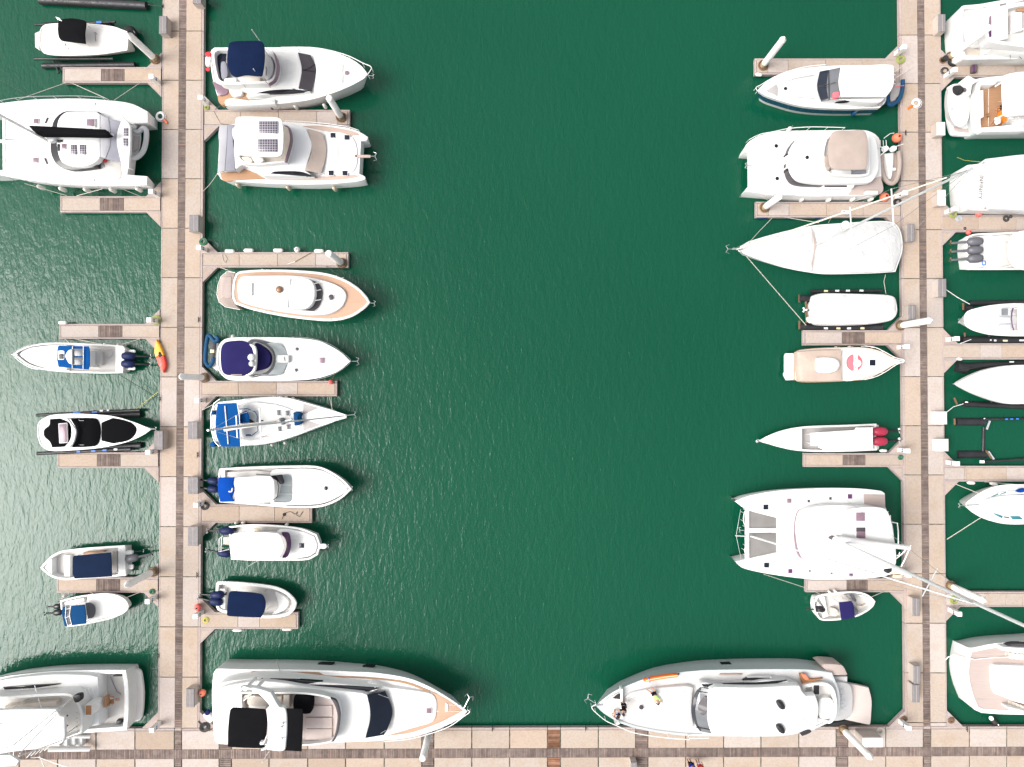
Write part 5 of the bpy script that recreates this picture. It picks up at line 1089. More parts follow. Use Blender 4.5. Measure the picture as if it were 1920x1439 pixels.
o = canopy(b_, 'bimini', [(242,175,1),(472,165,1),(500,330),(516,690,1),(288,690,1),(228,560),(216,380)], 3.0, 'canvas_blue', 1.4, [(255,200),(465,195),(500,660),(300,660)], dome=0.06)
tube(o, 'bimini_batten', [(330,200,3.08),(350,430,3.13),(370,660,3.08)], 0.05, 'white_rail'); tube(o, 'bimini_edge', [(476,165,3.02),(505,330,3.04),(520,690,3.02)], 0.03, 'white_rail')
for q, mm in ((rect(945,246,1002,320),'glass_grey'), (rect(1050,252,1106,322),'glass_grey'), (rect(960,446,1010,510),'glass_grey'), (rect(1065,420,1112,486),'glass_grey'), (rect(755,370,795,388),'glass_ink')): hatch(b_, q, 1.66, mm)
slab(b_, 'wind_scoop', [(1145,282,1),(1200,270),(1245,295),(1232,340),(1252,400),(1200,435),(1160,440,1)], 1.6, 2.1, 'canvas_teal', 0.15, dome=0.1)
for p in ([(560,206,1.35),(830,200,1.3)], [(560,600,1.35),(920,562,1.3)]): tube(b_, 'grab_rail', p, 0.02, 'teak_dark', 5)
a = mast(b_, 1003,385, 1.6, 15.4, 0.10)
slab(b_, 'mast_collar', [(975,352),(1030,350),(1045,410),(1010,430),(985,400)], 1.6, 1.95, 'glass_grey', 0.08); tube(b_, 'pole', [(1050,385,1.8),(1135,360,1.85)], 0.1, 'alloy')
tube(b_, 'sail_bag', [(990,385,2.95),(700,425,3.1),(480,455,3.15),(325,480,3.1)], 0.14, 'canvas_cream', 8, 0.22); tube(b_, 'boom', [(1000,388,2.75),(320,490,2.85)], 0.07, 'alloy', 8)
top = Vector((a.x, a.y, 15.2)); bw = W((1760,322), 1.75); stn = W((200,420), 1.4)
wtube(b_, 'furled_jib', [bw, bw.lerp(top, 0.97)], 0.055, 'alloy', 6); wtube(b_, 'backstay', [stn, top], 0.014, 'steel', 5)
for s_ in (-1, 1):
    for zz in (6.2, 10.6): pass
d_ = (W((1795,325),1.5)-W((170,420),1.5)); an = atan2(d_.y, d_.x)+pi/2
for zz, hf in ((6.3,1.2),(10.8,0.8)): spreader(b_, a, zz, hf, an, 'white_rail', 'spreader', 0.05)
for s_ in (-1, 1): wtube(b_, 'shroud', [(a.x+s_*1.75*cos(an), a.y+s_*1.75*sin(an), 1.3), (a.x+s_*1.2*cos(an), a.y+s_*1.2*sin(an), 6.3), (a.x+s_*0.8*cos(an), a.y+s_*0.8*sin(an), 10.8), (a.x, a.y, 15.0)], 0.012, 'steel', 4)
rail(b_, [(560,118),(760,100),(960,88),(1200,122),(1450,195),(1650,255)], 1.5, 0.45, 'steel', 0.014); rail(b_, [(560,682),(800,662),(1050,608),(1300,520),(1600,408),(1700,362)], 1.5, 0.4, 'steel', 0.014)
tube(b_, 'pushpit', [(270,120,2.0),(200,170,2.0),(160,300,2.0),(165,480,2.0),(200,620,2.0),(260,690,2.0)], 0.03, 'steel'); anchor(b_, 1830,312,1,-0.1,1.75,'steel',0.7)
slab(b_, 'stern_locker', rect(165,258,208,308), 1.3, 1.75, 'canvas_teal', 0.04); slab(b_, 'engine_cover', [(150,650),(185,635),(215,660),(195,692),(160,690)], 1.3, 1.9, 'canvas_blue', 0.1)
fenders('on the upper side of the blue bimini sailing yacht', [(920,95),(1000,97),(1065,100),(1150,112)], 0.85, 'fender_white', 0.6, 0.11); fenders('on the lower side of the blue bimini sailing yacht', [(900,670),(1055,645)], 0.85, 'fender_white', 0.55, 0.13)
line('first of the paired bow lines of the blue bimini sailing yacht', [(1580,85,DZ),(1620,245,1.6)]); line('second of the paired bow lines of the blue bimini sailing yacht', [(1605,85,DZ),(1615,245,1.6)])
line('stern line of the blue bimini sailing yacht', [(200,180,1.4),(60,250,DZ)])
# ---- express cruiser with royal blue aft cover
view(360,830,5.3306)
b_ = boat('express_cruiser', 'white cruiser with a royal blue aft cover and one round dark bow hatch', 'boat', (900,450))
hull(b_, [(262,420),(266,300),(275,260,1),(600,242),(1000,232),(1250,238),(1400,296),(1520,380),(1598,465,1),(1500,555),(1380,618),(1250,650),(1000,655),(700,632),(450,612),(275,598,1)], 1.5, 0.6, (262,430), (1598,465), 'gelcoat', 'nonskid', floor=0.9, rim=0.16, rake=0.9, rub='print_dark')
slab(b_, 'foredeck', [(780,300),(1000,262),(1240,268),(1390,320),(1500,400),(1560,465),(1490,530),(1370,590),(1240,622),(1000,628),(780,612)], 0.9, (1.6,(800,450),2.05,(1560,465)), 'gelcoat', 0.14, n=6)
slab(b_, 'cockpit_liner', [(290,300,1),(640,280,1),(820,300,1),(820,340,1),(300,350,1)], 0.9, 1.25, 'nonskid', 0.04)
slab(b_, 'windscreen', [(870,322,1),(985,332),(1002,450),(982,590),(800,600,1),(862,530),(885,430)], None, (2.3,(840,450),1.75,(1000,450)), 'glass_pale', 0.02, thick=0.05); slab(b_, 'side_glass', [(760,335,1),(900,320,1),(922,400),(880,418,1),(850,385)], None, 2.45, 'glass_dark', 0.02, thick=0.05)
tube(b_, 'windscreen_frame', [(640,318,1.9),(780,328,2.4),(850,375,2.5),(868,450,2.5),(855,540,2.45),(815,575,2.35)], 0.035, 'black_paint')
for y in (425,515): tube(b_, 'windscreen_mullion', [(870,y,2.3),(998,y,1.82)], 0.02, 'white_rail')
canopy(b_, 'hard_top', [(428,370),(470,350),(780,335,1),(818,385),(822,550),(785,598,1),(600,605),(430,590,1)], 3.0, 'gelcoat', 1.0, dome=0.1, th=0.1, frame='white_paint')
o = slab(b_, 'aft_cover', [(262,350,1),(425,348,1),(415,410),(428,470),(405,545),(425,592,1),(280,595,1),(258,480)], None, 2.6, 'canvas_royal', 0.03, thick=0.05, dome=0.08); posts(o, [(280,370),(290,575)], 1.4, 2.55)
tube(o, 'antenna_mount', [(370,492,2.7),(400,490,2.8),(402,460,3.2)], 0.06, 'white_paint')
slab(b_, 'transom', rect(275,275,330,585), 0.9, 1.45, 'gelcoat', 0.06)
hatch(b_, ngon(1337,458,24), 1.95, 'glass_ink'); anchor(b_, 1560,462,1,0,2.1,'steel',0.5)
outboard(b_, 255,390,-1,-0.08,1.1,'navy_cowl',1.2); outboard(b_, 255,470,-1,-0.08,1.1,'navy_cowl',1.2)
line('black rope lying in loops on the pontoon below the royal blue covered cruiser', [(900,765,DZ+.03),(915,730,DZ+.03),(940,700,DZ+.03),(985,690,DZ+.03),(1030,718,DZ+.03),(1055,690,DZ+.03),(1045,725,DZ+.03),(1075,742,DZ+.03),(1110,690,DZ+.03)], 'rope_dark', 0.022, 0, 'rope')
coil(533.5,965,'small black rope ring on the pontoon below the royal blue covered cruiser','hose_black',0.13,0.022)
# ---- blunt nosed boat and runabout
view(360,960,5.3306)
b_ = boat('pilothouse_boat', 'white blunt nosed boat with a white hard top and violet windscreen', 'boat', (800,300))
hull(b_, [(372,300),(368,145,1),(600,124),(900,138),(1100,168),(1245,225,1),(1280,330),(1258,430,1),(1150,482),(900,488),(600,488),(392,478,1)], 1.3, 0.5, (372,310), (1280,330), 'gelcoat', 'nonskid', floor=0.75, rim=0.15, rake=0.7)
slab(b_, 'foredeck', [(850,190),(1080,192),(1220,245,1),(1248,330),(1235,410,1),(1140,455),(850,462)], 0.75, (1.5,(870,330),1.8,(1250,330)), 'gelcoat', 0.1, n=6)
slab(b_, 'pilothouse', [(560,230,1),(860,225),(905,270),(920,340),(900,430),(860,470,1),(560,470,1)], 0.75, 2.4, 'gelcoat', 0.08)
slab(b_, 'windscreen', [(895,204,1),(965,212),(987,300),(980,380),(950,452),(898,464,1),(932,340)], None, (2.45,(900,330),1.75,(987,330)), 'glass_violet', 0.03, thick=0.06)
canopy(b_, 'hard_top', [(378,350),(388,245),(425,216),(600,204),(850,215),(892,262),(920,350),(885,440),(850,484),(600,486),(395,480,1)], 3.05, 'gelcoat', 0.9, dome=0.12, th=0.1, frame='white_paint')
slab(b_, 'top_trim', [(872,222,1),(925,260),(945,340),(915,430),(870,472,1),(895,430),(915,345),(898,270)], 2.95, 3.02, 'nonskid_grey', 0.01)
hatch(b_, rect(1067,310,1125,365), 1.68, 'glass_ink'); slab(b_, 'bow_pulpit', [(1275,322,1),(1330,322),(1348,345),(1330,368),(1275,368,1)], 1.75, 1.85, 'gelcoat', 0.04); anchor(b_, 1330,345,1,0,1.9,'steel',0.4)
slab(b_, 'rocket_box', [(620,170,1),(680,175,1),(640,195,1)], 1.2, 1.42, 'label_yellow', 0.02)
outboard(b_, 400,185,-1,0.05,1.15,'navy_cowl',1.45,'white_paint'); outboard(b_, 370,420,-1,-0.12,1.15,'navy_cowl',1.35,'white_paint')
slab(b_, 'engine_bracket', [(310,255,1),(375,248,1),(375,335,1),(315,325,1)], 0.7, 0.95, 'vinyl_beige', 0.04)
for p in ([(272,270,1.5),(270,400,1.5),(370,375,1.4)], [(295,255,1.5),(290,400,1.5)], [(272,270,1.5),(310,240,1.4)]): tube(b_, 'dive_ladder', p, 0.035, 'white_rail')
tube(b_, 'antenna', [(660,488,3.0),(560,545,3.6)], 0.022, 'white_rail', 5)
fenders('between the blunt nosed boat and its pontoon', [(445,110),(515,108),(948,128)], 0.65, 'fender_white', 0.6, 0.13)
b_ = boat('runabout', 'white runabout with a wide navy top and twin navy engines at the shortest pontoon', 'boat', (650,900))
hull(b_, [(238,850),(245,720),(275,702),(500,712),(800,746),(930,792),(1010,860),(1043,912,1),(1020,978),(950,1036),(800,1060),(600,1052),(300,1002),(245,955)], 1.0, 0.3, (240,840), (1043,912), 'gelcoat', 'nonskid', floor=0.55, rim=0.2, rake=0.6, rub='white_rail')
slab(b_, 'bow_cushion', [(830,800),(900,830),(960,890),(950,960),(880,1010),(790,1030),(860,960),(850,880)], 0.6, 0.85, 'vinyl_white', 0.08); slab(b_, 'splash_well', rect(250,770,330,985), 0.55, 0.9, 'gelcoat', 0.05); slab(b_, 'console', rect(450,850,640,980), 0.55, 1.5, 'gelcoat', 0.06)
canopy(b_, 'top_canopy', [(368,815),(400,794),(550,803),(685,822),(722,860),(736,930),(720,1000),(685,1060,1),(380,1045),(348,1028),(356,900)], 2.35, 'canvas_navy', 0.6, dome=0.06)
outboard(b_, 300,830,-1,0.02,1.0,'navy_cowl',1.35); outboard(b_, 285,905,-1,-0.15,1.0,'navy_cowl',1.35)
line('bow line of the runabout with a wide navy top', [(1035,945,1.2),(985,1010,DZ)], 'white_rail', 0.022)
fenders('on the lower edge of the shortest pontoon', [(455,1185,1,0),(950,1175,1,0)], 0.34, 'fender_white', 0.85, 0.12)
# ---- big white motor yacht
view(360,1200,6.02)
b_ = boat('motor_yacht', 'large white motor yacht with black sun covers at the lower left quay', 'yacht', (1500,750))
hull(b_, [(225,650),(240,400),(270,335),(320,325,1),(600,333),(1000,333),(1500,345),(1800,360),(2065,372),(2415,428),(2665,522),(2915,668),(3110,805,1),(3045,880),(2765,1015),(2465,1100),(2165,1135),(1765,1155),(1300,1170),(800,1180),(320,1178,1),(262,1140),(240,950)], 2.3, 0.7, (225,750), (3110,805), 'gelcoat', 'gelcoat', rim=0.16, bot=0.97, rake=1.6, bowcut=0.45)
for (x0, x1, y) in ((1405,1600,287),(1915,2065,315)):
    slab(b_, 'hull_window', [(x0,y-2,1),(x0+40,y-16,1),(x1,y-12,1),(x1-40,y+8,1)], None, 1.05, 'glass_dark', 0.01, thick=0.5)
slab(b_, 'side_deck', [(415,405,1),(570,410),(690,352,1),(1420,370),(1500,398),(1805,412),(2065,428),(2415,474),(2690,578,1),(2690,600,1),(2400,496),(2065,446),(1500,418),(1130,394),(770,388),(700,432,1),(420,436,1)], None, ('d',0.03), 'teak', 0.01, thick=0.06)
slab(b_, 'foredeck', [(2690,578,1),(2830,640),(2970,730),(3060,800,1),(2950,860),(2765,950),(2465,1050),(2200,1085,1),(2500,995),(2720,920),(2765,750),(2745,640)], None, ('d',0.03), 'teak_pale', 0.01, thick=0.06)
slab(b_, 'coachroof', [(1950,520),(2250,540),(2500,570),(2700,610),(2760,680),(2765,800),(2735,910),(2600,970),(2300,1060),(1950,1120)], 2.3, (3.2,(1950,800),3.0,(2760,800)), 'gelcoat', 0.2, n=6)
slab(b_, 'saloon', [(640,440),(760,432),(1100,440),(1500,480),(1805,510),(2130,545,1),(2000,640),(2010,850),(1985,1110,1),(1700,1150),(1200,1185),(400,1185),(270,1140),(250,700),(300,500)], 2.3, 3.7, 'gelcoat', 0.15, n=6)
for q in ([(780,440,1),(1100,448),(1470,472,1),(1300,498,1),(1130,482),(900,462)], [(1315,508,1),(1580,514),(1805,524),(2110,550,1),(1930,596,1),(1560,548)]): slab(b_, 'side_window', q, None, 3.78, 'glass_dark', 0.02, thick=0.3)
slab(b_, 'boat_deck', [(320,545),(700,470),(1000,480),(1350,540),(1650,570),(1930,600,1),(1990,640),(2015,850),(1985,1108,1),(1700,1160),(1200,1195),(400,1195),(265,1150),(235,950),(240,700)], 3.6, 4.2, 'gelcoat', 0.2, n=6)
slab(b_, 'windscreen', [(1975,625,1),(2180,582,1),(2262,810),(2205,1010),(2165,1076,1),(1955,1112,1),(2012,850)], None, (4.25,(1985,850),3.35,(2262,810)), 'glass_ink', 0.03, thick=0.1)
for p in ([(2105,615,3.9),(2225,660,3.6)], [(2085,1085,3.9),(2190,1020,3.7)]): tube(b_, 'wiper', p, 0.025, 'steel', 5)
tr = tray(b_, 'flybridge', [(890,592,1),(1150,590),(1400,610),(1590,660),(1650,740),(1668,880),(1640,1060),(1590,1150),(1400,1190),(1180,1205,1),(560,1190,1),(540,590,1)], 4.0, 4.95, 0.6, 0.14, 'gelcoat', 'nonskid_pink', fname='bridge_floor') if False else None
gelcoat('nonskid_pink', (0.56, 0.47, 0.44), rough=0.7, dirt=0.18)
tr = tray(b_, 'flybridge', [(890,592,1),(1150,590),(1400,610),(1590,660),(1650,740),(1668,880),(1640,1060),(1590,1150),(1400,1190),(1180,1205,1),(560,1190,1),(540,590,1)], 4.0, 4.95, 0.6, 0.14, 'gelcoat', 'nonskid_pink', fname='bridge_floor')
slab(tr, 'fly_windscreen', [(1560,660,1),(1625,690),(1660,780),(1672,880),(1645,1060),(1600,1150,1),(1570,1155,1),(1615,1050),(1640,880),(1625,780),(1590,700)], 4.9, 5.15, 'glass_smoke', 0.02)
for y in (808,942,1070): slab(tr, 'sun_pad', rrect(1285,y-62,1580,y+60,8), 4.4, 4.5, 'nonskid_pink', 0.03)
slab(tr, 'helm_cover', [(1150,650),(1180,632),(1320,640),(1348,690),(1345,800),(1325,838),(1250,840),(1150,790),(1138,720)], 4.4, 5.2, 'canvas_black', 0.12)
for q in (rect(1030,625,1100,770), rect(920,640,1010,700)): slab(tr, 'cabinet', q, 4.4, 4.9, 'vinyl_beige', 0.05)
seat(tr, [(640,640),(780,650),(850,740),(640,745)], 4.4, 4.9, 'vinyl_beige'); seat(tr, rect(640,705,850,770), 4.4, 4.75); tube(tr, 'ladder_arch', [(550,710,4.6),(620,660,5.2),(710,635,5.2)], 0.05, 'white_rail'); tube(tr, 'round_seat', [(560,690,4.7),(600,640,4.7),(680,615,4.7)], 0.12, 'vinyl_beige', 8)
canopy(b_, 'sun_cover', [(428,800),(460,766,1),(640,772),(828,786,1),(848,900),(838,1080),(812,1226,1),(600,1222),(402,1210,1),(406,1000)], 6.5, 'canvas_black', 4.3, [(470,800),(800,810),(780,1190),(440,1180)], dome=0.06)
slab(b_, 'sun_cover', [(1060,778,1),(1250,782,1),(1252,900),(1236,1262,1),(1048,1252,1),(1070,1000)], None, 6.5, 'canvas_black', 0.03, thick=0.06, dome=0.04)
o = slab(b_, 'radar_arch', [(545,535,1),(720,545),(890,595,1),(985,755),(1050,775),(1072,900),(1062,1150),(1022,1262),(760,1240,1),(832,1200),(850,1000),(832,790,1),(868,750),(720,600)], 6.2, 6.65, 'gelcoat', 0.15, n=6); posts(o, [(600,560),(700,580),(950,1180),(980,1220)], 4.2, 6.3, 'white_paint', 0.14)
tube(o, 'antenna', [(870,1260,6.6),(790,1385,8.0)], 0.03, 'white_rail', 5); tube(o, 'light_mast', [(770,1170,6.9),(820,1150,7.2),(845,1080,7.2)], 0.05, 'white_rail'); slab(o, 'horn', rect(765,1155,810,1190), 6.6, 6.95, 'gelcoat', 0.05)
for (x, y) in ((1015,940),(1000,980),(1005,1110)): tube(o, 'nav_light', [(x,y,6.7),(x+18,y+6,6.85)], 0.05, 'print_grey', 6)
hatch(b_, rect(2640,768,2705,834), 3.04, 'glass_pink'); rail(b_, [(2165,1150),(2465,1118),(2765,1036),(2930,965),(3075,860),(3135,815),(3110,790)], 2.85, 0.55, 'white_rail', 0.035); anchor(b_, 3100,710,0.5,-1,2.9,'steel',0.9)
slab(b_, 'windlass', [(2860,720),(2890,735),(2890,800),(2860,810)], 2.8, 3.0, 'gelcoat', 0.05)
for y in (735,805): tube(b_, 'chain', [(2880,y,2.92),(3040,y+5,3.0)], 0.03, 'steel', 5)
rail(b_, [(955,262),(990,345)], 2.4, 0.4, 'steel', 0.03) if False else tube(b_, 'boarding_pole', [(992,352,2.4),(955,248,3.4)], 0.04, 'steel')
line('tangle of dark hose beside the stern of the big motor yacht', [(70,920,DZ+.04),(120,980,DZ+.05),(170,960,DZ+.05),(150,1030,DZ+.05),(220,1010,DZ+.06)], 'rope_dark', 0.05, 0, 'hose_run')
o = thing('equipment_bag', 'blue and white bag on the quay corner astern of the big motor yacht', 'bag', tuple(W((160,870),DZ))); slab(o, 'bag_body', [(120,850),(180,830),(235,900),(200,940),(140,890)], DZ, DZ+0.35, 'shirt_white', 0.1); slab(o, 'bag_flap', [(135,830),(175,798),(200,830),(165,860)], DZ+0.2, DZ+0.45, 'canvas_purple', 0.08)
view()
# ================================================================ boats left of the right walkway
view(1380,50,5.3306)
b_ = boat('express_cruiser', 'white hardtop cruiser with a dark blue hull stripe, topmost in the right row', 'yacht', (850,620))
hull(b_, [(215,640,1),(262,588),(380,502),(600,432),(900,396),(1300,386),(1550,396,1),(1560,450),(1505,700),(1490,760),(1435,815,1),(1100,822),(800,812),(600,785),(400,728),(290,688)], 1.6, 0.5, (1530,600), (215,640), 'gelcoat', 'gelcoat', rim=0.12, bot=0.97, rake=0.9, band=(0.22,0.72,'gelcoat_navy'))
slab(b_, 'coachroof', [(430,620),(500,520),(700,460),(860,440,1),(830,600),(860,750,1),(700,735),(500,700)], 1.6, (1.95,(830,600),2.1,(430,620)), 'gelcoat', 0.12, n=6)
slab(b_, 'anchor_locker', [(300,640,1),(405,575,1),(422,630),(415,692,1)], None, ('d',0.06), 'nonskid_grey', 0.02, thick=0.1)
for p in ([(485,552),(600,515),(780,482)], [(485,690),(640,708),(780,716)]): tube(b_, 'grab_rail', [(x,y,2.1) for x, y in p], 0.05, 'gelcoat_grey')
slab(b_, 'superstructure', [(850,450,1),(1050,410),(1550,400,1),(1500,700,1),(1430,760),(1050,735),(860,752,1),(820,600)], 1.5, (1.9,(820,600),2.6,(1100,600)), 'gelcoat', 0.1)
slab(b_, 'windscreen', [(838,450,1),(1045,408,1),(1028,550),(1055,708,1),(852,750,1),(812,600)], None, (2.05,(815,600),3.0,(1050,600)), 'glass_grey', 0.03, thick=0.06)
slab(b_, 'windscreen_border', [(838,450,1),(925,432,1),(905,600),(925,735,1),(852,750,1),(812,600)], None, (2.08,(815,600),3.03,(1050,600)), 'glass_ink', 0.01, thick=0.02)
tube(b_, 'windscreen_mullion', [(925,440,2.62),(928,600,2.62),(930,735,2.62)], 0.03, 'black_paint'); tube(b_, 'wiper', [(825,600,2.15),(930,575,2.6),(1000,560,2.9)], 0.025, 'black_paint'); tube(b_, 'wiper', [(830,605,2.15),(925,602,2.6)], 0.02, 'black_paint')
slab(b_, 'helm_seat', [(975,660),(1030,655),(1030,705),(985,710)], 2.7, 2.98, 'pink_toy', 0.05)
canopy(b_, 'hard_top', [(1052,410,1),(1200,394),(1555,384),(1578,480),(1570,600),(1505,700,1),(1058,702,1),(1032,550)], 3.2, 'gelcoat', 1.6, dome=0.12, th=0.14, frame='white_paint')
slab(b_, 'side_window', [(1000,752,1),(1100,735),(1230,728,1),(1100,752)], 2.2, 2.5, 'glass_dark', 0.02); slab(b_, 'cockpit_opening', [(1300,722,1),(1480,712,1),(1460,790),(1435,790,1)], 1.6, 1.72, 'nonskid_grey', 0.02)
slab(b_, 'swim_platform', [(1540,560,1),(1640,560,1),(1600,740,1),(1500,770,1)], 0.35, 0.55, 'nonskid_grey', 0.05)
hatch(b_, ngon(495,620,20), 2.08, 'glass_dark'); rail(b_, [(900,380),(680,405),(480,462),(345,525),(245,585),(200,612),(215,645)], 2.0, 0.5, 'white_rail', 0.03)
for y in (395,470,520,560): tube(b_, 'snap_hook', [(1560,y,3.0),(1590,y+15,2.7)], 0.04, 'white_paint')
rib('dinghy', 'navy inflatable dinghy across the stern of the blue striped cruiser', [(1668,535),(1660,640),(1625,735),(1545,785),(1512,745),(1515,690)], [(1640,560),(1645,640),(1600,720),(1545,740),(1560,620)], 1.0, 0.17, 'pvc_blue', 'nonskid_grey')
tube(bpy.data.objects['dinghy.002'], 'strap', [(1580,605,1.25),(1680,590,1.25)], 0.03, 'pink_toy')
fenders('on the lower side of the blue striped cruiser', [(1175,875)], 0.8, 'pvc_blue', 0.8, 0.14, color='blue')
fenders('at the outer end of the topmost right row pontoon', [(228,482,1,0.15)], 0.45, 'fender_white', 0.6, 0.15)
for p, l in [([(1585,450,1.7),(1655,405,DZ)],'upper stern line of the blue striped cruiser'), ([(1590,520,1.6),(1740,420,DZ)],'lower stern line of the blue striped cruiser')]: line(l, p, 'white_rail', 0.022)
# ---- beige topped power catamaran
view(1380,220,5.3306)
b_ = boat('power_catamaran', 'white power catamaran with a beige bimini in the right row', 'catamaran', (800,450))
slab(b_, 'hull', [(80,345,1),(122,252),(250,177),(450,137),(700,131),(1000,127),(1280,127),(1380,160),(1430,205,1),(1440,380,1),(160,352,1)], -0.4, 2.0, 'gelcoat', 0.06, flare=-0.18)
slab(b_, 'hull', [(92,745,1),(130,682),(165,650,1),(1450,600,1),(1452,760,1),(1380,780),(1100,785),(700,790),(400,770),(200,752)], -0.4, 2.0, 'gelcoat', 0.06, flare=-0.15)
slab(b_, 'bridge_deck', [(162,300,1),(1438,230,1),(1456,600),(1450,720,1),(166,690,1)], 0.8, 2.015, 'gelcoat', 0.05)
slab(b_, 'cabin_windows', [(505,440),(530,310),(580,235,1),(800,200),(1300,200,1),(1300,660,1),(860,682,1),(650,672),(560,640),(512,550)], 2.0, 2.6, 'glass_smoke', 0.1, n=6)
for y in (370,525): slab(b_, 'window_pillar', rect(505,y-8,545,y+8), 2.0, 2.66, 'glass_dark', 0.02)
slab(b_, 'window_blind', rect(506,385,545,510), 2.0, 2.64, 'gelcoat', 0.02)
rf = slab(b_, 'cabin_roof', [(535,400),(560,300),(620,212),(720,165),(1000,145),(1350,172),(1420,300),(1432,500),(1400,590),(1340,650),(1000,662),(750,652),(620,618),(552,520)], 2.5, 3.1, 'gelcoat', 0.14, dome=0.08, n=6)
slab(b_, 'side_box', [(870,680,1),(1190,672,1),(1170,710,1),(880,715,1)], 2.0, 2.5, 'gelcoat', 0.04); slab(b_, 'side_window', rect(885,682,1110,700), 2.5, 2.53, 'glass_smoke', 0.01)
slab(b_, 'aft_deck', [(1190,690,1),(1290,640,1),(1450,590,1),(1450,760),(1120,775,1)], 2.0, 2.05, 'teak_bleached', 0.01); slab(b_, 'aft_seat', rrect(1300,735,1420,770,10), 2.0, 2.4, 'gelcoat', 0.05); slab(b_, 'aft_corner', [(1375,190),(1420,195),(1440,240),(1435,300),(1400,290)], 2.0, 2.25, 'nonskid', 0.04)
tr = tray(b_, 'flybridge', [(865,330),(900,210),(960,160),(1280,150),(1335,200),(1345,480),(1305,585),(960,580),(890,520),(868,430)], 3.0, 3.75, 0.5, 0.16, 'gelcoat', 'nonskid', fname='bridge_floor')
seat(tr, [(885,400),(930,390),(945,500),(920,540),(890,500)], 3.3, 3.8, 'canvas_taupe'); seat(tr, [(960,525),(1140,520),(1140,580),(980,578)], 3.3, 3.6, 'vinyl_white'); seat(tr, rect(1150,525,1305,578), 3.3, 3.5, 'canvas_grey')
canopy(b_, 'bimini', [(938,205),(990,142),(1130,134),(1270,130),(1310,190),(1322,350),(1306,500),(1262,524),(980,520),(936,470),(920,330)], 5.4, 'canvas_taupe', 3.3, dome=0.12, th=0.08)
for (x, y, z_) in ((402,287,2.03),(412,613,2.03),(711,402,3.17)): hatch(b_, ngon(x,y,22), z_, 'glass_dark', 'gelcoat')
rail(b_, [(130,225),(240,172),(360,148),(540,112),(745,98),(920,100),(1090,105)], 2.0, 0.7, 'white_rail', 0.03); rail(b_, [(180,750),(420,782),(590,768),(760,760),(960,770)], 2.0, 0.3, 'white_rail', 0.02); anchor(b_, 145,482,-1,0,1.9,'steel',0.6)
for x in (1440,1470,1500): tube(b_, 'stern_ladder', [(x,230,1.6),(x+4,300,1.4)], 0.03, 'white_rail')
for p in ([(1400,300,2.6),(1470,300,2.4),(1510,310,2.2)], [(1410,410,2.2),(1520,320,2.2),(1670,270,1.4)], [(1480,210,1.9),(1540,165,1.6),(1580,160,1.4)]): tube(b_, 'davit', p, 0.035, 'white_rail')
for x in (1505,1585): slab(b_, 'davit_buoy', ngon(x,308,30,28,12), 1.7, 2.1, 'shirt_white', 0.12)
rib('dinghy', 'beige inflatable dinghy behind the beige topped catamaran', [(1455,370),(1448,500),(1490,620),(1555,662),(1605,620),(1632,480),(1622,345)], [(1470,380),(1600,360),(1610,480),(1590,600),(1550,640),(1500,600),(1468,500)], 1.15, 0.2, 'canvas_taupe', 'canvas_taupe')
slab(bpy.data.objects['dinghy.003'], 'console', [(1488,362,1),(1578,355,1),(1572,500),(1552,612),(1520,540)], 1.1, 1.5, 'gelcoat', 0.08); slab(bpy.data.objects['dinghy.003'], 'thwart', rect(1560,505,1600,532), 1.1, 1.4, 'gelcoat', 0.03)
fenders('on the lower side of the beige topped catamaran', [(655,826),(925,830),(1165,822),(1345,822)], 0.8, 'fender_white', 0.8, 0.15); fenders('at the upper rail of the beige topped catamaran', [(532,120)], 2.2, 'fender_white', 0.6, 0.17)
fenders('along the lower edge of the pontoon above the covered sailing yacht', [(265,1002,1,0),(550,1002,1,0),(838,1002,1,0),(1395,1000,1,0)], 0.3, 'fender_navy', 0.9, 0.13, color='navy', start='from left') if False else None
fenders('on the pontoon above the covered sailing yacht', [(265,1002,1,0),(550,1002,1,0),(838,1002,1,0),(1395,1000,1,0)], 0.3, 'fender_navy', 0.95, 0.14, color='navy')
o = thing('utility_box', 'small white box on the pontoon above the covered sailing yacht', 'box', tuple(W((1100,950),DZ))); slab(o, 'box_body', rect(1068,930,1138,968), DZ, DZ+0.3, 'box_white', 0.04); slab(o, 'vent', rect(1074,938,1090,960), DZ+0.29, DZ+0.31, 'black_paint', 0.005)
line('bow line of the beige topped catamaran', [(245,790,1.9),(330,838,DZ)], 'white_rail', 0.02); line('second bow line of the beige topped catamaran', [(295,795,1.9),(350,835,DZ)], 'white_rail', 0.02); line('stern line of the beige topped catamaran to the pontoon', [(1330,790,1.9),(1180,840,DZ)], 'white_rail', 0.02)
# ---- covered sailing yacht
view(1360,390,5.3306)
b_ = boat('sailing_yacht', 'sailing yacht shrouded in white covers with a long leaning mast, right row', 'sailboat', (900,420))
hull(b_, [(125,430,1),(160,376),(250,332),(550,246),(850,182),(1100,157),(1550,132),(1680,150),(1740,210),(1770,320),(1765,450),(1700,640,1),(1450,656),(1000,664),(800,640),(600,600),(400,540),(250,487)], 1.45, 0.45, (1740,400), (125,430), 'gelcoat', 'gelcoat', rim=0.1, rake=1.0)
slab(b_, 'fore_cover', [(175,425,1),(260,345),(550,262),(860,190,1),(890,290),(905,370),(885,500),(865,640,1),(600,588),(400,530),(250,480)], None, ('d',0.12), 'canvas_white', 0.06, thick=0.2, dome=0.25, n=6)
slab(b_, 'aft_cover', [(872,190,1),(1100,165),(1550,142),(1670,160),(1728,215),(1755,320),(1750,450),(1690,630,1),(1450,645),(1000,652),(875,640,1),(895,500),(915,370),(900,290)], 1.4, 1.75, 'canvas_white', 0.12, dome=0.7, n=6)
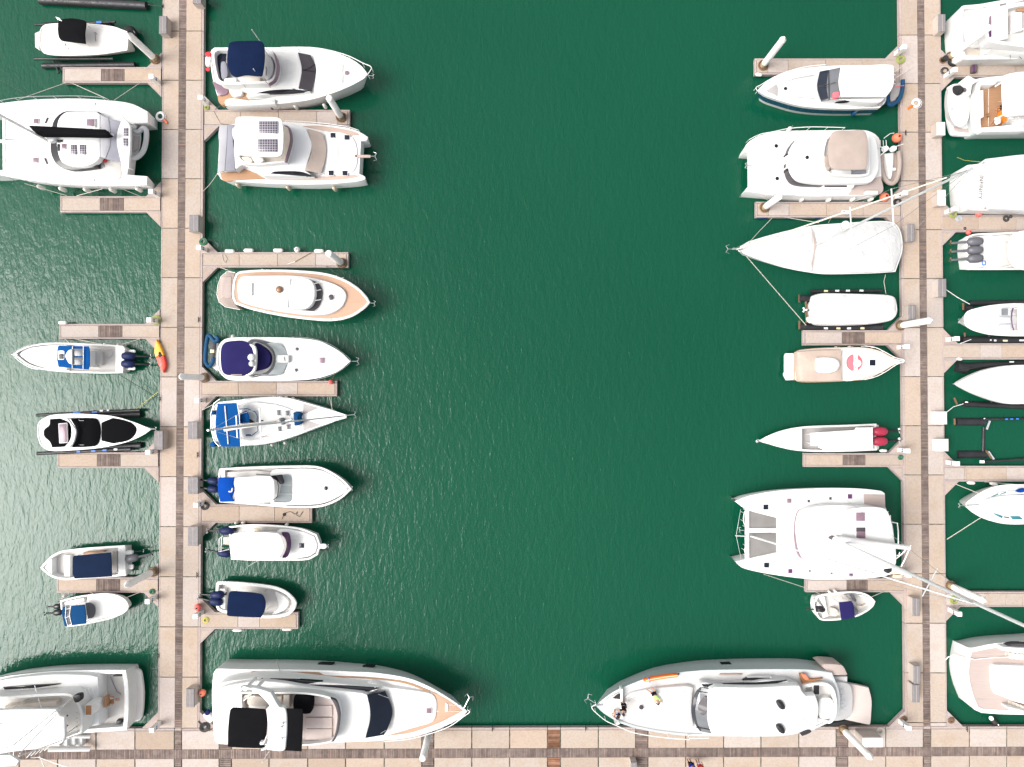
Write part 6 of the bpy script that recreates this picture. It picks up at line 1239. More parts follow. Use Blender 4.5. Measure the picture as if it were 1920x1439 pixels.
slab(b_, 'cover_gap', [(868,200,1),(880,230),(905,370),(895,450),(870,600,1),(866,560),(885,450),(890,370),(872,260)], None, ('d',0.42), 'canvas_taupe', 0.01, thick=0.05)
a = mast(b_, 905,368, 1.6, 21.3, 0.10, 'alloy'); bw = W((115,415), 1.95); top = Vector((a.x, a.y, 21.0)); st_ = W((1755,380), 1.6)
wtube(b_, 'furled_genoa', [bw, bw.lerp(top, 0.5), bw.lerp(top, 0.93)], 0.07, 'sail_cream', 8, 0.045); wtube(b_, 'forestay', [bw, top], 0.02, 'steel', 5); wtube(b_, 'backstay', [st_, top], 0.014, 'steel', 5)
an = atan2((st_-bw).y, (st_-bw).x)+pi/2
for zz, hf in ((7.6,1.55),(13.2,1.25)): spreader(b_, a, zz, hf, an+0.03, 'alloy', 'spreader', 0.05)
for s_ in (-1, 1): wtube(b_, 'shroud', [(a.x+s_*2.0*cos(an), a.y+s_*2.0*sin(an), 1.5), (a.x+s_*1.55*cos(an), a.y+s_*1.55*sin(an), 7.6), (a.x+s_*1.25*cos(an), a.y+s_*1.25*sin(an), 13.2), (a.x, a.y, 20.8)], 0.013, 'steel', 4)
v, f = lathe((a.x-0.35, a.y+0.2, 7.3), [(0.2,0),(0.32,0.05),(0.34,0.2),(0.25,0.32),(0.08,0.36)], 16); mesh('radar_dome', b_, v, f, 'gelcoat', 60); wtube(b_, 'radar_bracket', [(a.x, a.y, 7.3), (a.x-0.35, a.y+0.2, 7.3)], 0.05, 'alloy', 5)
tube(b_, 'boom', [(905,372,2.75),(1380,470,2.75)], 0.06, 'alloy', 8) if False else tube(b_, 'cover_strut', [(1250,225,4.2),(1380,470,2.55)], 0.03, 'alloy', 6)
tube(b_, 'bow_roller', [(75,410,1.95),(165,412,1.95)], 0.10, 'steel', 8); anchor(b_, 85,412,-1,0,1.9,'steel',0.9); tube(b_, 'pulpit', [(240,330,2.5),(170,372,2.5),(110,400,2.5),(170,450,2.5)], 0.025, 'steel')
line('bow line running up from the covered sailing yacht', [(235,350,1.9),(345,228,1.0),(470,100,DZ)], 'rope'); line('long pale bow line running down to the shrouded lift', [(210,485,1.9),(500,820,1.0),(825,1195,0.4)], 'rope', 0.03); line('stern line of the covered sailing yacht to the white shrouded boat', [(1600,668,1.4),(1585,740,0.9),(1605,860,1.2)], 'rope', 0.022)
line('spring line above the covered sailing yacht', [(600,95,DZ),(935,150,1.6)], 'rope', 0.022); line('short line above the covered sailing yacht amidships', [(1060,95,DZ),(1030,150,1.6)], 'rope', 0.02)
# ---- shrouded boat on lift
lift('black lift with white and yellow marks under the shrouded boat, right row', [(850,836,1560,830,0.14,0.5),(735,905,890,905,0.30,0.25),(745,1195,1560,1195,0.28,0.25),(860,880,1500,880,0.2,0.25)], [(805,930,812,1150,'rust'),(740,870,740,945,'rust'),(740,1130,740,1215,'rust'),(1450,850,1450,1190,'lift_black')], (1150,1195),
     [(1005,832,0.34,0.16,'label_yellow',0.64),(1118,830,0.34,0.16,'label_white',0.64),(1225,829,0.34,0.16,'label_white',0.64),(1360,828,0.34,0.16,'label_white',0.64),(1005,1205,0.34,0.16,'label_white',0.53),(1130,1205,0.34,0.16,'label_yellow',0.53),(1236,1205,0.34,0.16,'label_white',0.53),(1370,1205,0.34,0.16,'label_yellow',0.53)])
b_ = boat('covered_boat', 'boat fully wrapped in a smooth white cover on the right row lift', 'boat', (1300,1010))
hull(b_, [(885,990),(890,900),(920,872),(1000,858),(1300,860),(1600,870),(1680,890),(1708,940),(1712,1060),(1640,1122),(1450,1152),(1100,1164),(930,1155),(892,1120)], 1.35, 0.1, (888,1010), (1712,1000), 'gelcoat', 'gelcoat', bot=0.75, lift=0.35, rake=0.4)
slab(b_, 'boat_cover', [(880,985),(886,895),(910,865),(1000,850),(1300,855),(1600,865),(1690,886),(1715,932),(1708,1000),(1720,1068),(1655,1128),(1450,1160),(1100,1172),(930,1164),(888,1128),(876,1060)], 1.0, 1.75, 'canvas_white', 0.2, dome=0.35, n=6)
slab(b_, 'outdrive_cover', [(828,1095),(845,1085,1),(890,1088,1),(892,1140),(860,1150),(832,1125)], 0.5, 0.9, 'gelcoat', 0.08)
o = thing('propeller', 'small white propeller left of the white wrapped boat', 'propeller', tuple(W((790,1020),0.2)))
for k_ in range(3):
    an = 2*pi*k_/3; c = W((790,1020),0.45); wtube(o, 'blade', [c, c+Vector((0.22*cos(an),0.22*sin(an),0.03))], 0.06, 'white_paint', 6, 0.09)
tube(o, 'shaft', [(790,1020,0.42),(870,1025,0.6)], 0.06, 'black_paint')
# ---- cream cruiser
view(1400,600,5.3306)
b_ = boat('cabin_cruiser', 'cream cabin cruiser with its bow at the right walkway and a red ring on deck', 'boat', (950,450))
hull(b_, [(482,332,1),(525,306),(700,287),(1000,277),(1200,282),(1350,320),(1470,383),(1568,410,1),(1480,445),(1350,522),(1200,588),(1000,608),(700,620),(540,618),(482,598,1)], 1.4, 0.5, (482,465), (1568,410), 'gelcoat_cream', 'gelcoat', rim=0.12, rake=0.8, rub='teak')
slab(b_, 'swim_platform', [(388,360),(400,334,1),(482,331,1),(482,602,1),(408,605,1),(390,570)], 0.45, 0.8, 'gelcoat', 0.08); slab(b_, 'platform_fender', [(380,530),(395,525),(398,565),(382,565)], 0.5, 0.85, 'gelcoat', 0.05)
slab(b_, 'cockpit_cover', [(510,318,1),(700,302),(950,298,1),(955,608,1),(740,618),(535,615,1),(512,470)], 1.4, 2.1, 'canvas_cream2', 0.12, dome=0.15) if False else None
fabric('canvas_cream2', (0.44, 0.35, 0.295), 0.8, 0.4)
slab(b_, 'cockpit_cover', [(510,318,1),(700,302),(950,298,1),(955,608,1),(740,618),(535,615,1),(512,470)], 1.4, 2.1, 'canvas_cream2', 0.12, dome=0.15)
slab(b_, 'skylight', [(698,400),(730,374),(850,376),(912,402),(936,445),(912,500),(850,530),(730,535),(700,505)], 2.1, 2.45, 'canvas_white', 0.1, dome=0.1); slab(b_, 'cockpit_step', rect(495,435,510,500), 1.4, 1.6, 'teak_dark', 0.02)
for y in (375,530): tube(b_, 'skylight_strap', [(680,y,2.4),(720,y+(8 if y < 400 else -8),2.5)], 0.03, 'print_grey')
slab(b_, 'foredeck', [(965,305),(1200,300),(1330,335),(1430,395),(1430,440),(1330,510),(1200,570),(965,598)], 1.4, ('d',0.12), 'gelcoat', 0.08)
hatch(b_, rect(1225,395,1292,463), 1.82, 'glass_ink'); slab(b_, 'bow_pulpit', [(1450,395,1),(1560,405,1),(1575,420),(1560,432,1),(1450,445,1)], None, ('d',0.03), 'gelcoat', 0.02, thick=0.08); anchor(b_, 1550,420,1,0,2.0,'steel',0.5)
rail(b_, [(1180,262),(1280,275),(1375,318),(1480,375),(1580,408),(1490,452),(1380,525),(1280,572),(1180,598)], ('d',0.0), 0.55, 'white_rail', 0.03)
o = thing('inflatable_ring', 'red inflatable ring with a white band on the bow of the cream cruiser', 'inflatable', tuple(W((1085,430),1.7)))
slab(o, 'ring_body', ngon(1085,428,76,84,20), 1.72, 1.95, 'pink_toy', 0.1); slab(o, 'ring_band', [(1072,345,1),(1112,345,1),(1112,520,1),(1075,520,1)], 1.9, 2.0, 'gelcoat', 0.03); slab(o, 'ring_centre', ngon(1110,435,40,38,14), 1.9, 2.03, 'gelcoat', 0.05)
for y in (388,478): slab(o, 'valve', ngon(1092,y,6,6,8), 1.98, 2.04, 'pink_toy', 0.01)
fenders('on the upper side of the cream cruiser', [(890,278),(1025,272)], 1.0, 'fender_white', 0.5, 0.1)
# ---- speedboat with red engines
b_ = boat('speedboat', 'long slim white speedboat with two red engines, right row', 'boat', (750,1190))
hull(b_, [(112,1213,1),(250,1142),(400,1094),(600,1064),(1000,1050),(1298,1038,1),(1302,1305,1),(1000,1318),(700,1320),(500,1308),(350,1280),(200,1238)], 0.9, 0.45, (1300,1180), (112,1213), 'gelcoat', 'nonskid_grey', floor=0.45, rim=0.16, rake=0.9)
slab(b_, 'foredeck', [(160,1213,1),(260,1160),(400,1115),(556,1088,1),(556,1298,1),(400,1275),(260,1240)], 0.4, ('d',0.06), 'gelcoat', 0.06, n=6)
slab(b_, 'console', rect(760,1130,1200,1290), 0.45, 1.3, 'gelcoat', 0.06); o = slab(b_, 'long_top', [(640,1130,1),(1090,1102,1),(1092,1078,1),(1262,1075,1),(1265,1308,1),(762,1303,1),(752,1262,1),(640,1255,1)], None, 2.05, 'gelcoat', 0.05, thick=0.09, dome=0.08); posts(o, [(670,1150),(670,1240),(1240,1100),(1240,1285)], 0.45, 2.0, 'white_paint', 0.03)
outboard(b_, 1275,1118,1,-0.02,1.05,'red_cowl',1.55,'white_paint','rubber',0.3); outboard(b_, 1275,1215,1,-0.02,1.05,'red_cowl',1.55,'white_paint','rubber',0.3)
for y in (1068,1275): slab(b_, 'trim_tab', rrect(1265,y-18,1322,y+22,8), 0.4, 0.55, 'gelcoat_grey', 0.02)
v, f = lathe(W((104,1214),1.3), [(0.1,-0.1),(0.16,0),(0.14,0.1),(0.05,0.14)], 10); mesh('bow_light', b_, v, f, 'steel', 60)
fenders('below the red engines of the slim speedboat', [(1365,1308,1,0)], 0.4, 'fender_white', 0.65, 0.14)
fenders('at the outer corner of the pontoon below the cream bow shroud', [(655,242,1,0)], 0.5, 'pvc_blue', 0.3, 0.1, color='small blue') if False else None
# ---- big sailing catamaran
view(1370,880,5.3306)
b_ = boat('sailing_catamaran', 'big white sailing catamaran with its mast crossing the right walkway', 'catamaran', (900,650))
slab(b_, 'hull', [(40,320,1),(200,262),(500,212),(900,190),(1250,192),(1500,217),(1543,242,1),(1548,392,1),(1300,390,1),(465,490,1),(190,418),(128,388)], -0.4, 2.1, 'gelcoat', 0.07, flare=-0.32)
slab(b_, 'hull', [(45,925,1),(190,892),(465,832,1),(1300,840,1),(1640,960,1),(1650,1040,1),(1500,1080),(1300,1098),(900,1108),(600,1082),(300,1035),(120,988)], -0.4, 2.1, 'gelcoat', 0.07, flare=-0.18)
slab(b_, 'bridge_deck', [(466,400,1),(1300,300,1),(1548,380,1),(1620,560),(1640,800),(1640,1000,1),(1200,1040,1),(466,930,1)], 0.9, 2.115, 'gelcoat', 0.04)
slab(b_, 'crossbeam', rect(152,396,190,935), 1.75, 2.05, 'gelcoat', 0.08); slab(b_, 'centre_plank', rect(182,592,520,637), 1.85, 2.08, 'gelcoat', 0.04)
slab(b_, 'trampoline', [(191,420,1),(466,486,1),(466,588,1),(191,590,1)], 1.88, 1.92, 'canvas_beige2', 0.01) if False else None
fabric('canvas_net', (0.215, 0.205, 0.195), 0.9, 0.2)
for q in ([(191,420,1),(466,486,1),(466,588,1),(191,590,1)], [(191,640,1),(466,640,1),(466,836,1),(191,886,1)]): slab(b_, 'trampoline', q, 1.88, 1.92, 'canvas_net', 0.01)
slab(b_, 'stern_step', [(1330,250,1),(1542,255,1),(1546,390,1),(1335,350,1)], 2.1, 2.125, 'teak_bleached', 0.005)
slab(b_, 'coachroof_windows', [(655,650),(672,480),(720,410),(900,370),(1300,372,1),(1300,980,1),(900,970),(720,900),(675,820)], 2.1, 2.6, 'glass_pink', 0.1)
rf = slab(b_, 'coachroof', [(672,640),(690,470),(745,405),(900,366),(1200,362),(1500,390),(1590,470),(1632,650),(1660,850),(1640,980),(1500,1000),(1000,985),(780,935),(700,830)], 2.4, 2.95, 'gelcoat', 0.14, dome=0.1, n=6)
o = canopy(b_, 'hard_bimini', [(1108,500),(1135,420),(1300,382),(1500,388),(1570,430),(1612,560),(1640,765,1),(1300,735),(1118,735,1)], 4.4, 'gelcoat', 2.9, dome=0.1, th=0.12, frame='white_paint')
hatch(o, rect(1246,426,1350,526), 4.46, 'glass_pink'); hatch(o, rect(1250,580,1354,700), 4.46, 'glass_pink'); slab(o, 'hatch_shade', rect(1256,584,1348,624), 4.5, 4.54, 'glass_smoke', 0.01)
for (x0,y0,x1,y1,m_) in ((323,352,380,408,'glass_ink'),(330,932,388,988,'glass_ink'),(560,292,610,342,'glass_pink'),(572,996,618,1044,'glass_violet'),(765,305,795,336,'glass_smoke'),(982,278,1012,308,'glass_smoke'),(1168,246,1217,298,'glass_violet'),(778,1010,802,1028,'glass_smoke'),(995,1036,1020,1050,'glass_smoke'),(1182,1042,1225,1076,'glass_violet')): hatch(b_, rect(x0,y0,x1,y1), 2.11, m_)
for y in (358,992): slab(b_, 'deck_plate', ngon(265,y,16,16,10), 2.1, 2.12, 'vinyl_beige', 0.005)
a = mast(b_, 1015,690, 2.95, 26.0, 0.13, 'alloy'); bw = W((205,672), 2.1); top = Vector((a.x, a.y, 20.8))
wtube(b_, 'furled_genoa', [bw, bw.lerp(top, 0.5), bw.lerp(top, 0.97)], 0.085, 'canvas_white', 8, 0.05)
slab(b_, 'mast_step', [(985,690),(1020,665),(1060,690),(1030,715)], 2.9, 3.2, 'print_dark', 0.1)
tube(b_, 'boom', [(1030,695,4.6),(1350,745,4.75),(1790,790,4.8)], 0.16, 'white_paint', 8); tube(b_, 'sail_bag', [(1050,690,4.95),(1400,740,5.1),(1780,785,5.1)], 0.28, 'canvas_white', 8, 0.2)
tube(b_, 'mast_gear', [(1030,690,3.3),(1120,738,4.6)], 0.09, 'black_paint')
spreader(b_, a, 10.2, 1.0, pi/2-0.5, 'alloy', 'spreader', 0.045); spreader(b_, a, 16.0, 1.0, pi/2-0.5, 'alloy', 'spreader', 0.04)
for s_ in (-1, 1): sh = W((1150, 300 if s_ > 0 else 1050), 2.1); wtube(b_, 'shroud', [sh, (a.x, a.y, 20.8)], 0.014, 'steel', 4)
rail(b_, [(150,580),(128,520),(135,440),(155,412)], 2.05, 0.7, 'white_rail', 0.035); rail(b_, [(155,870),(138,810),(155,770)], 2.05, 0.7, 'white_rail', 0.035)
tube(b_, 'bowsprit', [(50,665,2.3),(155,672,2.1)], 0.06, 'alloy'); tube(b_, 'bowsprit_stay', [(100,400,1.9),(55,665,2.25),(105,900,1.9)], 0.014, 'steel', 4); anchor(b_, 135,612,-1,0,1.9,'steel',0.6)
for p in ([(1610,530,2.9),(1665,540,2.8),(1675,620,2.7),(1675,760,2.7)], [(1600,940,2.6),(1720,840,2.6),(1780,770,3.2)], [(1800,760,3.2),(1755,870,3.0),(1705,975,2.6)], [(1640,870,2.6),(1680,860,2.6),(1690,830,2.6)], [(1595,460,2.9),(1600,700,3.0),(1600,980,2.9)]): tube(b_, 'davit', p, 0.05, 'white_rail')
slab(b_, 'stern_winch', [(1555,1020),(1600,990),(1625,1010),(1580,1045)], 2.1, 2.5, 'black_paint', 0.08); slab(b_, 'engine_cover', rrect(1625,990,1720,1050,18), 2.1, 2.7, 'gelcoat', 0.1); tube(b_, 'engine_leg', [(1720,1040,2.4),(1800,1062,2.2)], 0.13, 'gelcoat', 8)
slab(b_, 'jerry_can', rect(1640,1060,1710,1090), 2.1, 2.4, 'label_yellow', 0.05)
line('lower bow line of the big right row catamaran', [(330,1050,2.1),(760,1190,DZ)]); line('stern line of the big right row catamaran', [(1680,545,2.1),(1735,550,DZ)], 'rope_dark', 0.02)
# ---- small bow rider
view(1500,1100,12)
b_ = boat('bow_rider', 'small white open boat with a dark navy top, lowest of the right row pontoons', 'boat', (950,450))
hull(b_, [(345,290),(385,212),(600,163),(1000,118),(1300,118),(1500,172),(1620,252),(1698,340,1),(1640,455),(1500,572),(1280,680),(1000,742),(700,770),(480,762),(400,700),(350,590),(330,440)], 0.85, 0.3, (345,440), (1698,340), 'gelcoat', 'nonskid', floor=0.45, rim=0.15, rake=0.5)
slab(b_, 'engine_well', [(300,380),(350,300),(480,430),(560,500,1),(560,575,1),(400,590),(340,560,1)], 0.3, 0.87, 'gelcoat', 0.03); slab(b_, 'splash_well', [(350,435,1),(480,440),(545,500),(555,570,1),(360,575,1)], 0.86, 0.89, 'black_paint', 0.005)
slab(b_, 'transom_bench', [(440,240,1),(560,230,1),(640,680,1),(520,720,1),(570,520)], 0.45, 0.85, 'gelcoat', 0.05)
seat(b_, [(720,510),(800,500),(880,590),(860,650),(740,665)], 0.45, 0.95, 'vinyl_beige'); slab(b_, 'dashboard', [(1020,190,1),(1150,180,1),(1230,260),(1270,400),(1300,560),(1280,640,1),(1220,650,1),(1200,400)], 0.45, 1.05, 'nonskid_grey', 0.04)
slab(b_, 'windscreen', [(1160,180,1),(1200,185),(1255,270),(1270,340),(1230,340),(1190,260)], 1.0, 1.35, 'glass_grey', 0.02); slab(b_, 'windscreen', [(1235,470,1),(1300,520),(1300,600),(1255,670,1),(1240,600)], 1.0, 1.35, 'glass_grey', 0.02)
seat(b_, [(1360,190),(1480,220),(1560,300),(1540,420),(1500,400),(1520,310),(1440,250),(1350,230)], 0.45, 0.8); seat(b_, [(1280,430),(1400,440),(1480,400),(1470,430),(1380,470),(1290,470)], 0.45, 0.8, 'vinyl_beige'); seat(b_, [(1390,570),(1500,480),(1560,480),(1500,540),(1400,595)], 0.45, 0.8)
for (x, y) in ((960,260),(1050,215),(1120,200),(1120,265)): tube(b_, 'gauge', [(x,y,1.08),(x+12,y+4,1.12)], 0.03, 'black_paint', 6)
canopy(b_, 'top_canopy', [(880,362,1),(1160,332,1),(1212,430),(1242,700,1),(1080,735),(932,755,1)], 2.2, 'canvas_purple', 0.6, dome=0.05)
outboard(b_, 530,520,-1,0.02,0.75,'black_cowl',0.9,'black_paint'); tube(b_, 'swim_ladder', [(270,240,0.9),(300,310,0.8),(320,410,0.7)], 0.05, 'white_rail')
for (x, y) in ((660,120),(790,105)): tube(b_, 'bumper', [(x-30,y-20,0.85),(x+30,y+25,0.85)], 0.09, 'fender_white', 8)
line('bow line of the small open boat with a dark navy top', [(1610,235,1.1),(1900,110,DZ)]); line('stern line of the small open boat with a dark navy top', [(440,170,0.9),(350,120,DZ)])
teak('platform_pale', (0.50, 0.43, 0.40), (0.56, 0.49, 0.455), 0.0, 0.15)
# ---- big grey yacht at the quay
view()
b_ = boat('motor_yacht', 'large grey hulled motor yacht with people on its bow at the lower right quay', 'yacht', (1370,1310))
hull(b_, [(1116,1323,1),(1146,1300),(1166,1290),(1208,1273.5),(1246,1264.5),(1312,1257.5),(1362,1256),(1450,1255),(1515,1256),(1560,1262,1),(1574,1300),(1572,1340),(1553,1356,1),(1520,1370),(1470,1380),(1418,1381.5),(1360,1381),(1286,1380),(1216,1371),(1170,1359),(1135,1340)], 2.5, 0.5, (1570,1312), (1116,1323), 'gelcoat_hull_grey', 'gelcoat_grey', rim=0.2, bot=0.97, rake=1.4, bowcut=0.4)
view(1350,1200,5.818)
slab(b_, 'swim_platform', [(1370,475,1),(1500,495),(1625,525,1),(1655,650),(1655,760),(1640,920),(1600,925,1),(1370,875,1)], 0.4, 0.75, 'platform_pale', 0.06)
slab(b_, 'stern_wing', [(1100,275,1),(1160,262),(1320,275),(1360,310),(1395,385,1),(1170,392,1),(1150,330)], 0.6, 2.2, 'teak_bleached', 0.08); slab(b_, 'stern_stairs', [(1130,400,1),(1390,402,1),(1390,460,1),(1140,450,1)], 0.6, 1.5, 'gelcoat_grey', 0.05)
slab(b_, 'garage_door', [(1120,470),(1250,462),(1400,478),(1445,560),(1450,700),(1435,820),(1380,870,1),(1250,890),(1120,860)], 0.6, (2.5,(1150,680),1.3,(1450,700)), 'gelcoat_grey', 0.1, n=6); text(b_, 'LUNA', 1335, 655, 2.0, 0.62, pi/2+0.08, 'print_grey')
tr = tray(b_, 'cockpit', [(900,520),(1000,475,1),(1150,470),(1240,530),(1280,680),(1270,820),(1230,900),(1190,920,1),(1080,890,1),(940,900,1)], 2.2, 3.0, 0.5, 0.25, 'gelcoat', 'nonskid', fname='cockpit_sole')
slab(tr, 'companion_hatch', rect(1015,490,1090,605), 2.5, 3.05, 'gelcoat', 0.03); slab(tr, 'hatch_opening', rect(1022,498,1084,598), 3.05, 3.08, 'black_paint', 0.01); seat(tr, [(1090,650),(1230,660),(1225,840),(1090,850)], 2.5, 3.0)
slab(b_, 'side_opening', [(870,375,1),(930,378),(985,430),(1130,420,1),(1000,465),(900,485,1)], 2.4, 2.75, 'teak_dark', 0.02); slab(b_, 'cushion', [(895,378),(940,385),(968,430),(930,438)], 2.7, 2.95, 'buoy_orange', 0.04)
slab(b_, 'side_opening', [(890,1045,1),(1000,1000,1),(980,1020),(900,1052,1)], 2.4, 3.0, 'glass_smoke', 0.02)
slab(b_, 'saloon', [(-230,500),(0,492),(300,470),(500,440),(720,440,1),(880,500,1),(940,610,1),(940,980,1),(700,1040),(400,1055),(0,1050),(-200,1020)], 2.4, 3.4, 'gelcoat_grey', 0.15, n=6)
slab(b_, 'side_window', [(-200,488,1),(0,485),(300,475),(560,455),(735,445,1),(500,505),(300,522),(0,522),(-180,512,1)], None, 3.46, 'glass_dark', 0.02, thick=0.25); slab(b_, 'side_window', [(250,445,1),(330,415),(545,415,1),(540,430),(420,442)], None, 3.1, 'glass_dark', 0.02, thick=0.3); slab(b_, 'side_trim', [(250,450,1),(340,405),(570,405,1),(560,440),(420,452)], 2.4, 3.05, 'gelcoat_grey', 0.05)
slab(b_, 'side_locker', rect(0,374,240,388), 2.5, 2.72, 'canvas_taupe', 0.02)
slab(b_, 'hull_window', [(15,268,1),(120,262,1),(160,292,1),(60,290,1)], None, 1.35, 'glass_dark', 0.01, thick=0.5)
for x in (230,380,600): slab(b_, 'hull_vent', [(x-30,282,1),(x+30,280,1),(x+30,288,1),(x-30,290,1)], None, 1.55, 'gelcoat', 0.005, thick=0.3)
rf = slab(b_, 'hard_top', [(-115,560),(-60,520),(0,515),(400,520),(860,500),(895,555),(945,612,1),(1045,605,1),(1080,720),(1075,850),(1045,990,1),(940,990),(860,1020),(500,1045),(0,1045),(-80,1035),(-125,900),(-130,700)], 3.3, 4.0, 'gelcoat', 0.18, dome=0.12, n=6)
for p in ([(600,655),(578,800),(600,1030)], [(150,650),(370,640),(600,655)], [(900,790),(760,780),(900,860),(1000,925)], [(750,900),(900,990)]): tube(rf, 'roof_seam', [(x,y,4.09) for x, y in p], 0.015, 'print_grey', 4)
for y in (718,980):
    slab(rf, 'roof_vent', [(622,y-30),(650,y-52),(685,y-40),(715,y+10),(712,y+45),(680,y+50),(645,y+25)], 4.0, 4.35, 'black_cowl', 0.14, dome=0.05)
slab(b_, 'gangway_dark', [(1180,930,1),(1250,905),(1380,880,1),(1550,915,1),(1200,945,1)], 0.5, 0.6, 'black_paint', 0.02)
view(1080,1200,6.02)
slab(b_, 'windscreen', [(1360,585),(1400,535,1),(1595,572,1),(1540,680),(1532,880),(1560,980),(1592,1072,1),(1400,1035,1),(1345,950),(1315,800),(1330,660)], None, (3.15,(1330,800),4.0,(1560,800)), 'glass_grey', 0.03, thick=0.08)
slab(b_, 'windscreen_edge', [(1360,585),(1400,535,1),(1412,560),(1368,660),(1350,800),(1365,940),(1410,1020),(1400,1035,1),(1345,950),(1315,800),(1330,660)], None, (3.18,(1330,800),4.03,(1560,800)), 'glass_ink', 0.01, thick=0.03)
for q in ([(1372,582,1),(1568,612,1)], [(1360,990,1),(1565,1025,1)]): tube(b_, 'windscreen_bar', [(q[0][0],q[0][1],3.35),(q[1][0],q[1][1],4.0)], 0.035, 'black_paint')
slab(b_, 'dash_pad', [(1370,720),(1470,640),(1490,780),(1450,850),(1380,820)], 3.2, 3.25, 'canvas_taupe', 0.01) if False else slab(b_, 'dash_pad', [(1385,720),(1470,640),(1492,780),(1450,848),(1390,820)], None, (3.42,(1380,760),3.84,(1490,760)), 'glass_smoke', 0.01, thick=0.02)
slab(b_, 'coachroof', [(540,720),(560,640),(640,590),(900,545),(1250,520),(1330,540,1),(1310,800),(1340,980,1),(1250,1010),(900,975),(640,900),(555,830)], 2.6, (3.0,(540,760),3.15,(1330,760)), 'gelcoat_grey', 0.18, n=6)
slab(b_, 'sun_pad', [(595,690),(680,640),(818,620,1),(818,920,1),(650,870),(595,820)], None, (3.06,(540,760),3.18,(1330,760)), 'vinyl_beige2', 0.05, thick=0.1) if False else None
slab(b_, 'sun_pad', [(822,612,1),(1225,582,1),(1245,700),(1240,850),(1205,972,1),(822,918,1)], None, (3.08,(540,760),3.24,(1330,760)), 'vinyl_white', 0.05, thick=0.12); slab(b_, 'sun_pad', [(592,690),(680,645),(816,618,1),(816,915,1),(650,868),(592,825)], None, (3.04,(540,760),3.2,(1330,760)), 'nonskid', 0.05, thick=0.1)
hatch(b_, ngon(738,762,32), 3.1, 'glass_smoke', 'gelcoat')
slab(b_, 'anchor_well', [(235,740,1),(400,640),(505,590,1),(505,885,1),(400,860)], None, ('d',0.02), 'nonskid', 0.02, thick=0.08); slab(b_, 'well_hole', [(410,660,1),(470,612),(502,605,1),(502,672,1)], None, ('d',0.04), 'black_paint', 0.005, thick=0.03); slab(b_, 'well_bulkhead', rect(505,555,530,900), 2.6, 3.3, 'gelcoat', 0.04)
slab(b_, 'fore_rail_block', [(440,955,1),(485,930,1),(500,950,1),(460,970,1)], 2.6, 3.4, 'gelcoat', 0.04)
tube(b_, 'bow_roller', [(190,742,3.05),(300,730,3.05)], 0.09, 'steel', 8); anchor(b_, 200,705,-0.8,-0.5,3.0,'steel',1.0)
rail(b_, [(1280,1128),(1050,1110),(850,1085),(640,1045),(450,965),(335,912),(225,822),(178,765),(225,728)], 2.75, 0.7, 'white_rail', 0.035); rail(b_, [(1500,1110),(1280,1112)], 2.75, 0.6, 'white_rail', 0.03)
o = thing('paddle_board', 'orange paddle board strapped to the upper side of the large grey yacht', 'board', tuple(W((960,435),2.7)))
slab(o, 'board', [(765,455),(850,430),(1000,405),(1140,390),(1165,405),(1140,425),(1000,445),(850,470),(780,475)], 2.75, 3.05, 'orange_plastic', 0.08); tube(o, 'stripe', [(790,458,3.08),(1000,420,3.08),(1150,402,3.08)], 0.05, 'label_yellow'); tube(o, 'strap', [(810,425,3.0),(830,450,3.1),(835,480,3.0)], 0.04, 'label_blue'); tube(o, 'fin', [(1150,395,3.1),(1165,375,3.2)], 0.06, 'black_paint')
J0 = dict
person('person in a dark blue shirt crouching on the bow of the large grey yacht', (465,810), 3.0, J0(pelvis=(0.05,0.0,0.42), chest=(0.02,-0.02,0.80), neck=(-0.06,0.02,0.98), head=(-0.12,0.05,1.10), ls=(-0.08,0.16,0.88), le=(-0.28,0.14,0.68), lh=(-0.42,0.06,0.50), rs=(-0.08,-0.18,0.88), re=(-0.26,-0.24,0.66), rh=(-0.42,-0.12,0.50), lhip=(0.03,0.12,0.40), lk=(-0.32,0.18,0.50), lf=(-0.20,0.18,0.06), rhip=(0.03,-0.12,0.40), rk=(-0.30,-0.20,0.48), rf=(-0.18,-0.20,0.06)), 'shirt_navy', 'shirt_white')
person('person in dark clothes leaning at the anchor well of the large grey yacht', (515,700), 3.0, J0(pelvis=(0.05,0.05,0.85), chest=(-0.04,-0.12,1.22), neck=(-0.08,-0.22,1.40), head=(-0.10,-0.28,1.52), ls=(-0.20,-0.08,1.30), le=(-0.38,-0.16,1.06), lh=(-0.46,-0.34,0.92), rs=(0.12,-0.20,1.30), re=(0.14,-0.38,1.06), rh=(0.0,-0.52,0.92), lhip=(-0.06,0.06,0.82), lk=(-0.10,0.04,0.44), lf=(-0.08,0.16,0.06), rhip=(0.14,0.06,0.82), rk=(0.18,0.0,0.44), rf=(0.16,0.14,0.06)), 'cloth_dark', 'cloth_dark')
person('person in a lime green shirt lying on the bow of the grey yacht', (895,640), 3.22, J0(pelvis=(-0.10,0.20,0.16), chest=(0.06,-0.14,0.18), neck=(0.14,-0.32,0.17), head=(0.19,-0.43,0.17), ls=(-0.08,-0.22,0.17), le=(-0.02,-0.46,0.13), lh=(0.16,-0.60,0.10), rs=(0.24,-0.10,0.17), re=(0.42,-0.28,0.12), rh=(0.50,-0.36,0.10), lhip=(-0.22,0.24,0.14), lk=(-0.42,0.44,0.16), lf=(-0.66,0.56,0.08), rhip=(-0.04,0.30,0.14), rk=(-0.08,0.58,0.16), rf=(-0.30,0.72,0.08)), 'shirt_lime', 'cloth_dark')
view()
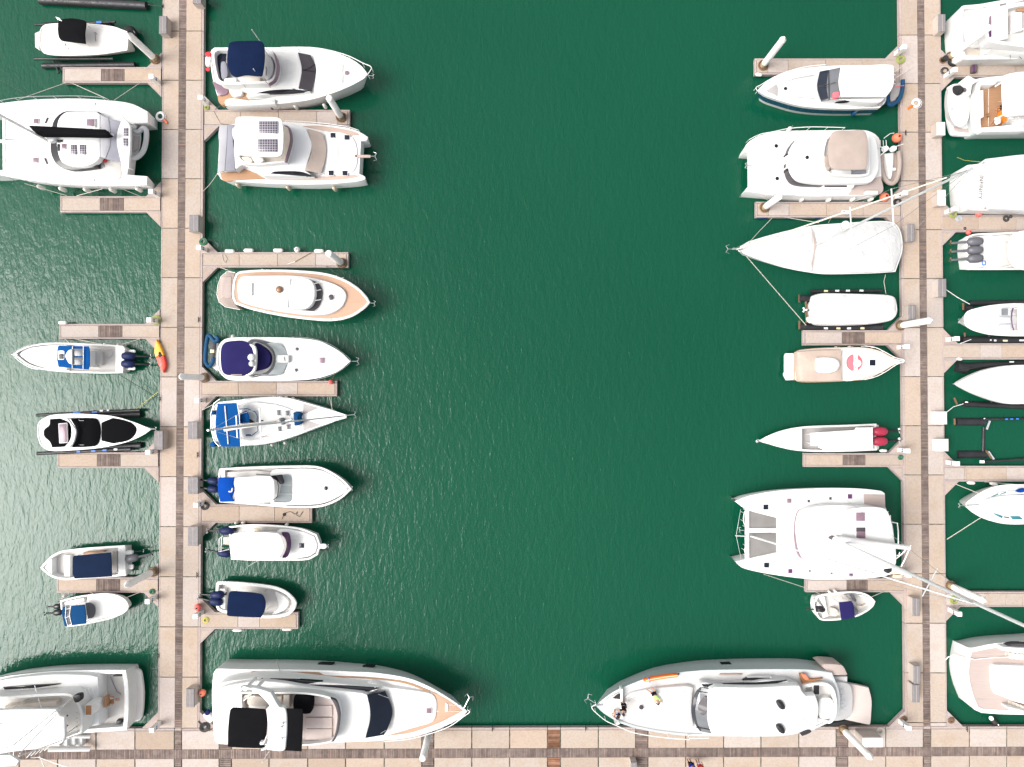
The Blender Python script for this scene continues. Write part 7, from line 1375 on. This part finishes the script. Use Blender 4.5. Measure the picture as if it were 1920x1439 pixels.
# ================================================================ boats right of the right walkway
view(1770,0,11.067)
b_ = boat('sport_fisher', 'white sport fisher with a pale pile over its stern, cut off at the top right', 'yacht', (1400,600))
hull(b_, [(308,560),(322,260),(352,155),(430,117),(750,87),(1660,-60),(2600,-120),(3300,150),(3900,560,1),(3300,960),(2600,1180),(1660,1225),(1000,1232),(460,1236),(385,1205),(340,1000)], 1.9, 1.3, (310,620), (3900,560), 'gelcoat', 'nonskid', floor=1.2, rim=0.3, bot=0.93)
slab(b_, 'mezzanine', [(395,260),(450,205),(780,190,1),(850,300,1),(850,850,1),(790,985,1),(560,985),(430,800),(385,540)], 1.2, 1.55, 'gelcoat', 0.1)
for i in range(5): slab(b_, 'side_step', [(800+75*i,160-30*i,1),(865+75*i,145-30*i,1),(870+75*i,250,1),(805+75*i,270,1)], 1.5, 1.7+0.12*i, 'vinyl_beige' if i % 2 else 'gelcoat', 0.04)
slab(b_, 'saloon', [(1000,150,1),(1700,20),(2600,0),(3100,250),(3350,560),(3100,860),(2600,1080),(1700,1120),(1000,1010,1)], 1.2, 2.9, 'gelcoat', 0.15, n=6)
tr = tray(b_, 'flybridge', [(860,330),(920,270),(1220,150,1),(1700,60),(2400,60),(2400,1000),(1700,980),(1300,930,1),(1000,880),(880,820),(850,560)], 2.8, 3.7, 0.5, 0.22, 'gelcoat', 'nonskid', fname='bridge_floor')
slab(tr, 'aft_panel', [(860,330),(930,270),(1340,170,1),(1345,800,1),(1000,870),(885,810),(865,560)], 3.2, 3.72, 'gelcoat', 0.1)
slab(tr, 'aft_window', [(945,350),(985,320,1),(985,555,1),(925,555,1)], 3.71, 3.77, 'glass_pink', 0.01); slab(tr, 'aft_window', [(925,570,1),(985,570,1),(985,765,1),(945,765,1)], 3.71, 3.77, 'glass_violet', 0.01)
slab(tr, 'bench', [(1370,320,1),(1660,260,1),(1660,620,1),(1380,680,1)], 3.2, 3.5, 'nonskid_grey', 0.06); slab(tr, 'bench_pad', rect(1425,250,1620,640), 3.45, 3.6, 'vinyl_white', 0.05); slab(tr, 'bridge_deck', rect(1520,120,1700,240), 3.2, 3.4, 'teak', 0.02)
slab(b_, 'cockpit_teak', [(1060,890,1),(1230,885,1),(1270,960,1),(1060,1000,1)], 1.5, 2.3, 'teak', 0.02)
for i in range(6): slab(b_, 'vent_slat', [(1450+35*i,775-14*i,1),(1466+35*i,769-14*i,1),(1466+35*i,822-14*i,1),(1450+35*i,828-14*i,1)], 2.9, 3.05, 'print_grey', 0.01)
tube(b_, 'bridge_rail', [(1300,90,4.9),(1660,-20,4.9)], 0.06, 'white_rail'); tube(b_, 'bridge_rail', [(1380,690,4.9),(1700,590,4.9)], 0.07, 'white_rail')
for p in ([(1370,1000,2.95),(1375,1230,2.2)], [(1420,1040,2.95),(1610,1225,2.2)]): tube(b_, 'deck_seam', p, 0.02, 'rope_dark', 4)
seat(b_, [(410,960),(520,930),(600,1010),(780,1020,1),(760,1130),(560,1200),(430,1170)], 1.2, 1.4, 'vinyl_beige')
o = thing('dock_cart', 'dark purple box standing on the pontoon below the top right sport fisher', 'box', tuple(W((650,1380),DZ))); slab(o, 'box_body', rect(602,1345,690,1495), DZ, DZ+0.4, 'print_dark', 0.03); slab(o, 'box_face', rect(604,1348,645,1492), DZ+0.39, DZ+0.42, 'glass_violet', 0.005)
o = thing('bollard', 'black bollard at the edge of the right walkway by the top right pile', 'bollard', tuple(W((-30,1260),DZ))); v, f = lathe(W((-30,1255),DZ), [(0.2,0),(0.16,0.1),(0.16,0.3),(0.24,0.42),(0.2,0.5)], 12); mesh('post', o, v, f, 'black_paint', 40); v, f = lathe(W((-30,1255),DZ), [(0.3,0),(0.3,0.03)], 12); mesh('base_plate', o, v, f, 'rust', 40)
for i, (x, y) in enumerate(((750,1325),(815,1300),(1385,1310))): tube(b_, 'fender_hook', [(x,y,0.7),(x+15,y-20,1.0)], 0.1, 'rubber', 6)
# ---- boat with tender on the platform
view(1770,130,11.067)
b_ = boat('motor_yacht', 'white motor yacht with a teak cockpit and a white tender on its platform, right edge', 'yacht', (1300,750))
hull(b_, [(640,760),(650,480),(690,200,1),(1100,150),(1660,90),(2600,40),(3500,250),(4200,700,1),(3500,1120),(2600,1270),(1660,1290),(1000,1302),(740,1305),(690,1230),(655,1000)], 1.8, 1.2, (645,760), (4200,700), 'gelcoat', 'teak', floor=1.3, rim=0.35, bot=0.97, band=(0.25,0.8,'gelcoat_hull_grey'))
slab(b_, 'swim_platform', [(520,320,1),(660,300,1),(690,1260,1),(560,1330),(540,1385,1),(240,1365),(170,1330),(120,1200),(75,900),(65,620),(100,480),(140,330)], 0.4, 0.75, 'gelcoat', 0.06); slab(b_, 'platform_teak', [(530,560,1),(640,480,1),(660,1000),(690,1240,1),(560,1320),(250,1290),(210,1190),(520,1200)], 0.74, 0.78, 'teak_bleached', 0.005)
slab(b_, 'transom_bench', [(645,470),(690,445),(825,430,1),(835,990,1),(770,1020,1),(770,1240),(720,1230),(670,1050),(645,760)], 1.3, 2.0, 'gelcoat', 0.08)
slab(b_, 'side_coaming', [(740,180,1),(1240,130,1),(1280,250),(1130,250),(1050,320),(740,315,1)], 1.3, 2.1, 'gelcoat', 0.08); slab(b_, 'side_coaming', [(780,1210,1),(1200,1170),(1660,1110,1),(1660,1290,1),(790,1300,1)], 1.3, 2.0, 'gelcoat', 0.08)
slab(b_, 'saloon', [(1540,200,1),(1800,90),(2800,60),(3300,350),(3500,700),(3300,1000),(2800,1150),(1800,1120),(1540,1000,1)], 1.3, 3.0, 'gelcoat', 0.12, n=6)
slab(b_, 'hard_top', [(1230,300),(1290,110),(1700,40),(2700,40),(2700,960),(1660,950),(1290,960),(1240,700)], 4.2, 4.4, 'gelcoat', 0.12, dome=0.05); posts(b_, [(1320,200),(1320,900)], 2.9, 4.3, 'white_paint', 0.07, 'roof_post')
for i in range(4): slab(b_, 'deck_step', [(1190+(75*i if i else 0),950 if i else 750,1),(1250+75*i,940 if i else 740,1),(1255+75*i,1065,1),(1195+75*i,1100,1)], 1.3, 1.75+0.2*i, 'towel_orange' if i < 2 else 'gelcoat_grey', 0.03)
for i in range(3): tube(b_, 'stair_rail', [(1360,965+28*i,2.6),(1400,975+28*i,2.7),(1450,968+28*i,2.7)], 0.06, 'white_rail', 6)
slab(b_, 'gate', [(380,230,1),(510,125,1),(650,200),(770,220,1),(600,320),(560,520,1),(535,500,1),(540,360)], 1.6, 2.2, 'gelcoat', 0.06)
for p in ([(930,330,1.33),(925,760,1.33)], [(925,780,1.33),(920,1190,1.33)]): tube(b_, 'deck_seam', p, 0.02, 'gelcoat_warm', 4)
o = thing('tender', 'white jet tender parked on the platform of the yacht with a teak cockpit', 'dinghy', tuple(W((300,750),0.75)), 'tenders')
hull(o, [(85,560),(110,420),(150,330),(300,300),(480,320),(520,450),(530,750),(520,950),(480,1100),(400,1180),(300,1190),(200,1120),(120,950),(85,760)], 1.5, 0.1, (300,310), (320,1190), 'gelcoat', 'gelcoat', bot=0.75, lift=0.85, rake=0.3)
slab(o, 'bow_lid', [(130,640),(260,560),(450,560),(500,700),(480,980),(400,1120),(300,1140),(200,1050),(140,850)], 1.5, 1.62, 'gelcoat', 0.08); slab(o, 'helm_well', [(190,380),(240,340),(420,340),(430,430),(380,500),(300,540),(210,490)], 1.5, 1.6, 'black_paint', 0.03)
tube(o, 'steering_wheel', [(300,500,1.8),(345,440,1.9),(385,420,1.85),(395,470,1.8),(340,520,1.75)], 0.04, 'rubber', 6); seat(o, [(450,340),(500,370),(510,440),(440,430)], 1.5, 1.75, 'print_dark'); slab(o, 'logo', rect(145,795,190,860), 1.55, 1.64, 'print_grey', 0.01)
person('person in a white shirt and black shorts standing in the teak cockpit', (1090,860), 1.32, J0(pelvis=(0.02,0.0,0.90), chest=(0.04,0.02,1.28), neck=(0.05,0.04,1.46), head=(0.05,0.05,1.60), ls=(-0.10,0.16,1.38), le=(-0.30,0.28,1.18), lh=(-0.50,0.30,1.10), rs=(0.10,-0.16,1.38), re=(0.02,-0.34,1.14), rh=(-0.16,-0.42,1.00), lhip=(-0.04,0.10,0.86), lk=(-0.06,0.12,0.46), lf=(-0.04,0.14,0.07), rhip=(-0.02,-0.10,0.86), rk=(-0.06,-0.12,0.46), rf=(-0.02,-0.14,0.07)), 'shirt_white', 'cloth_dark')
o = thing('deck_chair', 'white folding chair with tan legs beside the person in the teak cockpit', 'chair', tuple(W((1110,1060),1.32))); slab(o, 'seat', rrect(1060,1000,1170,1120,12), 1.75, 1.82, 'shirt_white', 0.02); slab(o, 'backrest', rrect(1150,1000,1180,1120,6), 1.8, 2.25, 'shirt_white', 0.02)
for p in ([(1060,1010),(960,1150)], [(1060,1110),(990,1180)], [(1165,1010),(1160,1100)], [(1165,1110),(1150,1000)]): tube(o, 'leg', [(p[0][0],p[0][1],1.78),(p[1][0],p[1][1],1.34)], 0.025, 'teak_pale', 5)
o = thing('wooden_stool', 'small orange brown stool on the teak cockpit floor, right edge', 'stool', tuple(W((935,940),1.32))); slab(o, 'stool_top', rrect(915,905,955,980,8), 1.6, 1.66, 'teak_dark', 0.02)
for p in ((922,915),(948,915),(948,970),(922,970)): q = W(p,1.62); wtube(o, 'leg', [(q.x,q.y,1.3),q], 0.02, 'teak_dark', 5)
# ---- lettered stern
view(1800,280,11.067)
b_ = boat('motor_yacht', 'white motor yacht with dark lettering across its stern cover, right edge', 'yacht', (700,740))
hull(b_, [(80,740),(85,520),(115,360),(165,330,1),(390,310,1),(530,205,1),(900,160),(1328,112),(2500,60),(3300,350),(3900,740,1),(3300,1150),(2500,1290),(1328,1285),(600,1275),(200,1262),(145,1225),(100,1050)], 1.9, 1.0, (80,760), (3900,740), 'gelcoat', 'gelcoat', rim=0.1, bot=0.95)
slab(b_, 'stern_cover', [(95,740),(100,520),(128,375),(170,350,1),(400,330),(560,450,1),(600,1240,1),(210,1245),(155,1215),(112,1050)], 1.85, 2.05, 'canvas_white', 0.08)
slab(b_, 'aft_cover', [(540,230,1),(900,180),(1328,135),(2400,100),(2400,1250),(1328,1260),(620,1240,1),(600,740)], 1.85, (2.3,(550,740),3.0,(1500,740)), 'canvas_white', 0.15, dome=0.1)
text(b_, 'INFINITY', 430, 790, 2.07, 0.44, -pi/2-0.09, 'print_dark')
for (x, y) in ((500,280),(530,1220)): slab(b_, 'cleat', ngon(x,y,12,16,8), 2.0, 2.2, 'steel', 0.02)
line('yellow line from the lettered stern to the pontoon', [(95,1040,1.4),(10,1120,0.6),(-60,1200,DZ)], 'rope_yellow', 0.022, 0.1); line('thin yellowish line above the lettered stern', [(420,265,1.9),(100,235,0.8),(-60,170,0.15)], 'rope_yellow', 0.014)
for i, (x, y) in enumerate(((1640+1080/6.854-1800, 0),)): pass
view(1640,400,6.854)
for (x, y, s) in ((1080,70,0.26),(1690,70,0.26),(1160,197,0.12),(1750,45,0.13)):
    o = thing('rope_coil', {1080:'grey coiled rope on the pontoon above the three grey engines', 1690:'black flat rope coil on the pontoon above the three grey engines', 1160:'small dark cleat at the lower edge of the pontoon above the grey engines', 1750:'tiny dark cleat at the upper edge of that far right pontoon'}[x], 'rope', tuple(W((x,y),DZ)), 'rope coils')
    for k_ in range(3): v, f = torus(W((x,y),DZ+0.02), s*(1-0.28*k_), s*0.14, 16, 5); mesh('loop', o, v, f, 'rope_dark' if x != 1080 else 'print_grey', 50)
o = thing('rope_coil', 'grey flat rope coil on the right walkway beside the orange ball', 'rope', tuple(W((810,-238),DZ)), 'rope coils')
for k_ in range(3): v, f = torus(W((810,-238),DZ+0.02), 0.24-0.07*k_, 0.035, 16, 5); mesh('loop', o, v, f, 'print_grey', 50)
# ---- three grey engines
b_ = boat('center_console_boat', 'white open boat with three grey outboard engines, right edge', 'boat', (1550,480))
hull(b_, [(1172,480),(1178,300,1),(1300,265),(1600,250),(1900,240),(2600,250),(3000,330),(3400,480,1),(3000,640),(2600,715),(1900,728),(1600,730),(1200,730,1)], 1.1, 0.4, (1172,480), (3400,480), 'gelcoat', 'gelcoat_warm', floor=0.7, rim=0.14)
slab(b_, 'engine_well', [(1190,310,1),(1390,290,1),(1390,700,1),(1195,705,1)], 0.6, 0.98, 'gelcoat', 0.05); slab(b_, 'cockpit_seat', [(1470,320),(1780,290,1),(1780,640),(1480,640)], 0.7, 0.85, 'gelcoat_warm', 0.08)
slab(b_, 'hard_top', [(1790,260),(2400,260),(2400,690),(1800,690)], 2.9, 3.05, 'gelcoat', 0.1); posts(b_, [(1850,300),(1850,650)], 0.7, 2.95, 'white_paint', 0.04, 'top_post')
for y in (362,472,580): outboard(b_, 1360,y,-1,0.04,1.25,'silver_cowl',1.5,'copper','silver_cowl',0.2)
for y in (432,542): tube(b_, 'tilt_ram', [(1200,y,1.0),(1180,y,0.9)], 0.1, 'pink_toy', 8)
slab(b_, 'stern_badge', rrect(1378,610,1432,668,10), 0.97, 1.0, 'label_blue', 0.01); slab(b_, 'badge_mark', rrect(1390,622,1420,658,6), 1.0, 1.01, 'gelcoat_grey', 0.004)
for (x, y) in ((1720,480),(1765,470)): tube(b_, 'rod_holder', [(x,y-14,0.9),(x+4,y+14,0.92)], 0.03, 'print_dark', 5)
line('white line from the grey dock box to the lift at the right edge', [(920,985,DZ+0.5),(1060,1080,0.6),(1220,1170,0.55)], 'white_rail', 0.03)
# ---- boat on lift, right edge
view(1780,540,11.99)
lift('black lift under the boat with a three part windscreen, right edge', [(330,470,480,470,0.3,0.2),(440,350,2400,320,0.22,0.28),(270,1170,2400,1180,0.30,0.25)], [(310,340,310,500,'rust'),(345,1010,350,1190,'rust'),(900,330,900,1180,'lift_black')], (1000,1160), [(1255,1190,0.4,0.14,'label_yellow',0.56),(1640,1182,0.5,0.14,'label_white',0.56),(930,1175,0.12,0.12,'label_white',0.56),(1030,1185,0.2,0.14,'label_white',0.56)])
b_ = boat('bow_rider', 'white round nosed boat with a three part windscreen on a right edge lift', 'boat', (1100,720))
hull(b_, [(338,720),(350,600),(420,520),(600,460),(900,395),(1300,355),(1700,348),(2600,380),(2620,1060),(1700,1090),(1300,1085),(900,1055),(600,985),(440,915),(360,840)], 1.55, 0.15, (2600,720), (338,720), 'gelcoat', 'gelcoat', bot=0.75, lift=0.4, rake=0.5)
slab(b_, 'bow_cushion', [(590,720),(620,570),(750,510),(1000,480),(1090,500),(1090,960),(1000,970),(750,920),(620,850)], None, ('d',0.05), 'vinyl_white', 0.08, thick=0.15); slab(b_, 'cockpit_sole', [(1130,480),(1560,430,1),(1560,980,1),(1140,950)], 1.5, 1.58, 'nonskid', 0.02)
for (y0, y1) in ((455,645),(660,800),(812,960)): slab(b_, 'windscreen', rrect(1115,y0,1380,y1,30), None, (1.75,(1120,700),2.2,(1400,700)), 'glass_pale', 0.02, thick=0.05)
slab(b_, 'helm_glass', rrect(1180,465,1320,620,15), None, (1.84,(1120,700),2.28,(1400,700)), 'glass_grey', 0.01, thick=0.03)
tube(b_, 'windscreen_frame', [(1435,455,2.35),(1405,560,2.4),(1395,700,2.4),(1410,830,2.4),(1445,950,2.35)], 0.05, 'glass_violet')
for y in (630,822): tube(b_, 'windscreen_bar', [(1110,y+10,1.85),(1400,y,2.3),(1540,y-6,2.1)], 0.025, 'print_grey')
slab(b_, 'hard_top', [(1560,470),(1580,400,1),(2500,380),(2500,1020),(1600,1000,1),(1555,850)], 2.6, 2.75, 'gelcoat', 0.1); posts(b_, [(1620,450),(1620,950)], 1.5, 2.65, 'white_paint', 0.04, 'top_post'); anchor(b_, 310,745,-1,0,1.5,'steel',0.5)
line('white strap from the far right pontoon to the lift', [(240,1255,DZ),(490,1160,0.55)], 'white_rail', 0.03)
# ---- shrouded pointed boat
view(1640,670,6.854)
lift('dark lift under the shrouded pointed boat at the right edge', [(1060,130,2100,75,0.32,0.2),(1130,600,2100,640,0.24,0.25),(1040,120,1180,150,0.45,0.1)], [(1020,520,1060,610,'rust'),(1500,90,1500,620,'lift_black'),(1100,80,1040,190,'lift_black')], (1600,600), [(1760,62,0.4,0.12,'label_white',0.53),(1180,578,0.25,0.1,'label_white',0.5)])
b_ = boat('covered_boat', 'pointed boat under a tight pale grey cover on a right edge lift', 'boat', (1600,350))
hull(b_, [(1060,340,1),(1100,310),(1250,230),(1450,155),(1700,110),(2000,98),(2500,120),(2500,590),(2000,600),(1750,600),(1550,560),(1300,470),(1120,380)], 1.4, 0.3, (2500,350), (1060,340), 'gelcoat_grey', 'gelcoat_grey', bot=0.75, lift=0.4)
slab(b_, 'boat_cover', [(1062,340,1),(1105,308),(1250,230),(1450,155),(1700,110),(2000,98),(2500,120),(2500,590),(2000,602),(1750,602),(1550,562),(1300,472),(1120,382)], None, ('d',0.06), 'canvas_pale', 0.08, thick=0.5, dome=0.35) if False else None
fabric('canvas_pale', (0.60, 0.60, 0.585), 0.8, 0.2)
slab(b_, 'boat_cover', [(1062,340,1),(1105,308),(1250,230),(1450,155),(1700,110),(2000,98),(2500,120),(2500,590),(2000,602),(1750,602),(1550,562),(1300,472),(1120,382)], None, ('d',0.06), 'canvas_pale', 0.08, thick=0.5, dome=0.35)
line('white line from the upper white dock box to the lift', [(930,705,DZ+0.4),(1010,640,0.6),(1140,600,0.5)], 'white_rail', 0.03); line('dark line of the shrouded pointed boat', [(1080,180,0.6),(1500,90,0.6)], 'rope_dark', 0.02)
fenders('at the gusset near the shrouded pointed boat', [(1090,25,1,0.1)], 0.5, 'fender_white', 0.5, 0.13)
for (x, y) in ((1135,75),(1190,120)): pass
lift('empty half sunk black lift with blue marks at the right edge', [(1040,830,1400,830,0.34,0.0),(1380,800,2100,790,0.10,0.35),(1050,1250,1420,1250,0.36,-0.05),(1420,1345,2100,1300,0.10,0.35),(1400,900,1390,1240,0.12,0.05)], [(1025,790,1030,870,'rust'),(1480,820,1440,930,'print_grey'),(1430,1200,1500,1300,'rust'),(1460,1210,1530,1310,'print_grey')], (1400,1000),
     [(1695,798,0.24,0.12,'label_blue',0.46),(1760,796,0.24,0.12,'label_blue',0.46),(1835,794,0.24,0.12,'label_blue',0.46),(1410,790,0.12,0.08,'label_white',0.46),(1380,1345,0.42,0.24,'label_white',0.4)])
# ---- sail boat bow, right edge
view(1780,890,13.08)
b_ = boat('sailing_yacht', 'white boat bow with teal side windows pointing left, right edge', 'sailboat', (1300,740))
hull(b_, [(390,745,1),(430,680),(560,570),(750,450),(1000,330),(1300,255),(1700,240),(2800,260),(3300,400),(3320,1080),(2800,1200),(1700,1225),(1400,1218),(1100,1165),(800,1065),(560,930),(430,815)], 1.5, 0.5, (3300,740), (390,745), 'gelcoat', 'gelcoat', rim=0.12, rake=0.8)
slab(b_, 'trunk_windows', [(850,740),(870,620),(1000,540),(1250,440),(1700,400),(2800,400),(2800,1080),(1700,1105),(1300,1085),(1080,985),(880,870)], 1.6, 2.0, 'gelcoat', 0.1)
slab(b_, 'coachroof', [(880,740),(900,640),(1000,585),(1300,520),(1800,500),(2800,500),(2800,980),(1800,960),(1300,910),(1000,880),(900,830)], 1.9, 2.25, 'canvas_pale', 0.1, dome=0.06)
for q in ([(1090,945,1),(1310,1020,1),(1300,1080,1),(1120,985,1)], [(1490,1025,1),(1720,1022,1),(1810,1105,1),(1560,1105,1)]): slab(b_, 'side_window', q, None, 2.04, 'glass_teal', 0.01, thick=0.06)
slab(b_, 'side_vent', [(1340,1030,1),(1460,1045,1),(1490,1085,1),(1345,1060,1)], None, 2.04, 'print_dark', 0.01, thick=0.05)
for q in ([(1040,540,1),(1200,470,1),(1210,490,1),(1050,555,1)], [(1250,480,1),(1390,430,1),(1395,455,1),(1250,495,1)]): slab(b_, 'side_window', q, None, 2.04, 'glass_teal', 0.01, thick=0.06)
slab(b_, 'blue_cover', [(1700,430),(1780,370),(1900,350),(1900,420),(1780,450)], 2.0, 2.4, 'canvas_royal', 0.1); anchor(b_, 345,765,-1,0,1.9,'steel',0.5); tube(b_, 'chain', [(400,760,2.06),(730,745,2.0)], 0.04, 'steel', 6)
line('upper bow line of the teal windowed boat', [(740,470,1.85),(160,240,DZ)], 'rope', 0.03); line('lower bow line of the teal windowed boat', [(770,1060,1.85),(-60,1590,DZ)], 'rope', 0.03); line('thin line along the pontoon above the teal windowed boat', [(860,180,DZ),(1600,240,1.6)], 'rope', 0.02)
fenders('on the pontoon above the teal windowed boat', [(530,205,1,0.1),(1085,235,1,0.25)], 0.38, 'fender_white', 0.7, 0.15)
# ---- stern of a big yacht, right edge
view(1780,1190,8.464)
b_ = boat('motor_yacht', 'white yacht with a bleached teak stern deck facing left, lower right edge', 'yacht', (900,720))
hull(b_, [(242,640),(260,420),(300,210,1),(380,208),(640,155),(900,125),(1185,108),(2200,60),(3000,300),(3600,720,1),(3000,1150),(2200,1330),(1185,1275),(850,1268),(510,1245,1),(400,1195,1),(300,930)], 2.0, 1.0, (250,680), (3600,720), 'gelcoat', 'teak_bleached', rim=0.35, bot=0.95)
slab(b_, 'aft_sofa', [(705,520),(800,490),(1185,495),(1900,480),(1900,1200),(1185,1110),(760,960,1),(720,880),(700,700)], 2.0, 2.5, 'gelcoat', 0.14, dome=0.05)
slab(b_, 'side_arm', [(848,215),(880,200),(1185,215),(1900,225),(1900,330),(1185,310),(850,260)], 2.0, 2.8, 'gelcoat', 0.1); slab(b_, 'side_arm', [(920,1160),(950,1150),(1185,1210),(1900,1400),(1900,1460),(1185,1270),(960,1200)], 2.0, 2.8, 'gelcoat', 0.1)
slab(b_, 'side_window', [(930,180),(1050,150),(1185,150,1),(1900,150,1),(1900,195,1),(1185,195,1),(1000,190)], 2.0, 2.6, 'glass_smoke', 0.05)
for i in range(6): slab(b_, 'stair', [(880+70*i,285+8*i,1),(945+70*i,295+8*i,1),(945+70*i,395+8*i,1),(885+70*i,370+8*i,1)], 2.0, 2.1+0.12*i, 'vinyl_beige', 0.03)
for i in range(5): slab(b_, 'stair', [(930+70*i,1040+28*i,1),(992+70*i,1065+28*i,1),(985+70*i,1140+28*i,1),(925+70*i,1115+28*i,1)], 2.0, 2.1+0.12*i, 'vinyl_beige', 0.03)
tube(b_, 'deck_joint', [(420,1030,2.0),(880,1032,2.0)], 0.012, 'print_grey', 4)
line('thick white stern line of the yacht with a bleached teak deck', [(-60,400,DZ),(-20,360,0.8),(60,335,1.0),(160,350,1.4),(270,362,2.05),(400,398,2.08),(720,365,2.08),(960,360,2.3)], 'white_rail', 0.045)
o = thing('dock_light', 'black cylinder with a white top at the quay edge, lower right', 'lamp', tuple(W((720,1405),DZ-0.3))); tube(o, 'lamp_body', [(735,1410,0.2),(725,1395,0.5),(668,1335,1.9)], 0.2, 'black_paint', 12); tube(o, 'lamp_cap', [(668,1335,1.9),(664,1331,1.95)], 0.17, 'white_paint', 12); tube(o, 'bracket', [(735,1400,0.35),(790,1440,DZ+.02)], 0.05, 'steel', 6)
# ---- boat under the lowest pontoon seen only by shade; quay people at the bottom edge
view()
person('person in blue at the bottom edge of the picture on the quay', (1290,1423), DZ, J0(pelvis=(0.0,0.0,0.92), chest=(0.0,0.03,1.30), neck=(0.0,0.05,1.48), head=(0.0,0.07,1.62), ls=(-0.19,0.03,1.40), le=(-0.24,0.02,1.12), lh=(-0.24,0.10,0.88), rs=(0.19,0.03,1.40), re=(0.24,0.02,1.12), rh=(0.24,0.10,0.88), lhip=(-0.10,0.0,0.88), lk=(-0.11,0.02,0.47), lf=(-0.11,0.0,0.07), rhip=(0.10,0.0,0.88), rk=(0.11,0.02,0.47), rf=(0.11,0.0,0.07)), 'shirt_blue', 'cloth_dark')
person('person in red at the bottom edge of the picture on the quay', (1306,1424), DZ, J0(pelvis=(0.0,0.0,0.92), chest=(0.0,0.03,1.30), neck=(0.0,0.05,1.48), head=(0.0,0.07,1.62), ls=(-0.19,0.03,1.40), le=(-0.24,0.05,1.12), lh=(-0.20,0.16,0.90), rs=(0.19,0.03,1.40), re=(0.24,0.05,1.12), rh=(0.20,0.16,0.90), lhip=(-0.10,0.0,0.88), lk=(-0.11,0.04,0.47), lf=(-0.11,0.0,0.07), rhip=(0.10,0.0,0.88), rk=(0.11,-0.02,0.47), rf=(0.11,0.0,0.07)), 'shirt_red', 'shirt_white')
# ---- dark cleats along the walkway edges
def cleat(px, py, label):
    c = unproj(px, py, DZ); o = thing('dock_cleat', label, 'cleat', tuple(c), 'dark cleats on the walkway edges'); s = 1
    for dy in (-0.08, 0.08): v, f = lathe((c.x, c.y+dy, DZ-0.02), [(0.04,0),(0.035,0.12)], 8); mesh('cleat_post', o, v, f, 'black_paint', 40)
    v, f = sweep([(c.x, c.y-0.24, DZ+0.13), (c.x, c.y-0.1, DZ+0.11), (c.x, c.y+0.1, DZ+0.11), (c.x, c.y+0.24, DZ+0.13)], 0.04, 6); mesh('cleat_bar', o, v, f, 'black_paint', 50)
for (x, y, l) in ((305,12,'at the top of the left walkway'), (373,600,'on the left walkway beside the tan decked trawler'), (371,853,'on the left walkway between sailing yacht and royal blue cover'), (300,748,'on the left walkway below the kayak'), (370,1078,'on the left walkway beside the runabout'), (296.5,1230,'on the left walkway above the sport fisher'), (923,1365,'on the quay left of the brown planks'), (1098,1364,'on the quay left of the large grey yacht'), (1697,250,'beside the upper orange ball'), (1812,1366,'by the black cylinder, lower right')):
    cleat(x, y, 'dark cleat '+l)
